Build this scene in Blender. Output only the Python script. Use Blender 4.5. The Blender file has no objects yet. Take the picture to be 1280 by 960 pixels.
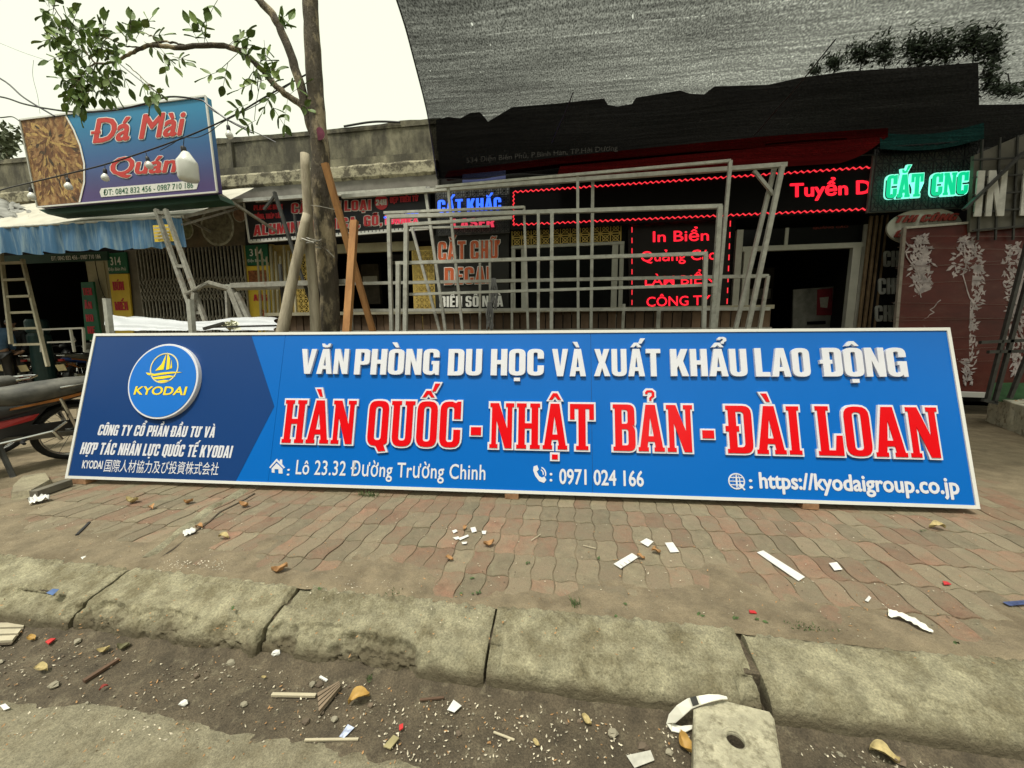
import bpy, math, random, unicodedata
from mathutils import Vector, Matrix, noise
from mathutils.geometry import tessellate_polygon
R = random.Random(7)
sc = bpy.context.scene
col = sc.collection

# ------------------------------------------------------------ camera
FPX, PITCH, YAW, ROLL, HC = 470.0, .1329, .1498, -.0063, 1.2054
_F = Vector((-math.sin(YAW)*math.cos(PITCH), math.cos(YAW)*math.cos(PITCH), -math.sin(PITCH)))
_r = Vector((math.cos(YAW), math.sin(YAW), 0)); _u = _r.cross(_F)
_R = _r*math.cos(ROLL) + _u*math.sin(ROLL); _U = -_r*math.sin(ROLL) + _u*math.cos(ROLL)
CAM = Vector((0, 0, HC))
cd = bpy.data.cameras.new('camera'); co = bpy.data.objects.new('camera', cd); col.objects.link(co)
cd.sensor_width = 36; cd.lens = FPX/1280*36; cd.clip_end = 500; cd.clip_start = .05
m = Matrix((_R, _U, -_F)).transposed().to_4x4(); m.translation = CAM; co.matrix_world = m
sc.camera = co

# ------------------------------------------------------------ light
w = bpy.data.worlds.new("World"); sc.world = w; w.use_nodes = True
nt = w.node_tree; bg = nt.nodes['Background']
sky = nt.nodes.new('ShaderNodeTexSky'); sky.sky_type = 'NISHITA'; sky.sun_disc = False
sky.sun_elevation = math.radians(68); sky.sun_rotation = math.radians(200); sky.dust_density = 6; sky.air_density = 1.2
hs = nt.nodes.new('ShaderNodeHueSaturation'); hs.inputs['Saturation'].default_value = .12
mx = nt.nodes.new('ShaderNodeMixRGB'); mx.inputs[0].default_value = .65; mx.inputs[2].default_value = (11.2, 11.6, 9.0, 1)
nt.links.new(sky.outputs[0], hs.inputs['Color']); nt.links.new(hs.outputs[0], mx.inputs[1])
nt.links.new(mx.outputs[0], bg.inputs['Color']); bg.inputs['Strength'].default_value = .09
sl = bpy.data.lights.new('sun', 'SUN'); sl.energy = 2.6; sl.angle = math.radians(10); sl.color = (1, .95, .84)
so = bpy.data.objects.new('sun', sl); col.objects.link(so)
_el, _az = math.radians(68), math.radians(200)     # sun behind and to the left of the camera
_d = Vector((math.sin(_az)*math.cos(_el), math.cos(_az)*math.cos(_el), math.sin(_el)))
so.rotation_euler = (-_d).to_track_quat('-Z', 'Y').to_euler(); so.location = (-3, -6, 12)
sc.view_settings.view_transform = 'Standard'; sc.view_settings.look = 'None'; sc.view_settings.exposure = .46
sc.cycles.transparent_max_bounces = 12; sc.cycles.max_bounces = 6

# ------------------------------------------------------------ positions: where the line of sight of a point meets a real surface
def ray(x, y): return _F + _R*((x-640)/FPX) - _U*((y-480)/FPX)
def P(x, y, Y):                       # on the upright plane at depth Y
    d = ray(x, y); return CAM + d*(Y/d.y)
def G(x, y, z=0.0):                   # on the level plane at height z
    d = ray(x, y); return CAM + d*((z-HC)/d.z)
def proj(p):
    d = Vector(p)-CAM; z = d.dot(_F); return (640+FPX*d.dot(_R)/z, 480-FPX*d.dot(_U)/z, z)

# ------------------------------------------------------------ materials
def new_mat(name):
    m = bpy.data.materials.new(name); m.use_nodes = True
    return m, m.node_tree, m.node_tree.nodes['Principled BSDF']
def c4(c): return (c[0], c[1], c[2], 1)
def mat(name, col, rough=.7, metal=0, var=.25, scale=6, bump=.0, bscale=60, stretch=(1,1,1), col2=None, c2pos=.6, c2w=.12, c2scale=None, spec=.4, coat=0, detail=5, rnd=0, speck=0, sscale=140):
    m, t, b = new_mat(name); N = t.nodes; L = t.links
    tc = N.new('ShaderNodeTexCoord'); mp = N.new('ShaderNodeMapping'); mp.inputs['Scale'].default_value = stretch
    L.new(tc.outputs['Object'], mp.inputs['Vector'])
    vec = mp.outputs[0]
    if rnd:
        oi = N.new('ShaderNodeObjectInfo'); va = N.new('ShaderNodeVectorMath'); va.operation = 'ADD'
        ml = N.new('ShaderNodeMath'); ml.operation = 'MULTIPLY'; ml.inputs[1].default_value = 37
        L.new(oi.outputs['Random'], ml.inputs[0]); L.new(vec, va.inputs[0]); L.new(ml.outputs[0], va.inputs[1]); vec = va.outputs[0]
    n = N.new('ShaderNodeTexNoise'); n.inputs['Scale'].default_value = scale; n.inputs['Detail'].default_value = detail; n.inputs['Roughness'].default_value = .65
    L.new(vec, n.inputs['Vector'])
    r = N.new('ShaderNodeValToRGB'); e = r.color_ramp.elements
    e[0].position = .3; e[1].position = .7
    e[0].color = c4([v*(1-var) for v in col]); e[1].color = c4([min(1, v*(1+var)) for v in col])
    L.new(n.outputs['Fac'], r.inputs[0]); out = r.outputs[0]
    if col2 is not None:
        n2 = N.new('ShaderNodeTexNoise'); n2.inputs['Scale'].default_value = c2scale or scale*.6; n2.inputs['Detail'].default_value = 7; n2.inputs['Roughness'].default_value = .7
        L.new(vec, n2.inputs['Vector'])
        mr = N.new('ShaderNodeMapRange'); mr.inputs[1].default_value = c2pos-c2w; mr.inputs[2].default_value = c2pos+c2w
        L.new(n2.outputs['Fac'], mr.inputs[0])
        x = N.new('ShaderNodeMixRGB'); x.inputs[2].default_value = c4(col2); L.new(mr.outputs[0], x.inputs[0]); L.new(out, x.inputs[1]); out = x.outputs[0]
    if rnd:
        h = N.new('ShaderNodeHueSaturation'); mr = N.new('ShaderNodeMapRange'); mr.inputs[3].default_value = 1-rnd; mr.inputs[4].default_value = 1+rnd
        L.new(oi.outputs['Random'], mr.inputs[0]); L.new(mr.outputs[0], h.inputs['Value']); L.new(out, h.inputs['Color']); out = h.outputs[0]
    if speck:
        n3 = N.new('ShaderNodeTexNoise'); n3.inputs['Scale'].default_value = sscale; n3.inputs['Detail'].default_value = 4; n3.inputs['Roughness'].default_value = .8
        L.new(vec, n3.inputs['Vector']); mr3 = N.new('ShaderNodeMapRange'); mr3.inputs[1].default_value = .35; mr3.inputs[2].default_value = .65; mr3.inputs[3].default_value = 1-speck; mr3.inputs[4].default_value = 1+speck
        L.new(n3.outputs['Fac'], mr3.inputs[0]); h3 = N.new('ShaderNodeHueSaturation'); L.new(mr3.outputs[0], h3.inputs['Value']); L.new(out, h3.inputs['Color']); out = h3.outputs[0]
    L.new(out, b.inputs['Base Color'])
    b.inputs['Roughness'].default_value = rough; b.inputs['Metallic'].default_value = metal
    b.inputs['Specular IOR Level'].default_value = spec; b.inputs['Coat Weight'].default_value = coat
    if bump:
        nb = N.new('ShaderNodeTexNoise'); nb.inputs['Scale'].default_value = bscale; nb.inputs['Detail'].default_value = 6; nb.inputs['Roughness'].default_value = .7
        L.new(vec, nb.inputs['Vector'])
        bp = N.new('ShaderNodeBump'); bp.inputs['Strength'].default_value = 1; bp.inputs['Distance'].default_value = bump
        L.new(nb.outputs['Fac'], bp.inputs['Height']); L.new(bp.outputs[0], b.inputs['Normal'])
    return m
def emis(name, col, s, base=None):
    m, t, b = new_mat(name); b.inputs['Base Color'].default_value = c4(base or col); b.inputs['Emission Color'].default_value = c4(col); b.inputs['Emission Strength'].default_value = s
    b.inputs['Roughness'].default_value = .6
    return m

# ------------------------------------------------------------ mesh building
class MB:
    def __init__(s): s.v = []; s.f = []; s.mi = []; s.cur = 0
    def add(s, vs, fs):
        o = len(s.v); s.v += [tuple(v) for v in vs]
        for f in fs: s.f.append(tuple(i+o for i in f)); s.mi.append(s.cur)
        return s
    def box(s, a, b):
        x0, x1 = sorted((a[0], b[0])); y0, y1 = sorted((a[1], b[1])); z0, z1 = sorted((a[2], b[2]))
        return s.add([(x0,y0,z0),(x1,y0,z0),(x1,y1,z0),(x0,y1,z0),(x0,y0,z1),(x1,y0,z1),(x1,y1,z1),(x0,y1,z1)],
                     [(0,3,2,1),(4,5,6,7),(0,1,5,4),(1,2,6,5),(2,3,7,6),(3,0,4,7)])
    def prism(s, pts, vec, c=None):   # polygon (seen from the front) pushed back along vec
        n = len(pts); vec = Vector(vec); pts = [Vector(p) for p in pts]
        fs = [tuple(range(n)), tuple(range(2*n-1, n-1, -1))] + [(i, i+n, (i+1) % n+n, (i+1) % n) for i in range(n)]
        return s.add(pts+[p+vec for p in pts], fs)
    def bar(s, a, b, w, h=None, up=(0,0,1), roll=0):
        a = Vector(a); b = Vector(b); h = h or w; d = (b-a).normalized(); up = Vector(up)
        if abs(d.dot(up)) > .95: up = Vector((0,1,0))
        x = d.cross(up).normalized(); y = x.cross(d).normalized()
        if roll: x, y = x*math.cos(roll)+y*math.sin(roll), y*math.cos(roll)-x*math.sin(roll)
        x = x*w/2; y = y*h/2
        return s.add([a-x-y, a+x-y, a+x+y, a-x+y, b-x-y, b+x-y, b+x+y, b-x+y], [(0,3,2,1),(4,5,6,7),(0,1,5,4),(1,2,6,5),(2,3,7,6),(3,0,4,7)])
    def tube(s, pts, r, n=8, cap=True):
        pts = [Vector(p) for p in pts]; k = len(pts)
        rs = r if isinstance(r, (list, tuple)) else [r]*k
        prev = None; rings = []; o = len(s.v)
        for i, p in enumerate(pts):
            d = (pts[min(i+1, k-1)]-pts[max(i-1, 0)])
            d = d.normalized() if d.length > 1e-9 else Vector((0,0,1))
            if prev is None:
                up = Vector((0,0,1)) if abs(d.z) < .9 else Vector((1,0,0)); x = d.cross(up).normalized()
            else: x = (prev - d*prev.dot(d)).normalized()
            prev = x; y = d.cross(x)
            rings.append([p + (x*math.cos(2*math.pi*j/n)+y*math.sin(2*math.pi*j/n))*rs[i] for j in range(n)])
        vs = [v for g in rings for v in g]; fs = []
        for i in range(k-1):
            for j in range(n): fs.append((i*n+j, i*n+(j+1) % n, (i+1)*n+(j+1) % n, (i+1)*n+j))
        if cap: fs += [tuple(range(n-1, -1, -1)), tuple(range((k-1)*n, k*n))]
        return s.add(vs, fs)
    def lathe(s, prof, c=(0,0,0), n=16, ax='z', cap=True):   # prof: (r, h)
        c = Vector(c); vs = []; fs = []
        for r, h in prof:
            for j in range(n):
                a = 2*math.pi*j/n; q = (r*math.cos(a), r*math.sin(a), h)
                if ax == 'y': q = (q[0], q[2], q[1])
                if ax == 'x': q = (q[2], q[0], q[1])
                vs.append(c+Vector(q))
        k = len(prof)
        for i in range(k-1):
            for j in range(n): fs.append((i*n+j, i*n+(j+1) % n, (i+1)*n+(j+1) % n, (i+1)*n+j))
        if cap: fs += [tuple(range(n-1, -1, -1)), tuple(range((k-1)*n, k*n))]
        return s.add(vs, fs)
    def grid(s, fn, nu, nv):
        vs = [fn(i/nu, j/nv) for j in range(nv+1) for i in range(nu+1)]
        return s.add(vs, [(j*(nu+1)+i, j*(nu+1)+i+1, (j+1)*(nu+1)+i+1, (j+1)*(nu+1)+i) for j in range(nv) for i in range(nu)])
    def mesh(s, name, mats, smooth=False, off=(0,0,0)):
        me = bpy.data.meshes.new(name); off = Vector(off)
        me.from_pydata([tuple(Vector(v)-off) for v in s.v], [], s.f)
        if not isinstance(mats, (list, tuple)): mats = [mats]
        for x in mats: me.materials.append(x)
        if len(mats) > 1: me.polygons.foreach_set('material_index', s.mi)
        if smooth: me.polygons.foreach_set('use_smooth', [True]*len(s.f))
        me.update(); return me
    def build(s, name, mats, parent=None, smooth=False, loc=None):
        off = Vector((0,0,0))
        if parent is not None: off = world_loc(parent)
        elif loc is not None: off = Vector(loc)
        o = bpy.data.objects.new(name, s.mesh(name, mats, smooth, off)); col.objects.link(o)
        if parent is not None: o.parent = parent
        elif loc is not None: o.location = loc
        return o
def world_loc(o):
    v = Vector((0,0,0))
    while o is not None: v += o.location; o = o.parent
    return v
def tag(o, label=None, cat=None, group=None, kind=None):
    if label: o['label'] = label
    if cat: o['category'] = cat
    if group: o['group'] = group
    if kind: o['kind'] = kind
    return o
def thing(name, label, cat, loc=(0,0,0), group=None, kind=None):
    o = bpy.data.objects.new(name, None); col.objects.link(o); o.location = loc; o.empty_display_size = .1
    return tag(o, label, cat, group, kind)
def copy_tree(o, parent=None):
    c = o.copy(); col.objects.link(c); c.parent = parent
    for ch in [x for x in bpy.data.objects if x.parent == o]: copy_tree(ch, c)
    return c
def kids(o): return [x for x in bpy.data.objects if x.parent == o]
def copy_part(o, parent, loc=None):
    c = o.copy(); col.objects.link(c); c.parent = parent
    if loc is not None: c.location = loc
    return c

# ------------------------------------------------------------ lettering: own condensed capitals (plain and slab) as outlines
def rp(pts, seg=4):                  # polygon with rounded corners (x, y[, radius])
    out = []; n = len(pts)
    for i, p in enumerate(pts):
        if len(p) < 3 or p[2] <= 0: out.append((p[0], p[1])); continue
        a = Vector(pts[i-1][:2]); b = Vector(p[:2]); c = Vector(pts[(i+1) % n][:2])
        d1 = (a-b).normalized(); d2 = (c-b).normalized(); r = p[2]
        p1 = b+d1*r; p2 = b+d2*r
        for k in range(seg+1):
            t = k/seg; q = p1*(1-t)**2*1 + b*2*t*(1-t) + p2*t*t
            out.append((q.x, q.y))
    return out
def refl(poly, W): return [(W-p[0],)+tuple(p[1:]) for p in reversed(poly)]
def sans_glyphs():
    w = .175; W = .46; g = {}
    g['H'] = (W, [[[(0,0),(w,0),(w,.42),(W-w,.42),(W-w,0),(W,0),(W,1),(W-w,1),(W-w,.58),(w,.58),(w,1),(0,1)]]])
    g['N'] = (W, [[[(0,0),(.15,0),(.15,.56),(W-.17,0),(W,0),(W,1),(W-.15,1),(W-.15,.46),(.17,1),(0,1)]]])
    g['V'] = (.5, [[[(.155,0),(.345,0),(.5,1),(.325,1),(.25,.33),(.175,1),(0,1)]]])
    g['A'] = (.5, [[[(0,0),(.17,0),(.195,.19),(.305,.19),(.33,0),(.5,0),(.355,1),(.145,1)], [(.213,.33),(.287,.33),(.25,.72)]]])
    g['P'] = (.44, [[[(0,0),(w,0),(w,.38),(.44,.38,.14),(.44,1,.14),(0,1)], [(w,.52),(.275,.52,.04),(.275,.86,.04),(w,.86)]]])
    g['B'] = (.45, [[[(0,0),(.45,0,.14),(.45,.5,.1),(.41,.53),(.45,.56,.05),(.44,1,.14),(0,1)], [(w,.14),(.28,.14,.04),(.28,.45,.04),(w,.45)], [(w,.59),(.27,.59,.04),(.27,.86,.04),(w,.86)]]])
    g['R'] = (.46, [[[(0,0),(w,0),(w,.4),(.22,.4),(.28,0),(.46,0),(.4,.42),(.36,.48),(.45,.52,.05),(.45,1,.14),(0,1)], [(w,.54),(.275,.54,.04),(.275,.86,.04),(w,.86)]]])
    g['O'] = (W, [[[(0,0,.2),(W,0,.2),(W,1,.2),(0,1,.2)], [(w,.15,.05),(W-w,.15,.05),(W-w,.85,.05),(w,.85,.05)]]])
    g['Q'] = (W, [[[(0,0,.2),(.2,0),(.26,-.1),(.44,-.1),(.36,.02),(W,.06,.1),(W,1,.2),(0,1,.2)], [(w,.15,.05),(W-w,.15,.05),(W-w,.85,.05),(w,.85,.05)]]])
    g['C'] = (W, [[[(0,0,.2),(W,0,.2),(W,.38),(W-w,.38),(W-w,.14,.05),(w,.14,.05),(w,.86,.05),(W-w,.86,.05),(W-w,.63),(W,.63),(W,1,.2),(0,1,.2)]]])
    g['G'] = (W, [[[(0,0,.2),(.3,0,.08),(.34,.07),(.36,0),(W,0),(W,.53),(.24,.53),(.24,.4),(W-w,.4),(W-w,.14,.05),(w,.14,.05),(w,.86,.05),(W-w,.86,.05),(W-w,.67),(W,.67),(W,1,.2),(0,1,.2)]]])
    g['D'] = (W, [[[(0,0),(W,0,.17),(W,1,.17),(0,1)], [(w,.15),(W-w,.15,.05),(W-w,.85,.05),(w,.85)]]])
    g['Đ'] = (W, [[[(0,0),(W,0,.17),(W,1,.17),(0,1),(0,.58),(-.07,.58),(-.07,.44),(0,.44)], [(w,.15),(W-w,.15,.05),(W-w,.85,.05),(w,.85),(w,.58),(w+.055,.58),(w+.055,.44),(w,.44)]]])
    g['U'] = (W, [[[(0,0,.2),(W,0,.2),(W,1),(W-w,1),(W-w,.15,.05),(w,.15,.05),(w,1),(0,1)]]])
    g['X'] = (.5, [[[(0,0),(.175,0),(.25,.3),(.325,0),(.5,0),(.345,.51),(.485,1),(.31,1),(.25,.72),(.19,1),(.015,1),(.155,.51)]]])
    g['T'] = (.44, [[[(.132,0),(.308,0),(.308,.84),(.44,.84),(.44,1),(0,1),(0,.84),(.132,.84)]]])
    g['K'] = (.49, [[[(0,0),(w,0),(w,.3),(.215,.38),(.305,0),(.49,0),(.345,.55),(.48,1),(.3,1),(w,.62),(w,1),(0,1)]]])
    g['L'] = (.38, [[[(0,0),(.38,0),(.38,.16),(w,.16),(w,1),(0,1)]]])
    g['E'] = (.38, [[[(0,0),(.38,0),(.38,.15),(w,.15),(w,.43),(.35,.43),(.35,.57),(w,.57),(w,.85),(.38,.85),(.38,1),(0,1)]]])
    g['F'] = (.38, [[[(0,0),(w,0),(w,.42),(.35,.42),(.35,.57),(w,.57),(w,.85),(.38,.85),(.38,1),(0,1)]]])
    g['I'] = (w, [[[(0,0),(w,0),(w,1),(0,1)]]])
    g['M'] = (.62, [[[(0,0),(.15,0),(.15,.6),(.25,0),(.37,0),(.47,.6),(.47,0),(.62,0),(.62,1),(.41,1),(.31,.45),(.21,1),(0,1)]]])
    g['S'] = (.45, [[[(0,0,.18),(.45,0,.18),(.45,.52,.13),(w,.64),(w,.86,.03),(.28,.86,.03),(.28,.7),(.44,.7),(.44,1,.18),(0,1,.18),(0,.5,.13),(.275,.4),(.275,.14,.03),(w,.14,.03),(w,.32),(0,.32)]]])
    g['Y'] = (.5, [[[(.163,0),(.337,0),(.337,.38),(.5,1),(.32,1),(.25,.6),(.18,1),(0,1),(.163,.38)]]])
    g['-'] = (.24, [[[(0,.36),(.24,.36),(.24,.52),(0,.52)]]])
    g[','] = (.16, [[[(.03,-.16),(.1,-.12),(.16,0),(.16,.16),(0,.16),(0,0),(.06,0)]]])
    g[':'] = (.15, [[[(0,0),(.15,0),(.15,.16),(0,.16)]], [[(0,.4),(.15,.4),(.15,.56),(0,.56)]]])
    g['.'] = (.15, [[[(0,0),(.15,0),(.15,.16),(0,.16)]]])
    g['2'] = (.44, [[[(0,0),(.44,0),(.44,.15),(.2,.15),(.44,.55),(.44,1,.18),(0,1,.18),(0,.66),(.165,.66),(.165,.86,.03),(.275,.86,.03),(.275,.58),(0,.16)]]])
    g['4'] = (.46, [[[(.25,0),(.41,0),(.41,.2),(.46,.2),(.46,.34),(.41,.34),(.41,1),(.22,1),(0,.34),(0,.2),(.25,.2)], [(.13,.34),(.25,.34),(.25,.72)]]])
    return g
def slab_glyphs():
    w = .19; W = .6; e = .05; b = .11; g = {}
    def stem(x0, x1, up=True):      # right and left serif offsets included by caller
        pass
    g['H'] = (W, [[[(0,0),(.27,0),(.27,b),(.235,b),(.235,.43),(.365,.43),(.365,b),(.33,b),(.33,0),(W,0),(W,b),(W-.045,b),(W-.045,1-b),(W,1-b),(W,1),(.33,1),(.33,1-b),(.365,1-b),(.365,.57),(.235,.57),(.235,1-b),(.27,1-b),(.27,1),(0,1),(0,1-b),(.045,1-b),(.045,b),(0,b)]]])
    g['A'] = (.62, [[[(0,0),(.26,0),(.26,b),(.235,b),(.25,.2),(.37,.2),(.385,b),(.36,b),(.36,0),(.62,0),(.62,b),(.58,b),(.43,1),(.19,1),(.04,b),(0,b)], [(.268,.34),(.352,.34),(.31,.72)]]])
    g['N'] = (.62, [[[(0,0),(.23,0),(.23,b),(.19,b),(.19,.6),(.38,0),(.575,0),(.575,1-b),(.62,1-b),(.62,1),(.385,1),(.385,1-b),(.43,1-b),(.43,.44),(.24,1),(0,1),(0,1-b),(.045,1-b),(.045,b),(0,b)]]])
    g['Q'] = (.52, [[[(0,0,.2),(.22,0),(.26,-.06),(.3,-.12),(.5,-.1),(.44,.03),(.52,.06,.05),(.52,1,.2),(0,1,.2)], [(w,.15,.06),(.52-w,.15,.06),(.52-w,.85,.06),(w,.85,.06)]]])
    g['O'] = (.52, [[[(0,0,.21),(.52,0,.21),(.52,1,.21),(0,1,.21)], [(w,.14,.06),(.52-w,.14,.06),(.52-w,.86,.06),(w,.86,.06)]]])
    g['U'] = (.6, [[[(.045,0,.21),(.555,0,.21),(.555,1-b),(.6,1-b),(.6,1),(.33,1),(.33,1-b),(.37,1-b),(.37,.15,.06),(.23,.15,.06),(.23,1-b),(.27,1-b),(.27,1),(0,1),(0,1-b),(.045,1-b)]]])
    g['C'] = (.52, [[[(0,0,.21),(.52,0,.21),(.52,.4),(.33,.4),(.33,.14,.05),(w,.14,.05),(w,.86,.05),(.33,.86,.05),(.33,.6),(.52,.6),(.52,1),(.42,1),(.38,.97),(.3,1),(0,1,.21)]]])
    g['T'] = (.6, [[[(.14,0),(.46,0),(.46,b),(.4,b),(.4,.87),(.46,.87),(.46,.64),(.6,.64),(.6,1),(0,1),(0,.64),(.14,.64),(.14,.87),(.2,.87),(.2,b),(.14,b)]]])
    g['B'] = (.54, [[[(0,0),(.54,0,.16),(.54,.5,.1),(.5,.53),(.53,.56,.05),(.53,1,.16),(0,1),(0,1-b),(.045,1-b),(.045,b),(0,b)], [(.235,.14),(.35,.14,.04),(.35,.45,.04),(.235,.45)], [(.235,.59),(.34,.59,.04),(.34,.86,.04),(.235,.86)]]])
    g['Đ'] = (.57, [[[(0,0),(.56,0,.19),(.56,1,.19),(0,1),(0,1-b),(.045,1-b),(.045,.58),(-.02,.58),(-.02,.44),(.045,.44),(.045,b),(0,b)], [(.235,.15),(.37,.15,.06),(.37,.85,.06),(.235,.85),(.235,.58),(.29,.58),(.29,.44),(.235,.44)]]])
    g['I'] = (.28, [[[(0,0),(.28,0),(.28,b),(.235,b),(.235,1-b),(.28,1-b),(.28,1),(0,1),(0,1-b),(.045,1-b),(.045,b),(0,b)]]])
    g['L'] = (.52, [[[(0,0),(.52,0),(.52,.42),(.38,.42),(.34,.13),(.235,.13),(.235,1-b),(.29,1-b),(.29,1),(0,1),(0,1-b),(.045,1-b),(.045,b),(0,b)]]])
    g['-'] = (.3, [[[(0,.38),(.3,.38),(.3,.56),(0,.56)]]])
    return g
SANS, SLAB = sans_glyphs(), slab_glyphs()
def marks(base, comb, W, k=1.0):
    out = []; cx = W/2; y = 1.06; circ = '\u0302' in comb or '\u0306' in comb
    for c in comb:
        if c == '\u0302': out.append([[(cx-.17,y),(cx-.06,y),(cx,y+.07),(cx+.06,y),(cx+.17,y),(cx+.06,y+.17),(cx-.06,y+.17)]])
        if c == '\u0306': out.append([[(cx-.15,y+.16),(cx-.12,y+.03),(cx-.04,y),(cx+.04,y),(cx+.12,y+.03),(cx+.15,y+.16),(cx+.07,y+.16),(cx+.03,y+.09),(cx-.03,y+.09),(cx-.07,y+.16)]])
        x, yy = (cx+.13, y+.13) if circ else (cx, y)
        if c == '\u0301': out.append([[(x-.06,yy),(x+.04,yy),(x+.16,yy+.2),(x+.01,yy+.2)]])
        if c == '\u0300': out.append([[(x-.04,yy),(x+.06,yy),(x-.01,yy+.2),(x-.16,yy+.2)]])
        if c == '\u0309': out.append([[(x-.03,yy),(x+.05,yy),(x+.05,yy+.05),(x+.12,yy+.1),(x+.12,yy+.2),(x+.06,yy+.25),(x-.07,yy+.25),(x-.12,yy+.2),(x-.12,yy+.14),(x-.04,yy+.14),(x-.03,yy+.18),(x+.03,yy+.18),(x+.03,yy+.13),(x-.03,yy+.08)]])
        if c == '\u0303': out.append([[(cx-.17,y),(cx-.1,y),(cx-.06,y+.06),(cx+.06,y),(cx+.12,y+.02),(cx+.17,y+.14),(cx+.1,y+.14),(cx+.07,y+.08),(cx-.06,y+.15),(cx-.13,y+.12)]])
        if c == '\u0323': out.append([[(cx-.085,-.21),(cx+.085,-.21),(cx+.085,-.08),(cx-.085,-.08)]])
        if c == '\u031b': out.append([[(W-.02,.86),(W+.03,.9),(W+.03,1),(W+.13,1),(W+.13,.86),(W+.06,.76),(W-.02,.74)]])
    return out
def layout(text, font, gap=.075, space=.22):    # -> list of (x0, W, islands) and the full width
    x = 0; out = []
    for ch in text:
        if ch == ' ': x += space; continue
        if ch in 'Đ': b, cm = 'Đ', ''
        else:
            d = unicodedata.normalize('NFD', ch); b, cm = d[0], d[1:]
        gl = font.get(b) or SANS.get(b)
        W, isl = gl
        isl = [[rp(p) for p in i] for i in isl] + marks(b, cm, W)
        out.append((x, W, isl)); x += W + (.08 if '\u031b' in cm else 0) + gap
    return out, x-gap
def area(p): return sum(p[i-1][0]*p[i][1]-p[i][0]*p[i-1][1] for i in range(len(p)))/2
def clean(p):
    o = []
    for q in p:
        if not o or (abs(q[0]-o[-1][0])+abs(q[1]-o[-1][1])) > 1e-5: o.append(q)
    if abs(o[0][0]-o[-1][0])+abs(o[0][1]-o[-1][1]) < 1e-5: o.pop()
    return o
def grow(p, d):                                 # offset of a counter-clockwise polygon outwards (inwards for clockwise ones)
    n = len(p); out = []
    for i in range(n):
        a = Vector(p[i-1]); b = Vector(p[i]); c = Vector(p[(i+1) % n])
        e1 = (b-a).normalized(); e2 = (c-b).normalized()
        n1 = Vector((e1.y, -e1.x)); n2 = Vector((e2.y, -e2.x)); s = n1+n2
        if s.length < .3: s = n1
        s.normalize(); k = min(1.6, 1/max(.4, s.dot(n1)))
        out.append(tuple(b+s*d*k))
    return out
class Frame:
    def __init__(s, o, ex, ey, en): s.o = Vector(o); s.ex = Vector(ex); s.ey = Vector(ey); s.en = Vector(en)
    def __call__(s, a, b, c=0): return s.o+s.ex*a+s.ey*b+s.en*c
def raised(mb, islands, fr, d0, d1, off=0, chamfer=0):    # islands in frame coordinates -> solid from depth d0 to d1
    for isl in islands:
        loops = []
        for k, p in enumerate(isl):
            p = clean(p)
            if (area(p) < 0) != (k > 0): p = p[::-1]
            if off: p = grow(p, off)
            loops.append(p)
        top = [grow(p, -chamfer) if chamfer else p for p in loops]
        flat = [q for p in top for q in p]
        tris = tessellate_polygon([[Vector((q[0], q[1], 0)) for q in p] for p in top])
        vs = [fr(q[0], q[1], d1) for q in flat]
        fs = []
        for t in tris:
            a, b, c = [Vector(flat[i]) for i in t]
            fs.append(tuple(t) if (b-a).cross(c-a) > 0 else tuple(reversed(t)))
        mb.add(vs, fs)
        for p, q in zip(loops, top):
            n = len(p); vs = [fr(a[0], a[1], d0) for a in p]; k = 1
            if chamfer: vs += [fr(a[0], a[1], d1-chamfer) for a in p]; k = 2
            vs += [fr(a[0], a[1], d1) for a in q]
            mb.add(vs, [(j*n+i, j*n+(i+1) % n, (j+1)*n+(i+1) % n, (j+1)*n+i) for j in range(k) for i in range(n)])
def word_islands(text, font, x0, x1, y0, y1, shear=0, gap=.075, space=.22):
    lay, W = layout(text, font, gap, space); sx = (x1-x0)/W; sy = y1-y0
    return [[[[(x0+(gx+p[0]+shear*p[1])*sx, y0+p[1]*sy) for p in loop] for loop in isl] for isl in isls] for gx, gw, isls in lay]
def write(text, fr, x0, x1, y0, y1, m, parent, d0=.0, d1=.004, font=None, name='lettering', off=0, **k):
    mb = MB()
    for g in word_islands(text, font or SANS, x0, x1, y0, y1, **k): raised(mb, g, fr, d0, d1, off)
    return mb.build(name, m, parent)
_tc = {}
def text_mesh(s, bold=0, shear=0, spacing=1, eps=.002):
    c = bpy.data.curves.new('lettering', 'FONT'); c.body = s; c.offset = bold or eps; c.shear = shear; c.resolution_u = 3; c.space_character = spacing
    o = bpy.data.objects.new('lettering', c); col.objects.link(o)
    me = bpy.data.meshes.new_from_object(o.evaluated_get(bpy.context.evaluated_depsgraph_get()))
    bpy.data.objects.remove(o); bpy.data.curves.remove(c)
    return me
def bold_copies(me, bold, shear=0):       # heavier strokes: the same outlines again, a hair to each side and a hair deeper
    vs = [Vector((v.co.x+shear*v.co.y, v.co.y, 0)) for v in me.vertices]; fs = [tuple(p.vertices) for p in me.polygons]; out = []
    sh = [(0,0)] if bold <= 0 else [(0,0),(bold,0),(-bold,0),(0,bold*.8),(0,-bold*.8),(bold*.7,bold*.6),(-bold*.7,-bold*.6),(bold*.7,-bold*.6),(-bold*.7,bold*.6)]
    for k, (dx, dy) in enumerate(sh): out.append(([(v.x+dx, v.y+dy) for v in vs], fs, -.00012*k))
    ax = min(v.x for v in vs)-bold; bx = max(v.x for v in vs)+bold; ay = min(v.y for v in vs)-bold*.8; by = max(v.y for v in vs)+bold*.8
    return out, ax, bx, ay, by
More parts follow.
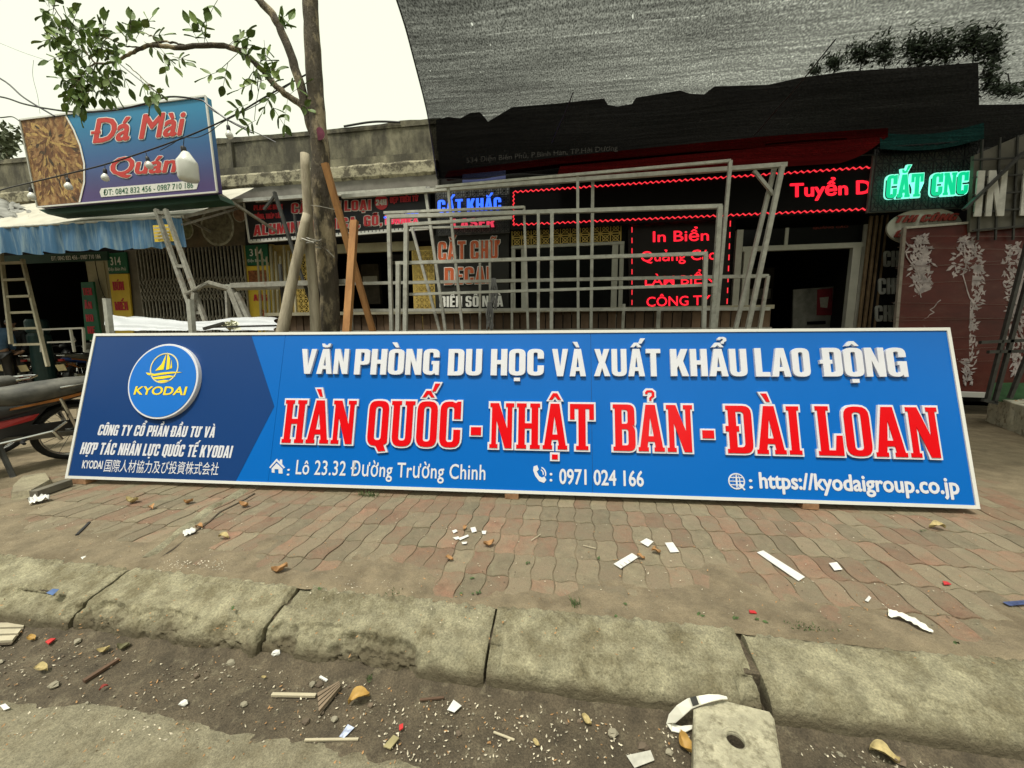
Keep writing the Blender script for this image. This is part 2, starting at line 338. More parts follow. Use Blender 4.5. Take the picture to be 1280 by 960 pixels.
def text(s, fr, x0, x1, y0, y1, m, parent, d=.003, bold=0, shear=0, name='lettering', keep=None, spacing=1, solid=0):
    me = text_mesh(s, 0, 0, spacing); cps, ax, bx, ay, by = bold_copies(me, bold, shear)
    mb = MB()
    for vs, fs, dz in cps: mb.add([fr(x0+(x-ax)/(bx-ax)*(x1-x0), y0+(y-ay)/(by-ay)*(y1-y0), d+dz) for x, y in vs], fs)
    bpy.data.meshes.remove(me)
    return mb.build(name, m, parent)
def wall_frame(Y): return Frame((0, Y, 0), (1,0,0), (0,0,1), (0,-1,0))
def pxrect(x0, x1, y0, y1, Y):      # the upright rectangle at depth Y that spans those sight lines -> X0, X1, Z0, Z1
    xm, ym = (x0+x1)/2, (y0+y1)/2
    return P(x0, ym, Y).x, P(x1, ym, Y).x, P(xm, y1, Y).z, P(xm, y0, Y).z

# ============================================================ materials in use
M = {}
M['pav_red'] = mat('red paver', (.222,.125,.08), .9, var=.28, scale=18, bump=.008, bscale=70, col2=(.205,.166,.108), c2pos=.45, c2w=.16, c2scale=5, speck=.22, sscale=260, rnd=.16)
M['pav_grn'] = mat('grey green paver', (.185,.162,.104), .9, var=.28, scale=18, bump=.008, bscale=70, col2=(.21,.168,.11), c2pos=.5, c2w=.14, c2scale=5, speck=.22, sscale=260, rnd=.18)
M['dust'] = mat('sandy dust', (.195,.158,.1), .95, var=.3, scale=7, bump=.01, bscale=50, col2=(.105,.08,.047), c2pos=.62, c2scale=3, speck=.25, sscale=220)
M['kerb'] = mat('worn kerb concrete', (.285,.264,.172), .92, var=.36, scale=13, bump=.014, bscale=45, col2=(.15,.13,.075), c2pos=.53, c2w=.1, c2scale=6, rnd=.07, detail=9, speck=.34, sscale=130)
M['road'] = mat('pale road concrete', (.235,.213,.142), .93, var=.25, scale=16, bump=.01, bscale=70, col2=(.125,.104,.062), c2pos=.58, c2scale=5, detail=9, speck=.3, sscale=150)
M['dirt'] = mat('dark gutter dirt', (.088,.07,.045), .85, var=.45, scale=9, bump=.01, bscale=70, col2=(.17,.145,.095), c2pos=.62, c2w=.08, c2scale=14, detail=9, speck=.4, sscale=160)
M['white'] = mat('white painted metal', (.66,.66,.62), .35, var=.03)
M['paper'] = mat('white paper', (.64,.64,.6), .8, var=.08, scale=20)
M['papergrey'] = mat('dirty grey card', (.45,.44,.38), .8, var=.2, scale=30)
M['galv'] = mat('galvanised steel', (.42,.42,.37), .5, metal=.25, var=.22, scale=12, col2=(.16,.14,.11), c2pos=.68, c2scale=9)
M['rustgalv'] = mat('weathered steel tube', (.29,.28,.24), .5, metal=.25, var=.3, scale=18, col2=(.15,.08,.045), c2pos=.66, c2scale=11)
M['darksteel'] = mat('dark steel', (.07,.07,.065), .5, metal=.5, var=.3, scale=14)
M['black'] = mat('black plastic', (.02,.02,.021), .45, var=.3, scale=10)
M['rubber'] = mat('rubber', (.018,.018,.018), .8, var=.3, scale=20)
M['chrome'] = mat('chrome', (.55,.55,.54), .18, metal=1, var=.1)
M['dleaf'] = mat('dry leaf', (.36,.2,.085), .8, var=.4, scale=30)
M['dleaf2'] = mat('pale dry leaf', (.42,.34,.16), .8, var=.4, scale=30)

# kerb colour turns darker and browner towards the foot, with a noisy edge
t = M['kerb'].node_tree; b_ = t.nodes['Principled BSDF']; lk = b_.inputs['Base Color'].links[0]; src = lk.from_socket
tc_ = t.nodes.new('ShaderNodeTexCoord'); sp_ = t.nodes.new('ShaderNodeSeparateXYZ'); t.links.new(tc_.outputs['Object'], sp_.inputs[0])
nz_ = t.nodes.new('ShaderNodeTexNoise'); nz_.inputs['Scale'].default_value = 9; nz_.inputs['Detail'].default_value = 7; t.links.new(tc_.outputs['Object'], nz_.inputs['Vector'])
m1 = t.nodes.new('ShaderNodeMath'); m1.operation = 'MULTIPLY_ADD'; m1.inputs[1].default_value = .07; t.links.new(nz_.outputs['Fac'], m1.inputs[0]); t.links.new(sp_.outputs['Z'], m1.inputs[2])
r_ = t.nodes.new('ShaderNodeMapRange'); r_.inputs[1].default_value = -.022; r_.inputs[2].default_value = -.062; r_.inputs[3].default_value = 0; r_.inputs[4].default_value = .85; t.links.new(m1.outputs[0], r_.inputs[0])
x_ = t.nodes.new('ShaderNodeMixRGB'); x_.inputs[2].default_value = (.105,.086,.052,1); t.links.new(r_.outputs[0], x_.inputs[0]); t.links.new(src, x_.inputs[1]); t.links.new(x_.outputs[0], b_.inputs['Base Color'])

# ============================================================ the ground
def fb(x, y, z=0, sc_=1, o=5): return noise.fractal(Vector((x*sc_, y*sc_, z)), 1.0, 2.0, o)
mb = MB(); mb.grid(lambda u, v: (-60+120*u, -60+61.25*v, -.152), 20, 10)
# the road: fine mesh near the camera, its broken edge rises out of the gutter dirt
mb.build('road_bed', M['dirt']).__setitem__('kind', 'structure')
def road_edge(x): return .952 + .03*fb(x*1.1, 3.1) + .012*fb(x*6, 9.2)
mb = MB()
def _rd(u, v):
    x = -7+14*u; y = road_edge(x)+.1 - (1-v)**1.6*7
    z = -.143 + .003*fb(x, y, 2, 3) - max(0, (y-road_edge(x)+.02))*.22 - (.004*max(0, fb(x, y, 5, 4)) if y > road_edge(x)-.25 else 0)
    return (x, y, z)
mb.grid(_rd, 260, 60)
tag(mb.build('road', M['road'], smooth=True), kind='structure')
mb = MB()
def _gt(u, v):
    x = -6.5+13*u; y = .78+.5*v
    z = -.15 + .006*fb(x, y, 1, 5) + .004*fb(x, y, 4, 16) + .028*max(0, min(1, (y-1.17)/.07))**2*(1+.4*fb(x, 2, 2, 5))
    return (x, y, z)
mb.grid(_gt, 420, 26)
tag(mb.build('gutter_dirt', M['dirt'], smooth=True), kind='structure')
# the dusty bed the pavers lie in, and the yard beyond
mb = MB(); mb.grid(lambda u, v: (-60+120*u, 1.5+60*v, -.0075), 12, 12)
tag(mb.build('ground', M['dust']), kind='structure')

# ---- kerb of cast stones
kerb = MB(); kerb.box((-9, 1.34, -.3), (9, 1.5, -.034)); kerb.box((-9, 1.28, -.3), (9, 1.34, -.13)); kerb.box((-9, 1.503, -.3), (9, 1.56, -.009)); kerb = kerb.build('kerb', M['dirt']); tag(kerb, kind='structure')
PROF = [(1.515,-.03),(1.515,-.004),(1.505,.004),(1.48,.006),(1.45,.002),(1.43,-.006),(1.40,-.013),(1.36,-.018),(1.32,-.026),(1.285,-.037),(1.262,-.052),(1.246,-.072),(1.238,-.095),(1.235,-.125),(1.233,-.18)]
def prof(v):
    k = v*(len(PROF)-1); i = min(int(k), len(PROF)-2); f = k-i
    return PROF[i][0]*(1-f)+PROF[i+1][0]*f, PROF[i][1]*(1-f)+PROF[i+1][1]*f
CHIPS = [(-.78,1.262,.25,.055,.034),(-1.02,1.30,.16,.035,.014),(-1.2,1.26,.09,.06,.024),(.13,1.29,.09,.05,.016),(.40,1.29,.12,.045,.012),(-1.75,1.27,.16,.05,.024),(-1.42,1.26,.12,.06,.022),(-2.1,1.27,.18,.05,.024),(-2.55,1.3,.22,.06,.02),(-3.0,1.3,.2,.05,.02),(.655,1.28,.05,.1,.02),(-.27,1.3,.03,.08,.014),(1.1,1.5,.4,.02,.006),(-1.24,1.45,.05,.07,.02),(.74,1.47,.03,.06,.012),(1.25,1.29,.12,.03,.01)]
KJ = [-6.1,-5.15,-4.2,-3.2,-2.24,-1.275,-.3,.695,1.7,2.7,3.7,4.7]
for a, b in zip(KJ, KJ[1:]):
    g = .005 if b < .6 or b > .8 else .014; ga = .014 if abs(a-.695) < .01 else .005; sk = R.uniform(-.012, .012); dz = R.uniform(-.004, .004)
    mb = MB()
    def fn(u, v, a=a, b=b, g=g, ga=ga, sk=sk, dz=dz):
        y, z = prof(v); x = a+ga+(b-g-a-ga)*u
        x += (1-2*u)*.012*max(0, 1-min(u, 1-u)*30)*0
        n = fb(x, y, z*3, 7, 6); n2 = fb(x, y+z, 3, 28, 4)
        n4 = fb(x, y+z, 6, 75, 2); rough = .0035*n+.0032*n2+.0012*n4
        if y > 1.43: rough += .005*n2+.0016*n4
        d = 0
        for cx, cy, rx, ry, dd in CHIPS:
            q = ((x-cx)/rx)**2+((y-cy)/ry)**2+.55*fb(x, y, 8, 12)
            if q < 1: d += dd*min(1, (1-q)*1.5)*(1+.5*n2)+.004*n4
        e = min(x-a-ga, b-g-x); d += .006*max(0, 1-e/.014)**2
        return (x, y+sk*(u-.5)+rough*.6-d*.0+ (d*.75 if v > .55 else 0), z+dz+rough-d*(1 if v < .8 else .3))
    nu = 230 if -3.3 < a < 1.8 else 80
    mb.grid(fn, nu, 64)
    # end faces
    for u in (0, 1):
        pts = [fn(u, j/20) for j in range(21)]; n = len(mb.v)
        mb.add(pts+[(pts[0][0], 1.515, -.18)], [tuple(range(22)) if u else tuple(range(21, -1, -1))])
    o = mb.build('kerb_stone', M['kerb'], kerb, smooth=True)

# ---- wave-edged pavers
TX, TY = .113, .2
def tile_mesh(name, m):
    a, b = TX/2-.0013, TY/2-.0019; wv = .0078; n = 6
    def warp(x, y, k): return (x*k + wv*math.sin(2*math.pi*y/TY)*1.0, y*k + wv*1.05*math.sin(2*math.pi*x/TX))
    out = []
    for i in range(n): out.append((-a+2*a*i/n, -b))
    for i in range(n): out.append((a, -b+2*b*i/n))
    for i in range(n): out.append((a-2*a*i/n, b))
    for i in range(n): out.append((-a, b-2*b*i/n))
    W = [warp(x, y, 1) for x, y in out]
    rings = [([(x, y) for x, y in W], -.011), ([(x*.985, y*.99) for x, y in W], -.0022), ([(x*.955, y*.97) for x, y in W], 0)]
    k = len(W); vs = [(x, y, z) for r, z in rings for x, y in r]
    fs = [(j*k+i, j*k+(i+1) % k, (j+1)*k+(i+1) % k, (j+1)*k+i) for j in range(2) for i in range(k)] + [tuple(range(2*k, 3*k))]
    me = bpy.data.meshes.new(name); me.from_pydata(vs, [], fs); me.materials.append(m); me.update(); return me
tr, tg = tile_mesh('paver red', M['pav_red']), tile_mesh('paver green', M['pav_grn'])
side = tag(bpy.data.objects.new('pavement', None), kind='structure'); col.objects.link(side)
cells = []
for j in range(30):
    for i in range(-75, 60):
        x = i*TX; y = 1.515+TY/2+.004+j*TY
        X, Y, Z = proj((x, y, 0))
        if Z < .3 or not (-40 < X < 1320 and Y < 980): continue
        if Y < 500: continue
        s = 470*470*1.2*TX*TY/Z**3
        vis = Y > 598+(X-84)*.0333 or X > 1226 or X < 84
        red = (fb(i*.9, j*.9, 3, 1, 3)+R.uniform(-.55, .55)) > -.02
        cells.append((vis, s, x, y, red))
cells.sort(key=lambda c: (not c[0], -c[1]))
stuff = {True: MB(), False: MB()}
for k, (vis, s, x, y, red) in enumerate(cells):
    me = tr if red else tg; dz = R.gauss(0, .0012)-.0006*0; rx, ry = R.gauss(0, .010), R.gauss(0, .007)
    dz += .006*fb(x, y, 0, 1.1)-.002
    if k < 292:
        o = bpy.data.objects.new('paver', me); col.objects.link(o); o.parent = side; o.location = (x, y, dz); o.rotation_euler = (rx, ry, R.gauss(0, .006))
    else:
        mm = Matrix.Translation((x, y, dz)) @ Matrix.Rotation(rx, 4, 'X') @ Matrix.Rotation(ry, 4, 'Y')
        stuff[red].add([mm @ v.co for v in me.vertices], [tuple(p.vertices) for p in me.polygons])
tag(stuff[True].build('red_pavers', M['pav_red'], side), kind='stuff'); tag(stuff[False].build('grey_pavers', M['pav_grn'], side), kind='stuff')
# sand and cement dust swept over the edges of the pavers
mb = MB()
def _sd(u, v):
    x = -7+14*u; y = 1.492+1.6*v
    if v < .011: return (x, y+.006*fb(x, 4, 0, 14), -.002)
    if v < .026: return (x, y, .004+.003*fb(x, y, 5, 20))
    cover = (1-v*5.2) + .9*fb(x, y, 2, 3.2) + max(0, (-.8-x))*.24 - .42 + .55*max(0, fb(x, y, 7, 1.3))
    return (x, y, -.0105+.0150*max(0, min(1.2, cover+.5)))
mb.grid(_sd, 520, 70)
tag(mb.build('sand_dust', M['dust'], smooth=True), kind='stuff')

mb = MB()
def _yd(u, v):
    x = -10+20*u; y = 1.9+5.1*v
    cover = max((x-3.0)*1.0-.5+(y-2.2)*.35, (-3.9-x)*.9+(y-2.4)*.3-.2, (y-3.2)*.9) + .8*fb(x, y, 6, 2.0)
    return (x, y, -.0125+.018*max(0, min(1.1, cover+.3))+(.004*fb(x, y, 2, 5) if cover > .4 else 0))
mb.grid(_yd, 300, 120)
tag(mb.build('yard_dust', M['dust'], smooth=True), kind='stuff')

# ---- grit in the gutter
def stone_verts(r, rr):
    vs = []
    for lat in (-.8, 0, .8):
        n = 5
        for k in range(n):
            a = 2*math.pi*k/n+lat; q = r*math.cos(lat)*rr.uniform(.7, 1.2)
            vs.append((q*math.cos(a), q*math.sin(a)*.8, r*.6*math.sin(lat)))
    fs = [(j*5+k, j*5+(k+1) % 5, (j+1)*5+(k+1) % 5, (j+1)*5+k) for j in range(2) for k in range(5)] + [(4,3,2,1,0), (10,11,12,13,14)]
    return vs, fs
grit_m = [mat('pale grit', (.27,.245,.18), .9, var=.4, scale=3), mat('brown grit', (.13,.1,.07), .9, var=.4, scale=3)]
for gi, (cnt, m) in enumerate(((2600, grit_m[0]), (2600, grit_m[1]))):
    mb = MB()
    for k in range(cnt):
        x = R.uniform(-3.2, 1.9); y = 1.225-abs(R.gauss(0, .12)) if R.random() < .75 else R.uniform(.8, 1.22)
        if y < road_edge(x)-.02 or y < .8: continue
        if x < .1 and R.random() < .55: continue
        r = min(.010, .0012+abs(R.gauss(0, .0018)))
        if R.random() < .01: r = R.uniform(.008, .016)
        if fb(x, y, 3, 3) < -.25+R.uniform(-.3, .3) and r < .006: continue
        vs, fs = stone_verts(r, R); z = -.146+.006*fb(x, y, 1, 5)+r*.2
        mb.add([(a+x, b+y, c+z) for a, b, c in vs], fs)
    for k in range(500 if gi == 0 else 260):        # and a little on the pavement
        x = R.uniform(-4, 3.2); y = 1.53+abs(R.gauss(0, .5)); r = R.uniform(.0012, .0038)
        vs, fs = stone_verts(r, R); mb.add([(a+x, b+y, c+.003) for a, b, c in vs], fs)
    tag(mb.build('gravel' if gi == 0 else 'brown_gravel', m), kind='stuff')

# ============================================================ the big sign board
BX, BY, BYAW, BLEAN, BH, WL, PL = -4.1101, 2.4042, .0555, .2906, 1.24, 1.7903, 2.5122
ex = Vector((math.cos(BYAW), math.sin(BYAW), 0)); nrm = Vector((-math.sin(BYAW), math.cos(BYAW), 0))
ey = nrm*math.sin(BLEAN)+Vector((0,0,1))*math.cos(BLEAN); en = ex.cross(ey)
BF = Frame((BX, BY, .04), ex, ey, en); BW = WL+2*PL
def Bd(x, y):
    d = ray(x, y); t = (BF.o-CAM).dot(en)/d.dot(en); q = CAM+d*t-BF.o
    return q.dot(ex), q.dot(ey)
def bmat(name, c, rough=.34, coat=0):
    return mat(name, c, rough, var=.02, scale=1.5, spec=.28, coat=coat)
M['blue'] = bmat('blue sign face', (.0,.12,.47)); M['navy'] = bmat('navy sign face', (.007,.043,.17))
M['logoblue'] = bmat('logo blue', (.01,.15,.56)); M['red'] = bmat('red acrylic', (.66,.004,.008), .2)
M['lwhite'] = mat('white acrylic', (.64,.65,.7), .35, var=.03, scale=9); M['yellow'] = bmat('yellow print', (.85,.66,.03))
board = thing('billboard', 'long blue and navy sign board with red and white raised letters leaning on the pavement', 'sign', tuple(BF(BW/2, 0)))
FR = .022
for a, b in ((0, WL), (WL, WL+PL), (WL+PL, BW)):
    mb = MB(); x0 = a+(.0012 if a else FR); x1 = b-(.0012 if b < BW-.01 else FR)
    mb.prism([BF(x0, FR), BF(x1, FR), BF(x1, BH-FR), BF(x0, BH-FR)], -en*.004); mb.build('panel', M['blue'], board)
mb = MB(); mb.prism([BF(WL-.03, FR, -.006), BF(BW-FR, FR, -.006), BF(BW-FR, BH-FR, -.006), BF(FR, BH-FR, -.006), BF(FR, FR, -.006)], -en*.03); mb.build('backing', M['darksteel'], board)
nv = [Bd(314, 420), Bd(343, 508), Bd(295, 600)]
mb = MB(); mb.prism([BF(FR, FR, .0012), BF(nv[2][0], FR, .0012), BF(nv[1][0], nv[1][1], .0012), BF(nv[0][0], BH-FR, .0012), BF(FR, BH-FR, .0012)], -en*.001)
mb.build('navy_panel', M['navy'], board)
for a, b, c, d in ((-.0, 0, BW, FR), (0, BH-FR, BW, BH), (0, FR, FR, BH-FR), (BW-FR, FR, BW, BH-FR)):
    mb = MB(); mb.prism([BF(a, b, .008), BF(c, b, .008), BF(c, d, .008), BF(a, d, .008)], -en*.055); mb.build('frame', M['white'], board)
for s_ in (.9, 2.6, 4.3, 6.0):     # props at the back that hold it up
    mb = MB(); mb.bar(BF(s_, BH*.8, -.05), (BF(s_, 0)+nrm*1.0)*1, .025); mb.build('prop', M['rustgalv'], board)
def word(txt, font, xa, xb, ya, yb, white_d=.022, redface=False, **k):
    xm = (xa+xb)/2; ym = (ya+yb)/2
    s0 = Bd(xa, ym)[0]; s1 = Bd(xb, ym)[0]; t1 = Bd(xm, ya)[1]; t0 = Bd(xm, yb)[1]
    for isl in word_islands(txt, font, s0, s1, t0, t1, **k):
        if redface:
            mb = MB(); raised(mb, isl, BF, 0, .016, off=.0095, chamfer=.001); l = mb.build('letter_backing', M['lwhite'], board)
            mb = MB(); raised(mb, isl, BF, .0162, .021, off=-.0045, chamfer=.0008); l2 = mb.build('letter', M['red'], board)
        else:
            mb = MB(); raised(mb, isl, BF, 0, white_d, chamfer=.0012); mb.build('letter', M['lwhite'], board)
WS = [('VĂN',378,437,437,468),('PHÒNG',445,550,437,469),('DU',561,603,437,470),('HỌC',614,680,437,470),('VÀ',690,732,437,471),('XUẤT',742,825,437,471),('KHẨU',837,932,437,471),('LAO',942,1010,436,471.5),('ĐỘNG',1026,1130,435.5,471.5)]
for a in WS: word(a[0], SANS, *a[1:], gap=.045)
RS = [('HÀN',356,446,500,555),('QUỐC',461,577,501,559),('-',589,602,501,556),('NHẬT',612,743,504,562),('BẢN',765,866,505.5,565),('-',876,892,505,562),('ĐÀI',906,999,507,568),('LOAN',1018,1172,508,571.5)]
for a in RS:
    if a[0] == '-':
        s0, t1 = Bd(a[1], a[3]+32.5); s1, t0 = Bd(a[2], a[3]+43.5)
        isl = [[[(s0,t0),(s1,t0),(s1,t1),(s0,t1)]]]
        mb = MB(); raised(mb, isl, BF, 0, .016, off=.0095, chamfer=.001); mb.build('hyphen_backing', M['lwhite'], board)
        mb = MB(); raised(mb, isl, BF, .0162, .021, off=-.002, chamfer=.0008); mb.build('hyphen', M['red'], board)
    else: word(a[0], SLAB, *a[1:], redface=True, gap=.035)
def btext(s, xa, xb, ya, yb, m, bold=.02, shear=0, d=.0035, spacing=1):
    ym = (ya+yb)/2; xm = (xa+xb)/2
    text(s, BF, Bd(xa, ym)[0], Bd(xb, ym)[0], Bd(xm, yb)[1], Bd(xm, ya)[1], m, board, d=d, bold=bold, shear=shear, spacing=spacing)
btext('Lô 23.32 Đường Trường Chinh', 370, 607, 576, 602.5, M['lwhite'], .011, spacing=1.06)
btext(':', 359, 362.5, 586, 594.5, M['lwhite'])
btext('0971 024 166', 699, 804.5, 587, 607, M['lwhite'], .022)
btext(':', 687, 690.5, 591, 602, M['lwhite'])
btext('https://kyodaigroup.co.jp', 949, 1198, 593, 621, M['lwhite'], .03)
btext(':', 936, 940.5, 599, 611, M['lwhite'])
# house, phone and globe pictograms
def bisl(name, m, isls, d=.0035):
    mb = MB(); raised(mb, isls, BF, 0, d); return mb.build(name, m, board)
def bpt(x, y): return Bd(x, y)
bisl('house_icon', M['lwhite'], [[[bpt(*p) for p in [(337,584),(346,573.5),(350,577.5),(350.3,574.5),(353,574.5),(353,580.5),(356.5,584.5),(355,585.5),(346,576.5),(338,585.5)]]],
    [[bpt(*p) for p in [(340,590.5),(340,585.5),(346,579),(353.5,586),(353.5,592),(348.5,591.7),(348.5,586.5),(343.5,586.2),(343.5,591)]]]])
def arc(cx, cy, r, a0, a1, wd, n=14):
    o = [(cx+r*math.cos(math.radians(a0+(a1-a0)*i/n)), cy+r*math.sin(math.radians(a0+(a1-a0)*i/n))) for i in range(n+1)]
    i_ = [(cx+(r-wd)*math.cos(math.radians(a0+(a1-a0)*i/n)), cy+(r-wd)*math.sin(math.radians(a0+(a1-a0)*i/n))) for i in range(n, -1, -1)]
    return [o+i_]
def ring(cx, cy, r, wd, n=40):
    o = [(cx+r*math.cos(2*math.pi*i/n), cy+r*math.sin(2*math.pi*i/n)) for i in range(n)]
    return [o, [(cx+(r-wd)*math.cos(2*math.pi*i/n), cy+(r-wd)*math.sin(2*math.pi*i/n)) for i in range(n)][::-1]]
pc = bpt(674, 592)
bisl('phone_icon', M['lwhite'], [[[bpt(*p) for p in [(667,583),(671.5,581.5),(673.5,587),(671,589.5),(674,595),(677.5,597),(680.5,595.5),(683,600),(680,603.5),(674,601.5),(669,595),(666.5,588)]]]]
    + [arc(pc[0], pc[1], .052, -20, 70, .009), arc(pc[0], pc[1], .034, -15, 65, .008)])
gc = bpt(920.5, 601.5)
bisl('globe_icon', M['lwhite'], [ring(gc[0], gc[1], .056, .008)])
mb = MB()
for k in (-.025, 0, .025):
    hw = math.sqrt(.05**2-k*k); raised(mb, [[[(gc[0]-hw, gc[1]+k-.003), (gc[0]+hw, gc[1]+k-.003), (gc[0]+hw, gc[1]+k+.003), (gc[0]-hw, gc[1]+k+.003)]]], BF, 0, .0030)
mb.build('globe_grid', M['lwhite'], board)
mb = MB()
for rx in (.022, .0025):
    n = 24; o = [(gc[0]+(rx+.003)*math.cos(2*math.pi*i/n), gc[1]+.05*math.sin(2*math.pi*i/n)) for i in range(n)]
    isl = [o, [(gc[0]+(rx-.003)*math.cos(2*math.pi*i/n), gc[1]+.05*math.sin(2*math.pi*i/n)) for i in range(n)][::-1]] if rx > .01 else [o]
    raised(mb, [isl], BF, 0, .0034)
raised(mb, [[[(gc[0]+.02, gc[1]-.01), (gc[0]+.05, gc[1]-.03), (gc[0]+.037, gc[1]-.034), (gc[0]+.055, gc[1]-.055), (gc[0]+.046, gc[1]-.062), (gc[0]+.03, gc[1]-.042), (gc[0]+.02, gc[1]-.048)]]], BF, 0, .004)
mb.build('globe_cursor', M['lwhite'], board)
# round logo
lc = bpt(208.5, 477); lr = .205
rt = (bpt(251.5, 477)[0]-bpt(165.5, 477)[0])/2; lr = rt
mb = MB(); n = 64
def disc(mb, r, d0, d1, ch=.003): raised(mb, [[[(lc[0]+r*math.cos(2*math.pi*i/n), lc[1]+r*math.sin(2*math.pi*i/n)) for i in range(n)]]], BF, d0, d1, chamfer=ch)
disc(mb, lr, 0, .035); mb.build('logo_rim', M['lwhite'], board)
mb = MB(); disc(mb, lr-.016, .0352, .038, .001); mb.build('logo_disc', M['logoblue'], board)
LF = Frame(BF(lc[0], lc[1], .038), ex, ey, en)
s = lr/.205
mb = MB(); raised(mb, [[[(p[0]*s, p[1]*s) for p in l] for l in ring(0, .07, .083, .006)]], LF, 0, .003); mb.build('logo_ring', mat('pale gold', (.7,.62,.3), .4), board)
sails = [[(-.05,.055),(-.02,.09),(.0,.15),(-.002,.062)], [(.006,.155),(.014,.06),(.032,.064),(.026,.12)], [(.036,.115),(.046,.07),(.036,.066)],
         [(-.105,.045),(-.05,.038),(0,.046),(.05,.05),(.11,.047),(.05,.04),(.0,.034),(-.05,.026),(-.09,.032)],
         [(-.06,.018),(0,.026),(.04,.03),(.075,.024),(.04,.018),(0,.01),(-.04,.008)], [(-.03,-.001),(.01,.005),(.05,.003),(.02,-.008),(-.01,-.009)]]
mb = MB(); raised(mb, [[[(x*s, y*s) for x, y in p]] for p in sails], LF, 0, .003); mb.build('logo_ship', M['yellow'], board)
text('KYODAI', LF, -.155*s, .155*s, -.077*s, -.03*s, M['yellow'], board, d=.003, bold=.022, shear=.1, name='logo_lettering')
def bline(s, xa, xb, ya, yb):
    ym = (ya+yb)/2; xm = (xa+xb)/2
    write(s, BF, Bd(xa, ym)[0], Bd(xb, ym)[0], Bd(xm, yb)[1], Bd(xm, ya)[1], M['lwhite'], board, d0=.0013, d1=.004, shear=.12, gap=.07, space=.26)
bline('CÔNG TY CỔ PHẦN ĐẦU TƯ VÀ', 123, 269, 532, 545.5)
bline('HỢP TÁC NHÂN LỰC QUỐC TẾ KYODAI', 101, 290, 555, 570)
btext('KYODAI', 103.5, 129, 575.5, 586, M['lwhite'], .03); btext('国際人材協力及び投資株式会社', 131, 274, 576, 592, M['lwhite'], .0, .05)
for i, (px_, w_) in enumerate(((98, .16), (640, .1), (1010, .1))):
    s_, _ = Bd(px_, 600); b = BF(s_, 0, 0)
    mb = MB(); mb.box((b.x-w_/2, b.y-.01, 0), (b.x+w_/2, b.y+.07, .037))
    tag(mb.build('brick', mat('old brick', (.3,.17,.09), .9, var=.4, scale=20), loc=(b.x, b.y, 0)), ['broken orange brick under the left corner of the leaning sign board','thin brick wedged under the middle of the leaning sign board','thin brick wedged under the right half of the leaning sign board'][i], 'brick')

# ============================================================ buildings behind the pavement (facades parallel to the kerb, about 7 m away)
Y0 = 7.0
M['concrete_old'] = mat('mouldy parapet render', (.2,.185,.125), .95, var=.55, scale=2.2, bump=.02, bscale=14, stretch=(1,1,.45), col2=(.06,.055,.04), c2pos=.47, c2w=.12, c2scale=2.4, detail=9)
M['ledge'] = mat('flaking lime ledge', (.38,.35,.24), .95, var=.35, scale=5, bump=.02, bscale=20, col2=(.09,.08,.055), c2pos=.5, c2w=.06, c2scale=5, detail=9)
M['soffit'] = mat('grey soffit', (.16,.15,.13), .9, var=.3, scale=3)
M['beige'] = mat('beige wall paint', (.42,.39,.27), .85, var=.12, scale=3, col2=(.28,.25,.17), c2pos=.62)
M['yellowwall'] = mat('yellow ochre wall', (.5,.38,.13), .85, var=.15, scale=4, col2=(.3,.22,.09), c2pos=.6)
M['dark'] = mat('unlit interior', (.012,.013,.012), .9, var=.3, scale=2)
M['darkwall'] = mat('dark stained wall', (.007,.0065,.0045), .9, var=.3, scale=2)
M['green'] = mat('green sign paint', (.012,.12,.06), .6, var=.12, scale=4); M['dgreen'] = mat('dark green sheet', (.01,.05,.03), .6, var=.2, scale=3)
M['ysign'] = mat('yellow sign board', (.72,.52,.05), .6, var=.08, scale=5); M['redink'] = mat('red sign ink', (.5,.03,.05), .6, var=.05)
M['whiteink'] = mat('white sign ink', (.75,.75,.7), .6, var=.04); M['signblack'] = mat('black sign board', (.006,.006,.007), .6, var=.2, scale=3, spec=.15)
M['redsign'] = mat('red fascia', (.05,.001,.001), .9, spec=.03, var=.2, scale=3); M['doorframe'] = mat('aluminium door frame', (.42,.42,.36), .45, metal=.3, var=.12, scale=5)
M['goldlat'] = mat('gold lattice', (.6,.44,.12), .5, metal=.3, var=.15, scale=6); M['blacklat'] = mat('black lattice', (.012,.012,.013), .5, var=.2)
M['redled'] = emis('red led', (1,.012,.03), 1.15, (.2,.01,.01)); M['redled2'] = emis('red chaser light', (1,.035,.05), .85, (.2,.01,.01))
M['blueled'] = emis('blue led letter', (.03,.13,1), 1.3, (.02,.05,.3)); M['greenled'] = emis('green led letter', (.0,.62,.26), .75, (.0,.2,.1)); M['mintled'] = emis('mint led edge', (.25,1,.75), .8, (.2,.5,.4))
M['pinkled'] = emis('red led letter', (1,.05,.12), .5, (.3,.02,.03)); M['pinkface'] = mat('red perspex letter', (.6,.05,.06), .4, var=.1)
M['orange'] = mat('orange red letter', (.5,.1,.03), .5, var=.12, scale=9); M['glassdark'] = mat('dark glass', (.006,.007,.007), .15, spec=.1, var=.2)
wf = wall_frame
def wbox(mb, x0, x1, z0, z1, ya, yb): mb.box((x0, ya, z0), (x1, yb, z1))
def panel(name, quad, Y, thick, m, parent=None, label=None, cat=None, **k):      # four sight points -> a board of real thickness at depth Y
    pts = [P(x, y, Y) for x, y in quad]
    mb = MB(); mb.prism(pts, (0, thick, 0)); o = mb.build(name, m, parent, loc=None if parent else tuple(pts[-1]))
    if label: tag(o, label, cat, **k)
    return o

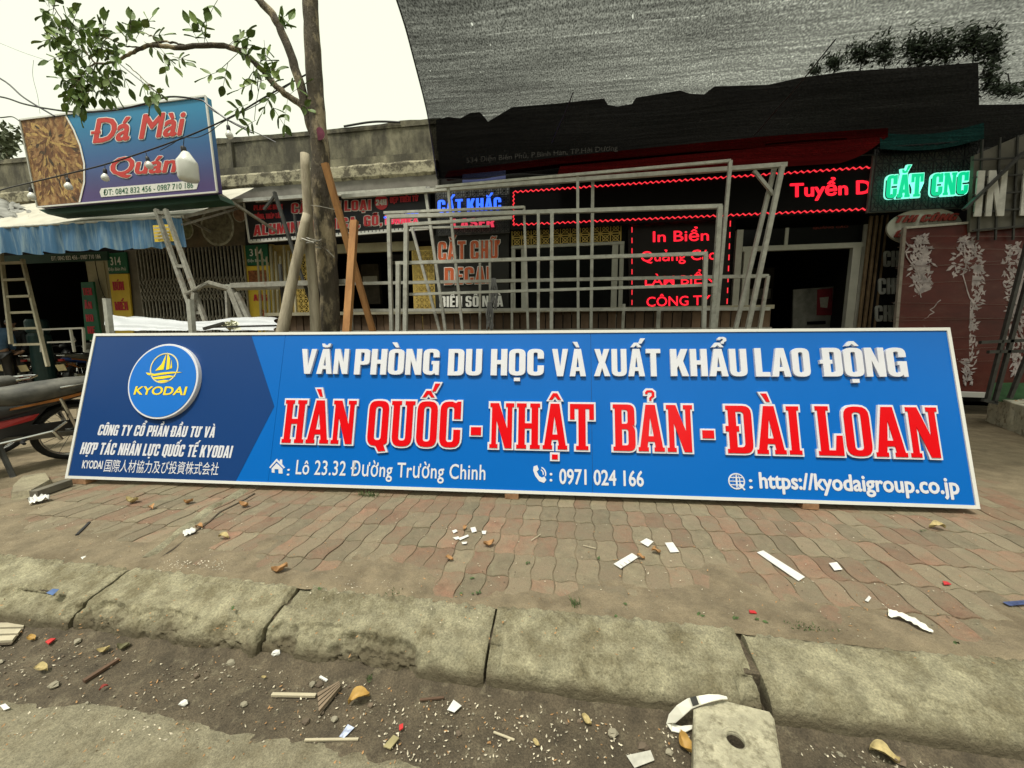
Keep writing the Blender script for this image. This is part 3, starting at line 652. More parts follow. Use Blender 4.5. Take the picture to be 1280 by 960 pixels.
# ---- left shop with parapet
zt = P(450, 157, 7.3).z; zl = P(450, 212, 6.95).z
xa = P(546, 200, 7.0).x
left = thing('low_building', 'low building with mouldy concrete parapet above the food stall and the metal cutting shop', 'building', (-9, 7.3, 0))
mb = MB()
def par(u, v):
    x = -34+(xa+34)*u; z = zl+(zt+.03*fb(x, 1, 0, .8)+.02*fb(x, 2, 0, 6)-zl)*v
    return (x, 7.3+.012*fb(x, z, 0, 2), z)
mb.grid(par, 160, 12); mb.grid(lambda u, v: (-34+(xa+34)*u, 7.3+.25*v, par(u, 1)[2]), 160, 1)
mb.build('parapet', M['concrete_old'], left, smooth=True)
mb = MB(); mb.box((-34, 7.28, zt-.1), (xa, 7.6, zt-.06)); mb.box((-34, 7.1, zl+.1), (xa, 7.3, zl+.28)); mb.build('coping', M['concrete_old'], left)
for xx in (-6.9,): 
    mb = MB(); mb.box((xx, 7.24, zl+.28), (xx+.1, 7.31, zt-.1)); mb.build('pilaster', M['concrete_old'], left)
mb = MB()
def led(u, v):
    x = -34+(xa+34)*u; pr = [(7.3, zl+.12), (6.98, zl+.1), (6.95, zl+.06), (6.95, zl-.12), (7.0, zl-.16)][int(v*4+.01)]
    return (x, pr[0]+.012*fb(x, pr[1], 2, 5), pr[1]+.015*fb(x, v, 1, 6))
mb.grid(led, 260, 4); mb.build('ledge', M['ledge'], left, smooth=False)
zs = P(450, 238, 7.0).z
mb = MB(); mb.box((-34, 7.0, zs-.06), (xa, 7.4, zl-.1)); mb.build('soffit', M['soffit'], left)
mb = MB(); mb.box((-34, 7.25, P(100, 320, 7.2).z), (xa, 7.4, zs-.06)); mb.build('lintel', M['darkwall'], left)
# inside of the two left shops
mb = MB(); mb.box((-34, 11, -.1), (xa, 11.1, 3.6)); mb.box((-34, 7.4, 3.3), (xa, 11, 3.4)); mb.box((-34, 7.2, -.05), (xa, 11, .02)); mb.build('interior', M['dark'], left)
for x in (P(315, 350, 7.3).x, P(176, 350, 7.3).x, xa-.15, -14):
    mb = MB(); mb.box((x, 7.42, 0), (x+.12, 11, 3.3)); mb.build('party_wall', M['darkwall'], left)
# corrugated gutter sheets on the ledge
zg = P(420, 243, 6.7).z
mb = MB()
x0g, x1g = P(285, 240, 6.7).x, P(535, 236, 6.7).x
mb.grid(lambda u, v: (x0g+(x1g-x0g)*u, 6.98-.36*v, zg+.12-.14*v+.012*math.sin(u*220)), 440, 3)
mb.box((x0g, 6.60, zg-.06), (x1g, 6.63, zg+.0)); mb.build('gutter', M['galv'], left)
# piers
def pier(xa_, xb_, y0, y1, m, par_, name='pier', Y=7.2, th=.2):
    X0, X1, Z0, Z1 = pxrect(xa_, xb_, y0, y1, Y); mb = MB(); mb.box((X0, Y, 0), (X1, Y+th, Z1)); return mb.build(name, m, par_)
pier(112, 134, 322, 400, M['beige'], left); pier(134, 161, 316, 400, M['beige'], left, Y=7.22); pier(161, 175, 312, 400, M['soffit'], left)
pier(308, 345, 306, 400, M['yellowwall'], left); pier(345, 372, 306, 400, M['yellowwall'], left, Y=7.22); 
pier(516, 546, 308, 400, M['yellowwall'], left)
X0, X1, Z0, Z1 = pxrect(372, 520, 305, 316, 7.2); mb = MB(); mb.box((X0, 7.16, Z0), (X1, 7.24, Z1)); mb.build('beam', M['beige'], left)
# perforated yellow sheets beside the opening
def perf(name, xa_, xb_, y0, y1, Y, m, parent, c=.07, style=0):
    X0, X1, Z0, Z1 = pxrect(xa_, xb_, y0, y1, Y); mb = MB(); nx = max(1, round((X1-X0)/c)); nz = max(1, round((Z1-Z0)/c)); dx = (X1-X0)/nx; dz = (Z1-Z0)/nz; t = c*(.08 if c < .1 else .11)
    for i in range(nx+1): mb.box((X0+i*dx-t/2, Y, Z0), (X0+i*dx+t/2, Y+.012, Z1))
    for j in range(nz+1): mb.box((X0, Y-.002, Z0+j*dz-t/2), (X1, Y+.010, Z0+j*dz+t/2))
    for i in range(nx):
        for j in range(nz):
            a = (X0+i*dx, Y+.004, Z0+j*dz); b = (a[0]+dx, a[1], a[2]+dz)
            mb.bar(a, b, t*.8, .008, up=(0,1,0)); mb.bar((a[0], a[1]+.001, b[2]), (b[0], a[1]+.001, a[2]), t*.8, .008, up=(0,1,0))
            if style: 
                cx, cz = a[0]+dx/2, a[2]+dz/2; q = [(cx+dx*.3*math.cos(k*math.pi/3), a[1]-.003, cz+dz*.3*math.sin(k*math.pi/3)) for k in range(6)]
                for k in range(6): mb.bar(q[k], q[(k+1) % 6], t*.7, .008, up=(0,1,0))
    o = mb.build(name, m, parent); return tag(o, kind='stuff') if parent else o
perf('perforated_panel', 366, 390, 318, 400, 7.12, M['goldlat'], left, .11, 0); perf('perforated_panel', 517, 543, 313, 400, 7.12, M['goldlat'], left, .11, 0)
mb = MB()
for i in range(9):
    xx = P(322+i*5.5, 350, 7.1).x; mb.bar((xx, 7.05, .4), (xx+.02, 7.15, 3.0-.1*(i % 3)), .035)
mb.build('leaning_strips', M['beige'], left)

# ---- folding scissor gate of the shuttered shop
X0, X1, Z0, Z1 = pxrect(176, 308, 308, 405, 7.1)
gate = thing('folding_gate', 'grey steel scissor gate closing the shop between the two yellow food signs', 'gate', ((X0+X1)/2, 7.1, 0))
Zt = P(240, 309, 7.1).z; n = 30
for i in range(n+1):
    x = X0+(X1-X0)*i/n; mb = MB(); mb.box((x-.012, 7.08, .02), (x+.012, 7.105, Zt)); mb.build('gate_bar', M['rustgalv'], gate)
mb = MB(); k = n//2; dx = (X1-X0)/k
for band in (.35, 1.15, 1.95):
    for i in range(k*2):
        x = X0+dx*i/2
        for j in range(3):
            z = band+j*.16; mb.bar((x, 7.07, z), (x+dx/2, 7.07, z+.16), .012, .006, up=(0,1,0)); mb.bar((x, 7.066, z+.16), (x+dx/2, 7.066, z), .012, .006, up=(0,1,0))
tag(mb.build('scissor_links', M['rustgalv'], gate), kind='stuff')
mb = MB(); mb.box((X0, 7.05, Zt), (X1, 7.13, Zt+.06)); mb.build('top_rail', M['rustgalv'], gate)

# ---- signs of the food stall
fw = wf(7.14)
def wtext(s, xa_, xb_, y0, y1, Y, m, parent, font=None, d1=.01, off=0, shear=0, gap=.075, space=.22):
    X0, X1, Z0, Z1 = pxrect(xa_, xb_, y0, y1, Y); return write(s, wf(Y), X0, X1, Z0, Z1, m, parent, 0.001, d1, font, off=off, shear=shear, gap=gap, space=space)
def wfont(s, xa_, xb_, y0, y1, Y, m, parent, bold=.01, d=.004, shear=0):
    X0, X1, Z0, Z1 = pxrect(xa_, xb_, y0, y1, Y); return text(s, wf(Y), X0, X1, Z0, Z1, m, parent, d=d, bold=bold, shear=shear)
n1 = panel('number_plate', [(133,317),(157,315),(160,341),(136,342)], 7.14, .03, M['green'], None, 'green 314 number plate left of the scissor gate', 'sign')
wfont('314', 138, 151, 321, 331.5, 7.14, M['whiteink'], n1, .01); wfont('Điện Biên Phủ', 135.5, 157.5, 334, 339.5, 7.14, M['whiteink'], n1, 0)
n2 = panel('number_plate', [(306,307),(334,305),(335,331),(309,332)], 7.14, .03, M['green'], None, 'green 314 number plate right of the scissor gate under the black metal cutting sign', 'sign')
wfont('314', 312, 328, 311, 320, 7.14, M['whiteink'], n2, .01); wfont('Điện Biên Phủ', 309.5, 333.5, 323.5, 328.5, 7.14, M['whiteink'], n2, 0)
s1 = panel('food_sign', [(136,343),(160,342),(167,420),(145,420)], 7.14, .03, M['ysign'], None, 'narrow yellow sign reading BUN MIEN in red left of the scissor gate', 'sign')
wtext('BÚN', 141.5, 155, 352, 363, 7.14, M['redink'], s1); wtext('MIẾN', 144, 160, 377, 388, 7.14, M['redink'], s1)
s2 = panel('food_sign', [(308,333),(336,332),(343,420),(315,420)], 7.14, .03, M['ysign'], None, 'narrow yellow sign with a food picture and red letters right of the scissor gate', 'sign')
mb = MB(); a, b, c, d = pxrect(311, 333, 338, 354, 7.135); mb.box((a, 7.13, c), (b, 7.139, d)); mb.build('food_picture', mat('food picture', (.22,.08,.03), .6, var=.7, scale=14), s2)
wtext('ANG', 317, 334, 368, 376, 7.14, M['redink'], s2); wtext('SO', 325, 334, 387, 396, 7.14, M['redink'], s2)
s3 = panel('vertical_sign', [(101,353),(116,352),(126,425),(107,425)], 7.0, .04, M['green'], None, 'narrow green vertical sign with red letters beside the beige pier of the food stall', 'sign')
for s_, y, xx in (('TIEM', 360, 104), ('ĂN', 377, 106), ('NO', 393, 108), ('NE', 408, 110)): wtext(s_, xx, xx+(11 if s_ == 'TIEM' else 9), y, y+9, 7.0, M['redink'], s3)
hd = panel('header_sign', [(0,320),(134,314),(134,325),(0,331)], 7.1, .04, M['dgreen'], None, 'dark green strip sign with white phone numbers over the food stall opening', 'sign')
wfont('ĐT: 0842 832 456 - 0987 710 186', 64, 126, 319, 324.5, 7.1, M['whiteink'], hd, .01)
# stall contents: white table frame, cooler stack
tb = thing('metal_table', 'white tube frame table inside the dark food stall', 'table', tuple(P(80, 430, 6.6)))
for a, b in (((52,412),(104,410)), ((88,411),(93,440)), ((104,410),(106,440)), ((52,412),(52,440)), ((60,428),(92,427))):
    mb = MB(); mb.bar(P(*a, 6.6), P(*b, 6.6), .035); mb.build('tube', M['white'], tb)
jar = MB(); c = P(36, 440, 6.5)
jar.lathe([(.15,-1.0),(.18,-.3),(.16,.1),(.18,.15),(.18,.3),(.15,.35),(.18,.4),(.18,.6),(.15,.65)], (c.x, 6.7, c.z+.05), 20)
tag(jar.build('basin_stack', mat('dark green plastic', (.015,.04,.04), .35, var=.2), smooth=False, loc=(c.x, 6.7, 0)), 'stack of dark plastic basins behind the wooden ladder', 'basins')

# ---- banner with bowls behind the awning
bn = panel('food_banner', [(222,262),(306,252),(306,306),(222,310)], 6.95, .02, mat('brown food banner', (.09,.075,.05), .6, var=.5, scale=5, col2=(.14,.1,.06)), None, 'brown banner with pictures of food bowls under the awning end', 'banner')
for cx, cy, r, cc in ((232,288,10,(.16,.17,.1)), (272,284,21,(.15,.14,.1)), (300,268,9,(.2,.12,.08))):
    a = P(cx-r, cy, 6.95); b = P(cx+r, cy, 6.95); rr = (b.x-a.x)/2
    for q, (k, dd, ccc) in enumerate(((1, .004, (.3,.3,.24)), (.88, .007, cc))):
        mb = MB(); raised(mb, [[[( (a.x+b.x)/2+rr*k*math.cos(t*math.pi/12), a.z+rr*k*math.sin(t*math.pi/12)) for t in range(24)]]], wf(6.95), .001, dd)
        mb.build('bowl_picture', mat('bowl print', ccc, .6, var=.6, scale=11), bn)
# ---- blue awning
YA, YB = 5.4, 6.9
za = P(110, 278, YA).z; zb = P(110, 250, YB).z
aw = thing('awning', 'cream roofed awning with scalloped blue valance over the food stall', 'awning', (P(100, 300, YA).x, YA, za))
xr = P(228, 272, YA).x; xl = xr-9
M['cream'] = mat('cream awning sheet', (.48,.46,.38), .8, var=.12, scale=3, col2=(.33,.31,.25), c2pos=.6)
M['bluecloth'] = mat('blue cloth with lit folds', (.045,.125,.23), .85, var=.2, scale=3, stretch=(3,3,.25), col2=(.19,.27,.31), c2pos=.57, c2w=.1, c2scale=3.5)  # pale upright streaks put the light on the folds into the cloth colour
mb = MB(); mb.grid(lambda u, v: (xl+(xr-xl)*u, YA+(YB-YA)*v, za+(zb-za)*v-.04*math.sin(math.pi*v)+.012*math.sin(u*34)), 120, 8); mb.build('roof_sheet', M['cream'], aw, smooth=True)
zv = P(110, 311, YA).z
def val(u, v):
    x = xl+(xr-xl)*u; ph = x*11+1.3*math.sin(x*2.1); fold = .03*math.sin(ph)*(.25+v)+.012*math.sin(ph*2.3+1)
    return (x, YA-.01+fold, za-.01-(za-zv)*v - (.035*abs(math.sin(x*7.5)) if v > .95 else 0) + .01*math.sin(x*3))
mb = MB(); mb.grid(val, 700, 8); mb.build('valance', M['bluecloth'], aw, smooth=True)
a, b, c, d = pxrect(193, 217, 281, 302, YA-.06); mb = MB(); mb.grid(lambda u, v: (a+(b-a)*u, YA-.07+.012*math.sin(u*9), c+(d-c)*v), 8, 3); mb.build('notice', M['ysign'], aw)
for k in range(4):
    zz = c+(d-c)*(.2+.2*k); mb = MB(); mb.box((a+.04, YA-.095, zz-.012), (b-.04, YA-.088, zz+.012)); mb.build('notice_line', M['beige'], aw)
mb = MB(); mb.tube([(xl, YA, za), (xr, YA, za)], .02); mb.build('front_rail', M['galv'], aw)
mb = MB(); mb.bar((xr, YA, za), P(302, 254, 6.9), .05); mb.build('side_arm', M['galv'], aw)
mb = MB(); mb.bar(P(228, 281, YA), P(300, 260, 6.9), .03); mb.build('side_arm', M['rustgalv'], aw)
# crumpled tarpaulin on the roof
mb = MB()
def tp(u, v):
    p = P(-12+70*u, 283-36*v*(1-.45*u), 5.9+.8*v); return p+Vector((0, .12*fb(u*3, v*3, 1, 2), .10*fb(u, v, 4, 4)*(.5+v)))
mb.grid(tp, 40, 20)
tag(mb.build('tarpaulin', mat('grey tarpaulin', (.2,.2,.18), .7, var=.5, scale=4, stretch=(1,1,3)), smooth=True, loc=tuple(P(20, 270, 6))), 'crumpled grey tarpaulin on the left end of the awning roof', 'tarpaulin')

# ---- roadside restaurant sign
YS = 5.25
M['bluegrad'], t, b_ = new_mat('blue to violet sign print'); N = t.nodes; L = t.links
tc = N.new('ShaderNodeTexCoord'); sp = N.new('ShaderNodeSeparateXYZ'); rp_ = N.new('ShaderNodeValToRGB'); L.new(tc.outputs['Generated'], sp.inputs[0]); L.new(sp.outputs['Z'], rp_.inputs[0])
e = rp_.color_ramp.elements; e[0].position = .12; e[0].color = (.07,.045,.17,1); e[1].position = .9; e[1].color = (.015,.2,.38,1); q = e.new(.5); q.color = (.025,.1,.27,1); L.new(rp_.outputs[0], b_.inputs['Base Color']); b_.inputs['Roughness'].default_value = .45
rs = panel('restaurant_sign', [(25,150),(257,120),(271.5,240),(47,259)], YS, .09, M['bluegrad'], None, 'big blue restaurant sign with a meat picture standing on the awning roof', 'sign')
M['meat'] = mat('roast meat print', (.15,.065,.022), .6, var=.85, scale=6, stretch=(1.3,1,.8), col2=(.4,.25,.1), c2pos=.53, c2w=.07, c2scale=7, detail=8)
f = wf(YS)
def pp(x, y, Y=YS): q = P(x, y, Y); return (q.x, q.z)
curve = [(84,145),(94,163),(102,183),(107,205),(107,228),(101,253)]
mb = MB(); raised(mb, [[[pp(26,151), *[pp(x, y) for x, y in curve[0:1]], *[pp(x, y) for x, y in curve[1:]], pp(48,257.5)]]], f, .002, .006); mb.build('meat_picture', M['meat'], rs)
rr3 = random.Random(4); mm_ = [mat('print brown', (.12,.05,.02), .6, var=.5, scale=30), mat('print gold', (.42,.27,.09), .6, var=.4, scale=30), mat('print tan', (.28,.15,.06), .6, var=.5, scale=30), mat('print dark', (.05,.03,.015), .6, var=.4, scale=30)]
bl3 = [MB() for _ in mm_]
def xlim(y):
    for (a, b), (c, d) in zip(curve, curve[1:]):
        if b <= y <= d: return a+(c-a)*(y-b)/(d-b)
    return 98
for k in range(230):
    y = rr3.uniform(156, 252); x = rr3.uniform(30+(y-150)*.2, xlim(y)-3); an = math.atan2(y-175, x-62)+rr3.uniform(-.5, .5); ln = rr3.uniform(3, 8); wd = rr3.uniform(.7, 2.2)
    dx_, dy_ = math.cos(an), math.sin(an); q = [(x-dx_*ln, y-dy_*ln), (x-dx_*ln*.3-dy_*wd, y-dy_*ln*.3+dx_*wd), (x+dx_*ln*.5-dy_*wd*.7, y+dy_*ln*.5+dx_*wd*.7), (x+dx_*ln, y+dy_*ln), (x+dx_*ln*.4+dy_*wd, y+dy_*ln*.4-dx_*wd), (x-dx_*ln*.4+dy_*wd*.8, y-dy_*ln*.4-dx_*wd*.8)]
    if max(p[0] for p in q) > xlim(y)-1 or min(p[0]-(25+(p[1]-150)*.2) for p in q) < 2 or max(p[1] for p in q) > 253: continue
    bl3[rr3.choice((0,0,1,1,2,2,3))].add([(lambda w_: (w_.x, YS-.0061-.00001*k, w_.z))(P(px_, py_, YS)) for px_, py_ in q], [(0,1,2,3,4,5)])
for b3, m3 in zip(bl3, mm_): tag(b3.build('meat_strips', m3, rs), kind='stuff')
mb = MB(); raised(mb, [[[pp(x, y) for x, y in curve]+[pp(x-2, y) for x, y in reversed(curve)]]], f, .006, .009); mb.build('white_curve', M['whiteink'], rs)
for a, b in (((25,150),(257,120)), ((257,120),(271.5,240)), ((25,150),(47,259)), ((47,259),(271.5,240))):
    mb = MB(); mb.bar(P(*a, YS-.01), P(*b, YS-.01), .022); mb.build('frame', M['white'] if b != (47,259) else M['galv'], rs)
def rtext(s_, x0, x1, y0, y1, slope):
    me = text_mesh(s_, 0, eps=0)
    cp0, ax, bx, ay, by = bold_copies(me, .03, .2)
    for bd, dd, ml, nm in ((.062, .008, M['whiteink'], 'lettering_outline'), (.03, .012, bpy.data.materials.get('sign red') or mat('sign red', (.52,.04,.035), .5, var=.04), 'lettering')):
        mb = MB()
        for vv, fs, dz in bold_copies(me, bd, .2)[0]:
            vs = []
            for vx, vy in vv:
                u = (vx-ax)/(bx-ax); w_ = (vy-ay)/(by-ay); x = x0+(x1-x0)*u; q = P(x, y1+(y0-y1)*w_+slope*(x-x0), YS); vs.append((q.x, YS-dd-dz, q.z))
            mb.add(vs, fs)
        mb.build(nm, ml, rs)
rtext('Dá Mài', 117, 233, 149, 180, -.09)
for dd, ml, e_ in ((.0098, M['whiteink'], 1.3), (.0138, bpy.data.materials['sign red'], 0)):
    mb = MB(); mb.prism([(a_.x, YS-dd, a_.z) for a_ in (P(115-e_,168.2+e_,YS), P(127+e_,167.2+e_,YS), P(127+e_,163.8-e_,YS), P(115-e_,164.8-e_,YS))], (0,.0008,0)); mb.build('lettering_bar', ml, rs)
rtext('Quán', 139, 222, 197, 224, -.05)
a, b = pp(125, 245), pp(248, 228)
rr_ = [pp(127,246.5), pp(125,240), pp(127,235.5), pp(246,225.5), pp(248,230), pp(246,236.5)]
mb = MB(); raised(mb, [[rr_]], f, .002, .006); mb.build('number_strip', M['whiteink'], rs)
me = text_mesh('ĐT: 0842 832 456 - 0987 710 186', 0); mb = MB(); xs = [v.co.x for v in me.vertices]; ys = [v.co.y for v in me.vertices]; vs = []
for v in me.vertices:
    u = (v.co.x-min(xs))/(max(xs)-min(xs)); w_ = (v.co.y-min(ys))/(max(ys)-min(ys)); q = P(130+112*u, 244.5-9.5*u-7.5*w_, YS); vs.append((q.x, YS-.009, q.z))
mb.add(vs, [tuple(p.vertices) for p in me.polygons]); mb.build('lettering', M['green'], rs)
mb = MB(); mb.prism([P(48,262,YS+.08), P(272,243,YS+.08), P(276,250,YS+.08), P(200,257,YS+.08), P(60,268,YS+.08)], (0,.25,0)); mb.build('sign_base', M['dgreen'], rs)
for x in (60, 150, 255):
    mb = MB(); q = P(x, 230, YS+.15); mb.bar(q, (q.x, 6.9, q.z-.35), .04); mb.build('stay', M['rustgalv'], rs)

# ---- black sign of the metal cutting shop
YK = 6.85
ks = panel('shop_sign', [(305,254),(320,250),(320,252),(535,237),(536,286),(312,303)], YK, .12, mat('black sign film', (.022,.022,.025), .35, var=.15, scale=3, spec=.3), None, 'long black shop sign with red cutting service letters behind the tree', 'sign')
def ktext(s_, x0, x1, yb, h, slope, font=SANS, m=None, gap=.075, out=True, Y=YK, parent=None, space=.2, shear=0):
    lay, W = layout(s_, font, gap, space); parent = parent or ks
    mo, mi = MB(), MB()
    for gx, gw, isls in lay:
        isl = [[[ (lambda q: (q.x, q.z))(P(x0+(x1-x0)*(gx+p[0]+shear*p[1])/W, yb+slope*(x1-x0)*(gx+p[0])/W-h*p[1], Y)) for p in l] for l in i] for i in isls]
        if out: raised(mo, isl, wf(Y), 0.001, .012, off=.012)
        raised(mi, isl, wf(Y), .013 if out else .001, .02)
    if out: mo.build('lettering_outline', M['whiteink'], parent)
    mi.build('lettering', m or M['pinkface'], parent)
ktext('CẮT KIM LOẠI', 365, 464, 267, 12.5, -.045); ktext('ALUMINIUM, MICA, GỖ,', 318, 478, 295, 13, -.085); ktext('FORMEX', 482, 523, 281, 11.5, -.06, m=M['pinkled'])
ktext('PLASTIC INOX', 318, 354, 263, 6, -.04, out=False); ktext('ĐỒNG, THÉP TẤM', 319, 354, 274, 6, -.04, out=False)
ktext('ĐẸP TRÊN TỪ', 488, 523, 254, 7, -.07, out=False)
cq = P(477, 253, YK); mb = MB(); raised(mb, [[[(cq.x+.13*math.cos(k*math.pi/12), cq.z+.13*math.sin(k*math.pi/12)) for k in range(24)]]], wf(YK), .001, .012); mb.build('round_badge', M['pinkface'], ks)
ktext('24H', 470.5, 483.5, 257, 7, -.05, out=False, m=M['whiteink'], Y=YK-.013)
q0, q1 = P(480, 272, YK-.03), P(524, 266, YK-.03)
mb = MB(); [mb.bar((q0.x+(q1.x-q0.x)*k/9, q0.y, q0.z+(q1.z-q0.z)*k/9), (q0.x+(q1.x-q0.x)*(k+.7)/9, q0.y, q0.z+(q1.z-q0.z)*(k+.7)/9), .022) for k in range(9)]; mb.build('blue_light_strip', M['blueled'], ks)
for i in range(48):     # scalloped white lower trim
    u0, u1 = i/48, (i+.72)/48; a = P(312+224*u0, 303-17*u0, YK-.01); b = P(312+224*u1, 303-17*u1, YK-.01)
    mb = MB(); mb.prism([a, b, b+Vector((0,0,.05)), a+Vector((0,0,.05))], (0,.015,0)); mb.build('trim_tooth', M['white'], ks)
for a, b in (((305,254),(312,303)), ((320,252),(536,237)), ((312,303),(536,286))):
    mb = MB(); mb.bar(P(*a, YK-.004), P(*b, YK-.004), .03); mb.build('trim', M['white'], ks)

# ---- the dark printing shop under the net
X_L, X_R = P(546, 200, 7.1).x, P(1240, 200, 7.1).x+3
shop = thing('printing_shop', 'dark shop house with led signs under the black shade net', 'building', ((X_L+X_R)/2, 7.1, 0))
top = [(545,150),(560,146),(575,148),(588,141),(600,140),(610,152),(620,146),(640,134),(700,129),(755,123),(760,131),(772,133),(790,130),(795,122),(850,113),(862,117),(880,118),(893,108),(960,106),(1000,97),(1060,89),(1140,84),(1223,78),(1224,131),(1300,130),(1420,126)]
Zb = P(867, 264, 7.1).z-.02
pts = [(P(x, y, 7.1).x, P(x, y, 7.1).z) for x, y in top]
mb = MB(); raised(mb, [[[(X_L, Zb), (X_R+1, Zb), (X_R+1, pts[-1][1])]+[p for p in reversed(pts)]]], wf(7.3), 0, .2)
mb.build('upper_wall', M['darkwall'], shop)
def wseg(xa_, xb_, z0, z1, m=M['darkwall'], ya=7.1, yb=7.3, nm='wall'):
    a = P(xa_, 350, 7.1).x; b = P(xb_, 350, 7.1).x; mb = MB(); mb.box((a, ya, z0), (b, yb, z1)); return mb.build(nm, m, shop)
wseg(546, 640, 0, Zb); wseg(778, 915, 0, Zb); wseg(1078, 1420, 0, Zb); wseg(640, 778, 0, .95); wseg(640, 778, P(700, 312, 7.1).z, Zb)
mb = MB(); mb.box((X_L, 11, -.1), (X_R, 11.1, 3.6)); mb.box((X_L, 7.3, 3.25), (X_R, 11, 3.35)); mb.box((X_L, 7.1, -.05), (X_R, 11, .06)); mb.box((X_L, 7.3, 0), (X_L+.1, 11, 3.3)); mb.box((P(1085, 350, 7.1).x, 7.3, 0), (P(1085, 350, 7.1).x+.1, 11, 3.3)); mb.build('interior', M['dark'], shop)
# window
win = MB(); a, b, c, d = pxrect(640, 778, 306, 420, 7.08); d = P(709, 309, 7.08).z
for x0, x1 in ((a, a+.07), (a+.18, a+.27), (b-.2, b-.1), (b-.07, b)): win.box((x0, 7.03, .95), (x1, 7.09, d))
win.box((a, 7.02, d), (b, 7.1, d+.05)); w_ = win.build('window', M['doorframe'], shop)
mb = MB(); mb.box((a+.27, 7.06, .97), (b-.2, 7.068, d-.01)); mb.build('pane', M['glassdark'], w_)
perf('gold_lattice', 640, 776, 282, 306, 7.05, M['goldlat'], shop, .17, 1)
# door
a, b, _, _ = pxrect(915, 1078, 290, 420, 7.08); zt2 = P(1000, 313, 7.08).z
zt3 = P(1000, 285, 7.08).z
df = MB(); df.box((a, 7.02, .06), (a+.1, 7.1, zt3)); df.box((a+.13, 7.0, .06), (a+.25, 7.08, zt2)); df.box((b-.1, 7.02, .06), (b, 7.1, zt3)); df.box((b-.24, 7.0, .06), (b-.12, 7.08, zt2)); df.box((a+.1, 7.01, zt2), (b-.1, 7.09, zt2+.08)); df.box(((a+b)/2-.25, 7.03, zt2+.08), ((a+b)/2-.2, 7.08, zt3)); df.build('door_frame', M['doorframe'], shop)
mb = MB(); mb.box((a+.1, 7.05, zt2+.08), (b-.1, 7.058, zt3)); mb.build('transom_glass', M['glassdark'], shop)
wfont('QUẢNG CÁO', 1016, 1060, 282, 286, 7.04, mat('faded red ink', (.2,.03,.02)), shop, .01)
# poster stand inside the door
ps = panel('poster_board', [(992,362),(1042,358),(1040,440),(990,440)], 7.9, .04, mat('grey white poster', (.2,.2,.18), .7, var=.5, scale=4), None, 'pale poster board standing inside the dark shop door', 'poster')
panel('poster_picture', [(1022,362),(1041,360),(1040,394),(1021,394)], 7.88, .01, mat('poster red', (.22,.02,.03), .7, var=.4, scale=6), ps)
panel('poster_text', [(1009,402),(1032,401),(1032,405),(1009,406)], 7.88, .01, M['signblack'], ps); panel('poster_face', [(1025,372),(1036,371),(1034,385),(1026,384)], 7.87, .008, M['papergrey'], ps)
# folding gate pushed aside
gt = thing('folding_gate', 'rusty folding gate pushed together right of the dark shop door', 'gate', (P(1088, 350, 6.95).x, 6.95, 0))
for i in range(7):
    x = P(1078+i*3.4, 350, 6.95).x; mb = MB(); mb.box((x, 6.93+.03*(i % 2), .02), (x+.022, 6.96+.03*(i % 2), P(1088, 270, 6.95).z)); mb.build('gate_bar', mat('rusty bar', (.16,.11,.06), .6, metal=.3, var=.4) if i == 0 else bpy.data.materials['rusty bar'], gt)
# address fascia
fa = thing('address_fascia', 'dim red fascia with the street address under the edge of the shade net', 'sign', tuple(P(700, 210, 6.9)))
mb = MB(); mb.prism([P(556,222,6.9), P(560,214,6.9), P(700,196,6.9), P(960,170,6.9), P(1110,160,6.9), P(1110,178,6.9), P(960,184,6.9), P(860,190,6.9), P(700,205,6.9)][::-1], (0,.15,0)); mb.build('fascia_board', M['redsign'], fa)
aw2 = thing('red_awning', 'dark red awning cloth above the right end of the led ticker', 'awning', tuple(P(1000, 190, 6.5)))
mb = MB()
def ra(u, v):
    top_ = P(700+410*u, 208-38*u, 6.9); bot = P(690+360*u, 226-22*u, 6.2); return top_*(1-v)+bot*v+Vector((0,0,-.06*math.sin(math.pi*v)))
mb.grid(ra, 40, 6); mb.build('cloth', M['redsign'], aw2, smooth=True); mb = MB(); mb.tube([P(957,180,6.3), P(1000,176,6.3), P(1058,172.5,6.3)], .018); mb.build('pole', M['redsign'], aw2)
gc_ = MB(); gc_.grid(lambda u, v: P(1100+130*u, 186-14*u-20*v+8*math.sin(u*3), 6.6+.4*v), 20, 4); tag(gc_.build('green_canopy', mat('dark green canopy', (.003,.022,.019), .9, spec=.05, var=.2), smooth=True, loc=tuple(P(1160, 180, 6.8))), 'dark green canopy edge above the green letters', 'awning')
bp_ = panel('blue_banner', [(578,218),(632,213),(632,228),(578,233)], 6.8, .03, mat('dim blue banner', (.02,.03,.12), .6, var=.2), None, 'small dim blue banner above the blue led letters', 'banner')

# led ticker
YL = 6.82
tk = panel('led_ticker', [(638,234),(1098,203),(1094,264),(638,287)], YL, .12, M['signblack'], None, 'long black led ticker with zigzag red lights around its edge', 'led sign')
def zig(a, b, nz, amp, Y, parent, r=.0085):
    a = P(*a, Y-.012); b = P(*b, Y-.012); d = b-a; nn = Vector((-d.z, 0, d.x)).normalized()*amp; mb = MB()
    pts = [a+d*(i/(2*nz))+nn*(1 if i % 2 else -1) for i in range(2*nz+1)]
    for i in range(2*nz): mb.bar(pts[i], pts[i+1], r*2 if i % 2 else r*1.1, r, up=(0,1,0))
    mb.build('light_chain', M['redled2'], parent)
zig((641,240),(1095,208.5), 62, .016, YL, tk); zig((642,281),(1090,261), 62, .016, YL, tk); zig((642,241),(642,281), 8, .014, YL, tk); zig((1094,209),(1089,260), 7, .014, YL, tk)
X0_ = 986
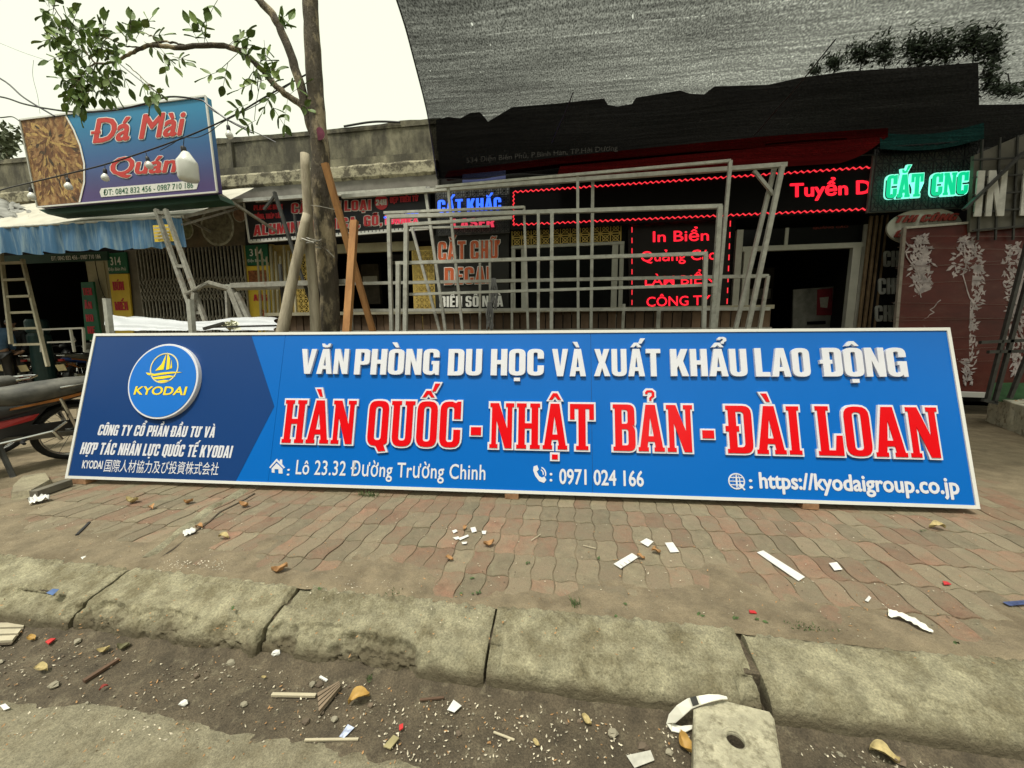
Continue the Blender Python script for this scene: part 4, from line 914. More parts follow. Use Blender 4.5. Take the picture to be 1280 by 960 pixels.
def ltext(s_, x0, x1, y0, y1, Y, parent, m, slope=-.04, bold=.02, d=.006):
    me = text_mesh(s_, 0); cps, ax, bx, ay, by = bold_copies(me, bold); mb = MB()
    for vv, fs, dz in cps:
        vs = []
        for vx, vy in vv:
            u = (vx-ax)/(bx-ax); w_ = (vy-ay)/(by-ay); x = x0+(x1-x0)*u; q = P(x, y1+(y0-y1)*w_+slope*(x-x0), Y); vs.append((q.x, Y-d-dz, q.z))
        mb.add(vs, fs)
    mb.build('lettering', m, parent)
ltext('Tuyển D', 987, 1089, 224, 252.5, YL, tk, M['redled'], -.045, .03)
ltext('534 Điện Biên Phủ, P.Bình Hàn, TP.Hải Dương', 583, 772, 197, 206, 6.88, fa, mat('dim grey letter', (.16,.15,.13), .7), -.085, .0)
# led message panel
lp = panel('led_message_board', [(785,280),(914,273),(910,420),(787,420)], 7.0, .06, mat('brown black led panel', (.012,.008,.006), .4, var=.2, scale=4, spec=.2), None, 'upright led panel with four lines of red text between window and door', 'led sign')
for s_, a in (('In Biển', (816,886,285,303)), ('Quảng Cáo', (801,896,313,331.5)), ('LÀM BIỂN', (806,893,339,357)), ('CÔNG TY', (808,888,368,383.5))): ltext(s_, *a, 7.0, lp, M['redled'], -.03, .010)
for a, b, k in (((791,281),(906,274),7), ((790,284),(790,400),9), ((913,276),(908,400),9)):
    A, B = P(*a, 6.985), P(*b, 6.985)
    for i in range(k): mb = MB(); mb.bar(A+(B-A)*(i/k), A+(B-A)*((i+.5)/k), .014, .01); mb.build('light_dash', M['redled2'], lp)
# lattice panels with led letters
def lattice(name, quad, Y, label, c=.16):
    o = thing(name, label, 'sign', tuple(P(*quad[3], Y))); pts = [P(x, y, Y) for x, y in quad]; mb = MB()
    X0, X1 = min(p.x for p in pts), max(p.x for p in pts); Z0, Z1 = min(p.z for p in pts), max(p.z for p in pts)
    nx = round((X1-X0)/c); nz = round((Z1-Z0)/c); dx = (X1-X0)/nx; dz = (Z1-Z0)/nz; t = .014
    for i in range(nx+1): mb.box((X0+i*dx-t/2, Y, Z0), (X0+i*dx+t/2, Y+.012, Z1))
    for j in range(nz+1): mb.box((X0, Y-.002, Z0+j*dz-t/2), (X1, Y+.01, Z0+j*dz+t/2))
    for i in range(nx):
        for j in range(nz):
            x, z = X0+i*dx, Z0+j*dz; m_ = (x+dx/2, z+dz/2)
            for a, b in (((x, z), (x+dx, z+dz)), ((x, z+dz), (x+dx, z)), ((m_[0], z), (m_[0], z+dz)), ((x, m_[1]), (x+dx, m_[1]))):
                mb.bar((a[0], Y+.004, a[1]), (b[0], Y+.004, b[1]), t*.75, .008, up=(0,1,0))
            q = [(m_[0]+dx*.3*math.cos(k*math.pi/4+.39), Y+.001, m_[1]+dz*.3*math.sin(k*math.pi/4+.39)) for k in range(8)]
            for k in range(8): mb.bar(q[k], q[(k+1) % 8], t*.7, .008, up=(0,1,0))
    tag(mb.build('lattice', M['blacklat'], o), kind='stuff')
    mb = MB(); mb.box((X0, Y+.06, Z0), (X1, Y+.1, Z1)); mb.build('back_sheet', bpy.data.materials.get('dim grey sheet') or mat('dim grey sheet', (.13,.135,.125), .8, var=.2), o); return o
l1 = lattice('lattice_sign', [(546,238),(636,233),(636,288),(546,294)], 6.9, 'black lattice sign with blue and red led letters for laser engraving')
ktext('CẮT KHẮC', 547.5, 626.5, 266, 15.5, -.045, m=M['blueled'], Y=6.88, parent=l1, out=False); ktext('LASER', 566, 618, 286, 12, -.04, m=M['pinkled'], Y=6.88, parent=l1, out=False)
l2 = lattice('lattice_sign', [(1097,186),(1216,176),(1216,258),(1097,264)], 6.7, 'black lattice sign with big green led letters CAT CNC', .2)
for s_, a in (('CẮT', (1105,1150,249,33)), ('CNC', (1161,1206,246,32))):
    lay, W = layout(s_, SLAB, .05)
    mo, mi = MB(), MB()
    for gx, gw, isls in lay:
        mp_ = lambda isl_: [[[(lambda q: (q.x, q.z))(P(a[0]+(a[1]-a[0])*(gx+p[0]+.08*p[1])/W, a[2]-.06*(a[1]-a[0])*(gx+p[0])/W-a[3]*p[1]*.86, 6.64)) for p in l] for l in i] for i in isl_]
        raised(mo, mp_(isls), wf(6.64), .0, .03, off=.014); raised(mi, mp_(isls), wf(6.64), .031, .04)
    mo.build('lettering_edge', M['mintled'], l2); mi.build('lettering', M['greenled'], l2)
bk = panel('decal_sign', [(541,294),(636,288),(636,420),(546,420)], 6.98, .05, mat('grey black decal board', (.022,.022,.019), .5, var=.2, scale=3, spec=.2), None, 'black board with orange letters CAT CHU DECAL and white house number lettering', 'sign')
ktext('CẮT CHỮ', 548, 624, 326, 23.5, -.03, m=M['orange'], Y=6.975, parent=bk); ktext('DECAL', 556, 618, 356, 21, -.03, m=M['orange'], Y=6.975, parent=bk); ktext('BIỂN SỐ NHÀ', 550, 629, 384, 13.5, -.01, m=M['whiteink'], Y=6.975, parent=bk, out=False)
# right side: dark board with white letters, oval sign
cb = panel('chu_board', [(1102,258),(1218,250),(1212,430),(1087,430)], 6.95, .05, M['signblack'], None, 'black board with white CH letter lines right of the shop door', 'sign')
for y, x in ((334, 1103), (368, 1097), (402, 1093)): ktext('CHỮ', x, x+33, y, 20, -.02, m=mat('grey letter', (.3,.31,.28), .6) if y == 334 else bpy.data.materials['grey letter'], Y=6.945, parent=cb, out=False, shear=0)
ov = thing('oval_sign', 'white oval sign reading THI CONG in dark red', 'sign', tuple(P(1155, 285, 6.7)))
q = P(1153, 284, 6.75); rx = P(1200, 284, 6.75).x-q.x; rz = P(1153, 261, 6.75).z-q.z
mb = MB(); raised(mb, [[[(q.x+rx*math.cos(k*math.pi/24), q.z+rz*math.sin(k*math.pi/24)) for k in range(48)]]], wf(6.75), 0, .03, chamfer=.004); mb.build('oval_board', mat('cream oval', (.45,.45,.38), .6, var=.08), ov)
ktext('THI CÔNG', 1116, 1193, 279, 9, -.045, m=mat('maroon ink', (.22,.03,.02), .6), Y=6.71, parent=ov, out=False, shear=.25); ktext('CNC', 1116, 1150, 297, 9, -.045, m=bpy.data.materials['maroon ink'], Y=6.71, parent=ov, out=False, shear=.25)
ib = thing('print_banner', 'sloping topped grey banner with tall white letters IN B at the right edge', 'sign', tuple(P(1250, 270, 6.5)))
mb = MB(); mb.prism([P(1212,290,6.5), P(1420,272,6.5), P(1420,120,6.5), P(1278,168,6.5), P(1218,194,6.5)], (0,.05,0)); mb.build('banner_sheet', mat('grey banner', (.14,.135,.11), .6, var=.25, scale=2), ib)
mb = MB()
for k in range(8): 
    a, b = P(1222+22*k, 300, 6.47), P(1228+22*k, 175-3*k, 6.47); mb.bar(a, b, .02)
for k in range(5): mb.bar(P(1216, 200+22*k, 6.46), P(1420, 190+20*k, 6.46), .02)
mb.build('mesh_guard', M['darksteel'], ib)
mb = MB(); mb.bar(P(1205,262,6.42), P(1280,190,6.42), .06, .03); mb.build('brace', M['darksteel'], ib)
ktext('IN B', 1216, 1296, 271, 57, -.02, m=mat('banner white', (.6,.6,.55), .6), Y=6.46, parent=ib, out=False, shear=.1, gap=.1, space=.3)

# ---- goods inside the dark shops
def goods(name, x0, x1, y0, y1, Y, c, label, cat):
    a, b, c0, c1 = pxrect(x0, x1, y0, y1, Y); mb = MB(); mb.box((a, Y, c0), (b, Y+.12, c1)); mb.build('sheet', mat(name, c, .8, var=.5, scale=4), o_ := thing(name, label, cat, ((a+b)/2, Y, c0)))
    mb = MB(); mb.box((a+.04, Y-.004, c0+(c1-c0)*.55), (b-.04, Y-.001, c0+(c1-c0)*.7)); mb.build('printed_band', M['papergrey'], o_)
goods('display_board', 668, 694, 322, 352, 8.2, (.1,.1,.08), 'dim pale display board in the left half of the shop window', 'display')
goods('display_board', 712, 730, 318, 346, 8.4, (.05,.07,.1), 'dim bluish display board hanging in the right half of the shop window', 'display')
goods('shelf_unit', 930, 965, 335, 420, 9.2, (.07,.06,.045), 'dim shelf unit deep inside the shop door', 'shelf')
goods('display_board', 452, 474, 330, 380, 8.2, (.06,.05,.035), 'dim brown board inside the metal cutting shop', 'display')
goods('display_board', 488, 506, 318, 345, 8.6, (.08,.085,.09), 'small grey board hanging inside the metal cutting shop', 'display')
# ---- shrub on the roof
lf_dark = mat('dark leaves', (.03,.05,.02), .7, var=.4, scale=5)
sh = thing('roof_shrub', 'dark shrub growing on the roof edge seen through the shade net', 'shrub', tuple(P(1140, 90, 7.4)))
mb = MB(); st = MB()
for cx, cy, n_, rx_, ry_ in ((1042,78,120,12,10),(1075,68,180,18,14),(1105,62,200,17,22),(1150,62,420,25,22),(1180,60,260,18,22),(1215,52,280,20,20),(1240,62,280,18,28),(1238,100,140,14,18),(1020,88,50,10,7),(1260,112,160,30,10)):
    for _ in range(int(n_*2.6)):
        q = P(cx+R.gauss(0, .5)*rx_, cy+R.gauss(0, .5)*ry_, 7.4+R.uniform(-.3, .3)); a = Vector((R.gauss(0,1), R.gauss(0,1), R.gauss(0,1))).normalized()*.045; b = a.orthogonal().normalized()*.022
        mb.add([q-a, q+b, q+a, q-b], [(0,1,2,3)])
    st.tube([P(cx, 92, 7.4), P(cx+3, cy, 7.4)], .008, 5)
tag(mb.build('foliage', lf_dark, sh), kind='stuff'); st.build('stem', M['darksteel'], sh)

# ---- black shade net
net, t, b_ = new_mat('black shade net'); N = t.nodes; L = t.links
b_.inputs['Base Color'].default_value = (.004,.004,.0035,1); b_.inputs['Roughness'].default_value = .9; b_.inputs['Specular IOR Level'].default_value = 0
tr_ = N.new('ShaderNodeBsdfTransparent'); ms = N.new('ShaderNodeMixShader'); tc = N.new('ShaderNodeTexCoord')
def nz(scale, st, det=3):
    mp = N.new('ShaderNodeMapping'); mp.inputs['Scale'].default_value = st; L.new(tc.outputs['Object'], mp.inputs[0]); n = N.new('ShaderNodeTexNoise'); n.inputs['Scale'].default_value = scale; n.inputs['Detail'].default_value = det; L.new(mp.outputs[0], n.inputs['Vector']); return n.outputs['Fac']
def mr(inp, a, b, c, d):
    n = N.new('ShaderNodeMapRange'); n.inputs[1].default_value = a; n.inputs[2].default_value = b; n.inputs[3].default_value = c; n.inputs[4].default_value = d; L.new(inp, n.inputs[0]); return n.outputs[0]
def mth(op, a, b):
    n = N.new('ShaderNodeMath'); n.operation = op
    for i, x in enumerate((a, b)):
        if isinstance(x, (int, float)): n.inputs[i].default_value = x
        else: L.new(x, n.inputs[i])
    return n.outputs[0]
fine = mth('MULTIPLY', mr(nz(1, (80, 46, 1), 2), .32, .68, .07, .41), mr(nz(1, (14, 22, 1), 2), .3, .7, .8, 1.2))             # the weave
lines = mr(nz(1, (.8, 24, 1), 3), .35, .7, .72, 1.35)             # thicker threads along the cloth
sx_ = N.new('ShaderNodeSeparateXYZ'); L.new(tc.outputs['Object'], sx_.inputs[0])
broad = mth('MULTIPLY', mr(nz(1, (.5, 1.6, 1), 3), .3, .7, .72, 1.25), mr(sx_.outputs['X'], -4.2, -.5, .45, 1))
holes = mr(nz(1, (22, 9, 1), 1), .775, .80, 0, .8)
threads = mr(nz(1, (.35, 30, 1), 1), .66, .70, 1, 1.55)
f_ = mth('MAXIMUM', mth('MULTIPLY', mth('MULTIPLY', mth('MULTIPLY', fine, lines), broad), threads), holes)
L.new(f_, ms.inputs[0]); L.new(b_.outputs[0], ms.inputs[1]); L.new(tr_.outputs[0], ms.inputs[2])
L.new(ms.outputs[0], N['Material Output'].inputs['Surface'])
edge = [(548,226),(546,222),(541,185),(534,140),(524,100),(512,55),(505,25),(495,0),(488,-20),(476,-60),(460,-120),(440,-200)]
def ex_(y):
    for (a, b), (c, d) in zip(edge, edge[1:]):
        if d <= y <= b: return a+(c-a)*(b-y)/(b-d)
    return edge[-1][0]
YN0, YN1 = 6.75, 2.0; zn0 = P(548, 224, YN0).z; zn1 = 4.35
rows = []
for j in range(49):
    v = j/48; Y = YN0+(YN1-YN0)*v; z = zn0+(zn1-zn0)*v - .10*math.sin(math.pi*v)
    best = min(range(-260, 227), key=lambda y: abs(P(ex_(y), y, Y).z-z)); rows.append((P(ex_(best), best, Y).x, Y, z))
for _ in range(6): rows = [rows[0]]+[((rows[i-1][0]+rows[i][0]*2+rows[i+1][0])/4, rows[i][1], rows[i][2]) for i in range(1, 48)]+[rows[-1]]
def nf(u, v):
    x, Y, z = rows[round(v*48)]; X = x+(10.5-x)*u
    return (X, Y, z-.10*math.sin(math.pi*u)*(1-v*.5)+.03*fb(X, Y, 1, .7)+(.02*math.sin(X*5) if v == 0 else 0))
mb = MB(); mb.grid(nf, 90, 48)
nt_ = thing('shade_net', 'black shade net stretched from the dark shop over the pavement', 'net', (2, 5, 3.9)); mb.build('net_cloth', net, nt_, smooth=True)
mb = MB(); mb.tube([nf(0, j/48) for j in range(49)], .008, 5); mb.tube([nf(i/90, 0) for i in range(91)], .008, 5); mb.build('hem', M['black'], nt_)
mb = MB(); mb.tube([nf(i/90, .7) for i in range(20, 91)], .006, 5); mb.build('tie_wire', M['black'], nt_)
for u0, u1, v0, v1 in ((.14, .145, .2, .42), (.36, .34, .16, .5)):
    mb = MB(); mb.tube([nf(u0+(u1-u0)*k/8, (v0+(v1-v0)*k/8)//(1/48)/48)+Vector((0,0,-.01)) if isinstance(nf(0,0), Vector) else tuple(a-b for a, b in zip(nf(u0+(u1-u0)*k/8, round((v0+(v1-v0)*k/8)*48)/48), (0,0,.01))) for k in range(9)], .007, 5); mb.build('mended_seam', M['black'], nt_)

# ============================================================ the street tree
M['bark'] = mat('mottled bark', (.085,.07,.05), .95, var=.4, scale=9, bump=.04, bscale=22, stretch=(1,1,.4), col2=(.34,.28,.18), c2pos=.54, c2w=.05, c2scale=6, detail=8)
M['leaf'] = mat('green leaf', (.085,.14,.024), .5, var=.35, scale=4, rnd=.3); M['leafl'] = mat('pale green leaf', (.16,.23,.045), .5, var=.3, scale=4, rnd=.3)  # two leaf tones, the paler one picked at random per leaflet
YT = 4.3
tree = thing('street_tree', 'slim street tree with mottled bark and a leafy branch reaching left', 'tree', (P(412, 410, YT).x, YT, 0))
pts = [(418,560),(414,470),(412,410),(411,360),(408,310),(403,255),(401,200),(398,160),(394,110),(390,50),(388,0),(385,-70),(382,-200)]
rad = [.15,.135,.118,.112,.12,.115,.10,.09,.088,.085,.08,.075,.06]
tp_ = [P(x, y, YT) for x, y in pts]; tp_[0].z = -.05
fine_p, fine_r = [], []
for i in range(len(tp_)-1):
    for k in range(5):
        u = k/5; q = tp_[i].lerp(tp_[i+1], u); fine_p.append(q+Vector((fb(q.z, 0, 0, 2.2), fb(q.z, 5, 0, 2.2), 0))*.014); fine_r.append((rad[i]*(1-u)+rad[i+1]*u)*(1+.10*fb(q.z, 9, 0, 4)))
mb = MB(); mb.tube(fine_p, fine_r, 16); mb.build('trunk', M['bark'], tree, smooth=True)
mb = MB(); mb.lathe([(.001,0),(.05,.004),(.06,.012)], tuple(P(399, 166, YT-.115)), 12, 'y'); 
mb = MB(); q = P(399, 167, YT-.093); mb.grid(lambda u, v: (q.x+.055*math.cos(6.283*u)*v, q.y+.02*(v*math.cos(6.283*u))**2, q.z+.07*math.sin(6.283*u)*v), 16, 3); mb.build('paint_mark', mat('faded pink paint', (.16,.04,.07), .9, var=.4, scale=12), tree)
def limb(pp_, r0, r1, nm='branch', Ys=None):
    P3 = [P(x, y, YT+(Ys[i] if Ys else 0)) for i, (x, y) in enumerate(pp_)]; out = []
    for i in range(len(P3)-1):
        for k in range(4): out.append(P3[i].lerp(P3[i+1], k/4)+Vector((R.uniform(-1,1), R.uniform(-1,1), R.uniform(-1,1)))*.006)
    out.append(P3[-1]); n = len(out); mb = MB(); mb.tube(out, [r0+(r1-r0)*i/(n-1) for i in range(n)], 8); mb.build(nm, M['bark'], tree, smooth=True); return out
limb([(398,178),(390,160),(384,140),(376,105),(362,65),(349,32),(338,15),(318,-6),(290,-40)], .06, .035, Ys=[0,0,-.02,-.05,-.08,-.1,-.12,-.14,-.2])
L1 = limb([(386,142),(376,130),(360,120),(345,108),(330,90),(318,78),(300,64),(280,57),(250,57),(222,60),(200,57),(185,57),(170,64),(158,70),(146,76),(132,80),(119,79)], .04, .010, Ys=[0,-.02,-.05,-.08,-.1,-.14,-.18,-.2,-.22,-.25,-.28,-.3,-.3,-.3,-.3,-.3,-.3])
limb([(232,58),(220,54),(205,51),(192,54),(175,60),(158,58),(140,50),(128,46)], .012, .005, Ys=[-.24]*8)
limb([(119,79),(108,66),(98,52),(88,40),(78,25),(68,10),(60,0)], .009, .004, 'twig', [-.3]*7); limb([(119,79),(108,88),(98,98),(92,108)], .008, .003, 'twig', [-.3]*4)
limb([(200,57),(190,45),(178,40),(165,42)], .007, .003, 'twig', [-.28]*4)
limb([(158,80),(175,95),(192,112),(210,127)], .006, .003, 'twig', [-.3]*4)
# pinnate leaves: each leaflet is a bent blade of its own
def leaf_mesh(m, nm):
    prof = [(0,.0),(.15,.22),(.35,.36),(.55,.36),(.75,.25),(.9,.1),(1,0)]
    vs = []; fs = []
    for x, w_ in prof: vs += [(x, -w_*.72, .06*x*x), (x, 0, -.05+.0*x), (x, w_*.72, .06*x*x)]
    for i in range(len(prof)-1):
        a = i*3; fs += [(a, a+1, a+4, a+3), (a+1, a+2, a+5, a+4)]
    me = bpy.data.meshes.new(nm); me.from_pydata([(x, y, z-.12*x*x) for x, y, z in vs], [], fs); me.materials.append(m); me.polygons.foreach_set('use_smooth', [True]*len(fs)); me.update(); return me
LM = [leaf_mesh(M['leaf'], 'leaf'), leaf_mesh(M['leafl'], 'leaf pale')]
nleaf = 0; extra = MB(); tl = world_loc(tree)
def leaflet(p, d, size):
    global nleaf
    d = d.normalized(); up = Vector((R.gauss(0, .5), R.gauss(-.6, .5), R.gauss(.6, .6))); y = up.cross(d)
    if y.length < .05: y = Vector((1,0,0))
    y.normalize(); z = d.cross(y); mm = Matrix((d*size, y*size, z*size)).transposed().to_4x4(); mm.translation = p
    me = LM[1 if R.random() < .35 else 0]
    if nleaf < 290:
        o = bpy.data.objects.new('leaf', me); col.objects.link(o); o.parent = tree; m2 = mm.copy(); m2.translation = p-tl; o.matrix_local = m2; nleaf += 1
    else: extra.add([mm @ v.co for v in me.vertices], [tuple(q.vertices) for q in me.polygons])
tw = MB()
def spray(x, y, ang, ln, n, Yo=-.28, size=.118):       # a compound leaf: stalk and paired leaflets; ang in the picture plane, 0 = right, 90 = up
    a = P(x, y, YT+Yo); a0 = math.radians(ang); d = Vector((math.cos(a0), R.uniform(-.35, .35), math.sin(a0))).normalized(); prev = a
    for k in range(1, n+1):
        q = a+d*(ln*k/n)+Vector((0,0,-.10*ln*(k/n)**2)); tw.tube([prev, q], .0025, 4, False); prev = q
        s_ = d.cross(Vector((0,1,0))).normalized()
        if k < n:
            for sg in (-1, 1):
                if R.random() < .93: leaflet(q, d*.55+s_*sg*.8+Vector((0, R.uniform(-.4,.4), -.15)), size*R.uniform(.75, 1.1))
        else: leaflet(q, d, size*1.1)
SP = [(60,8,110,.22,3),(70,15,200,.2,3),(66,12,60,.2,2),(80,28,20,.24,3),(85,35,160,.28,4),(92,45,185,.35,4),(92,45,60,.22,3),(98,52,230,.3,4),(102,60,200,.38,5),(106,66,150,.3,4),(112,72,250,.35,4),
      (119,79,215,.4,5),(119,79,270,.3,4),(110,85,240,.35,4),(100,96,200,.3,4),(96,104,255,.3,4),(92,108,285,.22,3),(98,98,225,.3,4),(108,88,190,.42,5),(88,40,40,.25,3),(98,52,10,.3,4),(110,66,20,.28,4),
      (128,46,40,.2,2),(128,46,140,.2,3),(140,50,200,.25,3),(140,50,320,.2,3),(132,80,300,.3,4),(146,76,280,.24,3),(126,82,250,.32,4),(150,60,230,.22,3),(158,58,60,.15,2),
      (165,42,170,.2,3),(165,42,90,.16,2),(178,40,60,.22,3),(180,52,330,.2,3),(170,48,20,.2,3),(175,95,280,.18,2),(192,112,330,.22,3),(192,112,250,.15,2),(200,60,310,.22,3),(215,70,340,.16,2),(205,66,270,.2,3),
      (255,56,60,.24,3),(262,57,110,.22,3),(285,57,50,.28,3),(285,58,20,.26,3),(300,64,70,.18,2),(300,64,330,.22,3),(272,90,200,.14,2),(285,78,230,.22,3),(318,78,300,.28,3),(318,78,260,.25,3),(325,90,10,.2,3),(330,90,80,.2,3),(345,108,110,.18,3),
      (330,100,200,.28,4),(345,108,230,.3,4),(360,120,250,.25,3),(335,125,300,.24,3),(360,120,30,.22,3),(320,150,200,.16,3),(345,30,20,.16,3),(352,40,60,.16,2),(330,50,270,.2,3),(272,0,250,.15,2),(376,130,330,.14,2),(310,130,190,.2,3)]
for a in SP: spray(*a)
for a in SP[:30]+SP[30:46:2]: spray(a[0]+R.uniform(-7, 7), a[1]+R.uniform(-6, 6), a[2]+R.uniform(-50, 50), a[3]*.85, a[4], -.28+R.uniform(-.15, .15))
for q in (((300,64),(285,78),(272,90)), ((330,90),(325,105),(320,130),(318,150)), ((345,30),(350,20))):
    tw.tube([P(x, y, YT-.2) for x, y in q], .004, 4)
tag(tw.build('leaf_stalks', M['bark'], tree), kind='stuff')
if extra.v: tag(extra.build('small_leaves', M['leaf'], tree), kind='stuff')
# far tree behind the wall at the left edge
ft = thing('distant_tree', 'small leafy tree top showing above the wall at the left edge', 'tree', tuple(P(8, 180, 9.5)))
mb = MB()
for _ in range(500):
    q = P(6+R.gauss(0, 9), 182+R.gauss(0, 11), 9.5+R.uniform(-.6, .6)); a = Vector((R.gauss(0,1), R.gauss(0,1), R.gauss(0,1))).normalized()*.09; b = a.orthogonal().normalized()*.04; mb.add([q-a, q+b, q+a, q-b], [(0,1,2,3)])
tag(mb.build('foliage', mat('far foliage', (.07,.085,.04), .7, var=.4), ft), kind='stuff'); mb = MB(); mb.tube([(P(6, 190, 9.5).x, 9.5, 0), P(6, 190, 9.5), P(8, 165, 9.5)], [.08,.04,.01], 6); mb.build('trunk', M['bark'], ft)

# ---- support logs, timber
M['log'] = mat('grey weathered log', (.33,.29,.21), .9, var=.35, scale=5, bump=.01, bscale=30, stretch=(2,2,.35), col2=(.15,.12,.08), c2pos=.6, c2w=.1, detail=8)
M['timber'] = mat('orange sawn timber', (.36,.18,.065), .75, var=.25, scale=5, stretch=(3,3,.4), col2=(.25,.1,.03), c2pos=.62)
def pole(name, a, b, r0, r1, m, label, cat, Ya, Yb, n=12):
    A = P(*a, Ya); B = P(*b, Yb); mb = MB(); pts = []; rs = []
    A2 = A+(A-B).normalized()*0
    d = B-A; k = B.z/(A.z-B.z); foot = B+d*k if A.z > B.z else B
    for i in range(24):
        t = i/23; q = A.lerp(foot, t); pts.append(q+Vector((fb(t*3, r0*99, 1), fb(t*3, 3, r0*50), 0))*.012); rs.append((r0+(r1-r0)*t)*(1+.03*fb(t*9, 2, r0)))
    mb.tube(pts, rs, n); return tag(mb.build(name, m, smooth=True, loc=(foot.x, foot.y, 0)), label, cat)
pole('support_log', (381,192), (394,410), .045, .066, M['log'], 'upright grey support log tied to the street tree', 'log', 4.05, 4.05)
pole('support_log', (384,268), (353,410), .045, .078, M['log'], 'slanting grey support log propped against the street tree', 'log', 4.0, 3.75)
tie = MB()
for k in range(5):
    c = P(388, 300+k*2, 4.05); tie.tube([c+Vector((.12*math.cos(t*.5236), .10*math.sin(t*.5236), .02*math.sin(t+k))) for t in range(13)], .005, 4)
tie.tube([P(377,298,3.9), P(392,303,3.9), P(408,312,4.15), P(418,322,4.2)], .007, 5); tie.tube([P(380,256,4.0), P(400,258,4.1), P(418,262,4.2)], .004, 4); tie.tube([P(376,300,3.9), P(370,306,3.9), P(373,312,3.9)], .005, 4)
tag(tie.build('tie_wire', M['rustgalv'], loc=tuple(P(390, 300, 4.0))), 'grey wire lashing the two support logs to the tree', 'wire')
def beam(name, a, b, w_, h_, m, label, cat, Ya, Yb, floor=True):
    A = P(*a, Ya); B = P(*b, Yb); f = A+(B-A)*(A.z/(A.z-B.z)) if floor else B; mb = MB(); mb.bar(A, f, w_, h_, up=(0,1,0)); return tag(mb.build(name, m, loc=tuple(f)), label, cat)
beam('timber', (406,204), (462,400), .07, .045, M['timber'], 'long orange sawn timber leaning past the right side of the tree trunk', 'timber', 4.12, 4.5)
beam('timber', (443,276), (434,410), .075, .045, M['timber'], 'short upright orange sawn timber standing right of the tree trunk', 'timber', 3.85, 3.6)

# ============================================================ welded steel frames leaning in front of the shops
def frame(label, Y, rails, w_=.035, m=None, name='welded_rack', grp='welded steel frames'):
    pts0 = [P(*r[0], Y) for r in rails]+[P(*r[1], Y) for r in rails]
    o = thing(name, label, 'metal frame', (sum(p.x for p in pts0)/len(pts0), Y, 0), grp)
    for r in rails:
        ww = r[2] if len(r) > 2 else w_; dy = r[3] if len(r) > 3 else 0
        A, B = P(*r[0], Y+dy), P(*r[1], Y+dy); mb = MB(); mb.bar(A, B, ww*.86, ww*.86, up=(0,1,0)); mb.build('tube', m or M['galv'], o)
    return o
frame('largest welded steel frame, corner brace at its top right, from tree to shop door', 4.6,
      [((428,246),(983,206),.05), ((978,207),(922,470),.05,-.03), ((968,210),(905,470),.045,.06), ((942,213),(967,243),.035,.02), ((532,239),(565,470),.04,.03), ((741,226),(738,470),.04,.05)])
frame('tall steel frame whose thin top rail slopes up above the led ticker', 4.45,
      [((545,234),(913,201),.032), ((913,201),(889,470),.038,-.01), ((722,218),(723,470),.035,.02), ((560,233),(584,470),.035,.03)])
frame('middle steel frame with three uprights and a top rail just under the led ticker', 4.2,
      [((484,271),(902,258),.045), ((486,272),(491,470),.045,-.02), ((673,266),(673,470),.035,-.03), ((690,267),(689,470),.042,-.035), ((900,258),(886,470),.05,-.04), ((480,266),(655,259),.03,.05), ((655,258),(662,470),.03,.06)])
frame('lower steel frame with double left upright in front of the decal board', 4.05,
      [((495,329),(884,317),.04), ((498,330),(497,470),.05,-.02), ((508,280),(506,470),.05,-.05), ((882,318),(878,470),.042,-.03), ((505,281),(640,272),.035,-.05), ((512,368),(895,356),.032,.03)])
frame('long low steel frame with two level rails running from the tree to the door', 4.9,
      [((250,358),(960,345),.045), ((430,388),(962,386),.045,.03), ((960,345),(940,470),.04,-.02), ((640,352),(640,470),.035,.02), ((440,352),(440,470),.03,.04)])
frame('short upright steel frame of thin tubes leaning behind the left of the decal board', 5.1,
      [((515,285),(565,470),.04), ((600,300),(600,470),.035,.02), ((612,302),(614,470),.035), ((515,285),(612,283),.03,.01), ((780,380),(775,470),.04), ((824,384),(818,470),.05)])
for i, (xx, yy, hh) in enumerate(((617, 350, 22), (612, 380, 26))):
    mb = MB(); c = P(xx, yy, 4.7)
    for k in range(9):
        a = k*.7; mb.tube([c+Vector((.02*math.cos(a), .02*math.sin(a), .02)), c+Vector((.05*math.cos(a+1), .03*math.sin(a), -.12)), c+Vector((.05*math.cos(a+2), .04*math.sin(a), -.28-.04*(k % 3)))], .009, 4)
    tag(mb.build('rag', mat('grey string', (.2,.2,.2), .9, var=.3), loc=tuple(c)), ['grey string bundle tied high on the steel frames before the decal board', 'grey string bundle tied low on the steel frames before the decal board'][i], 'string')
frame('bent steel stand with slanting legs left of the support logs', 4.6, [((343,240),(372,330),.04), ((372,330),(396,400),.035,.02), ((368,268),(376,330),.03,.05), ((350,330),(362,470),.04,.08), ((330,262),(345,243),.03)], m=M['darksteel'], name='steel_stand')
# narrow steel trestle / ladder at the left
ld = thing('steel_ladder', 'narrow dark steel ladder leaning on the awning end', 'ladder', (P(240, 470, 4.4).x, 4.4, 0))
for a, b in (((195,262),(268,470)), ((207,262),(281,470))):
    mb = MB(); mb.bar(P(*a, 4.6), P(*b, 4.35), .045, up=(0,1,0)); mb.build('rail', M['rustgalv'], ld)
for t in (.02, .34, .62, .85):
    a = P(195+73*t, 262+208*t, 4.6-.25*t); b = P(207+74*t, 262+208*t, 4.6-.25*t); mb = MB(); mb.bar(a, b, .04); mb.build('rung', M['rustgalv'], ld)
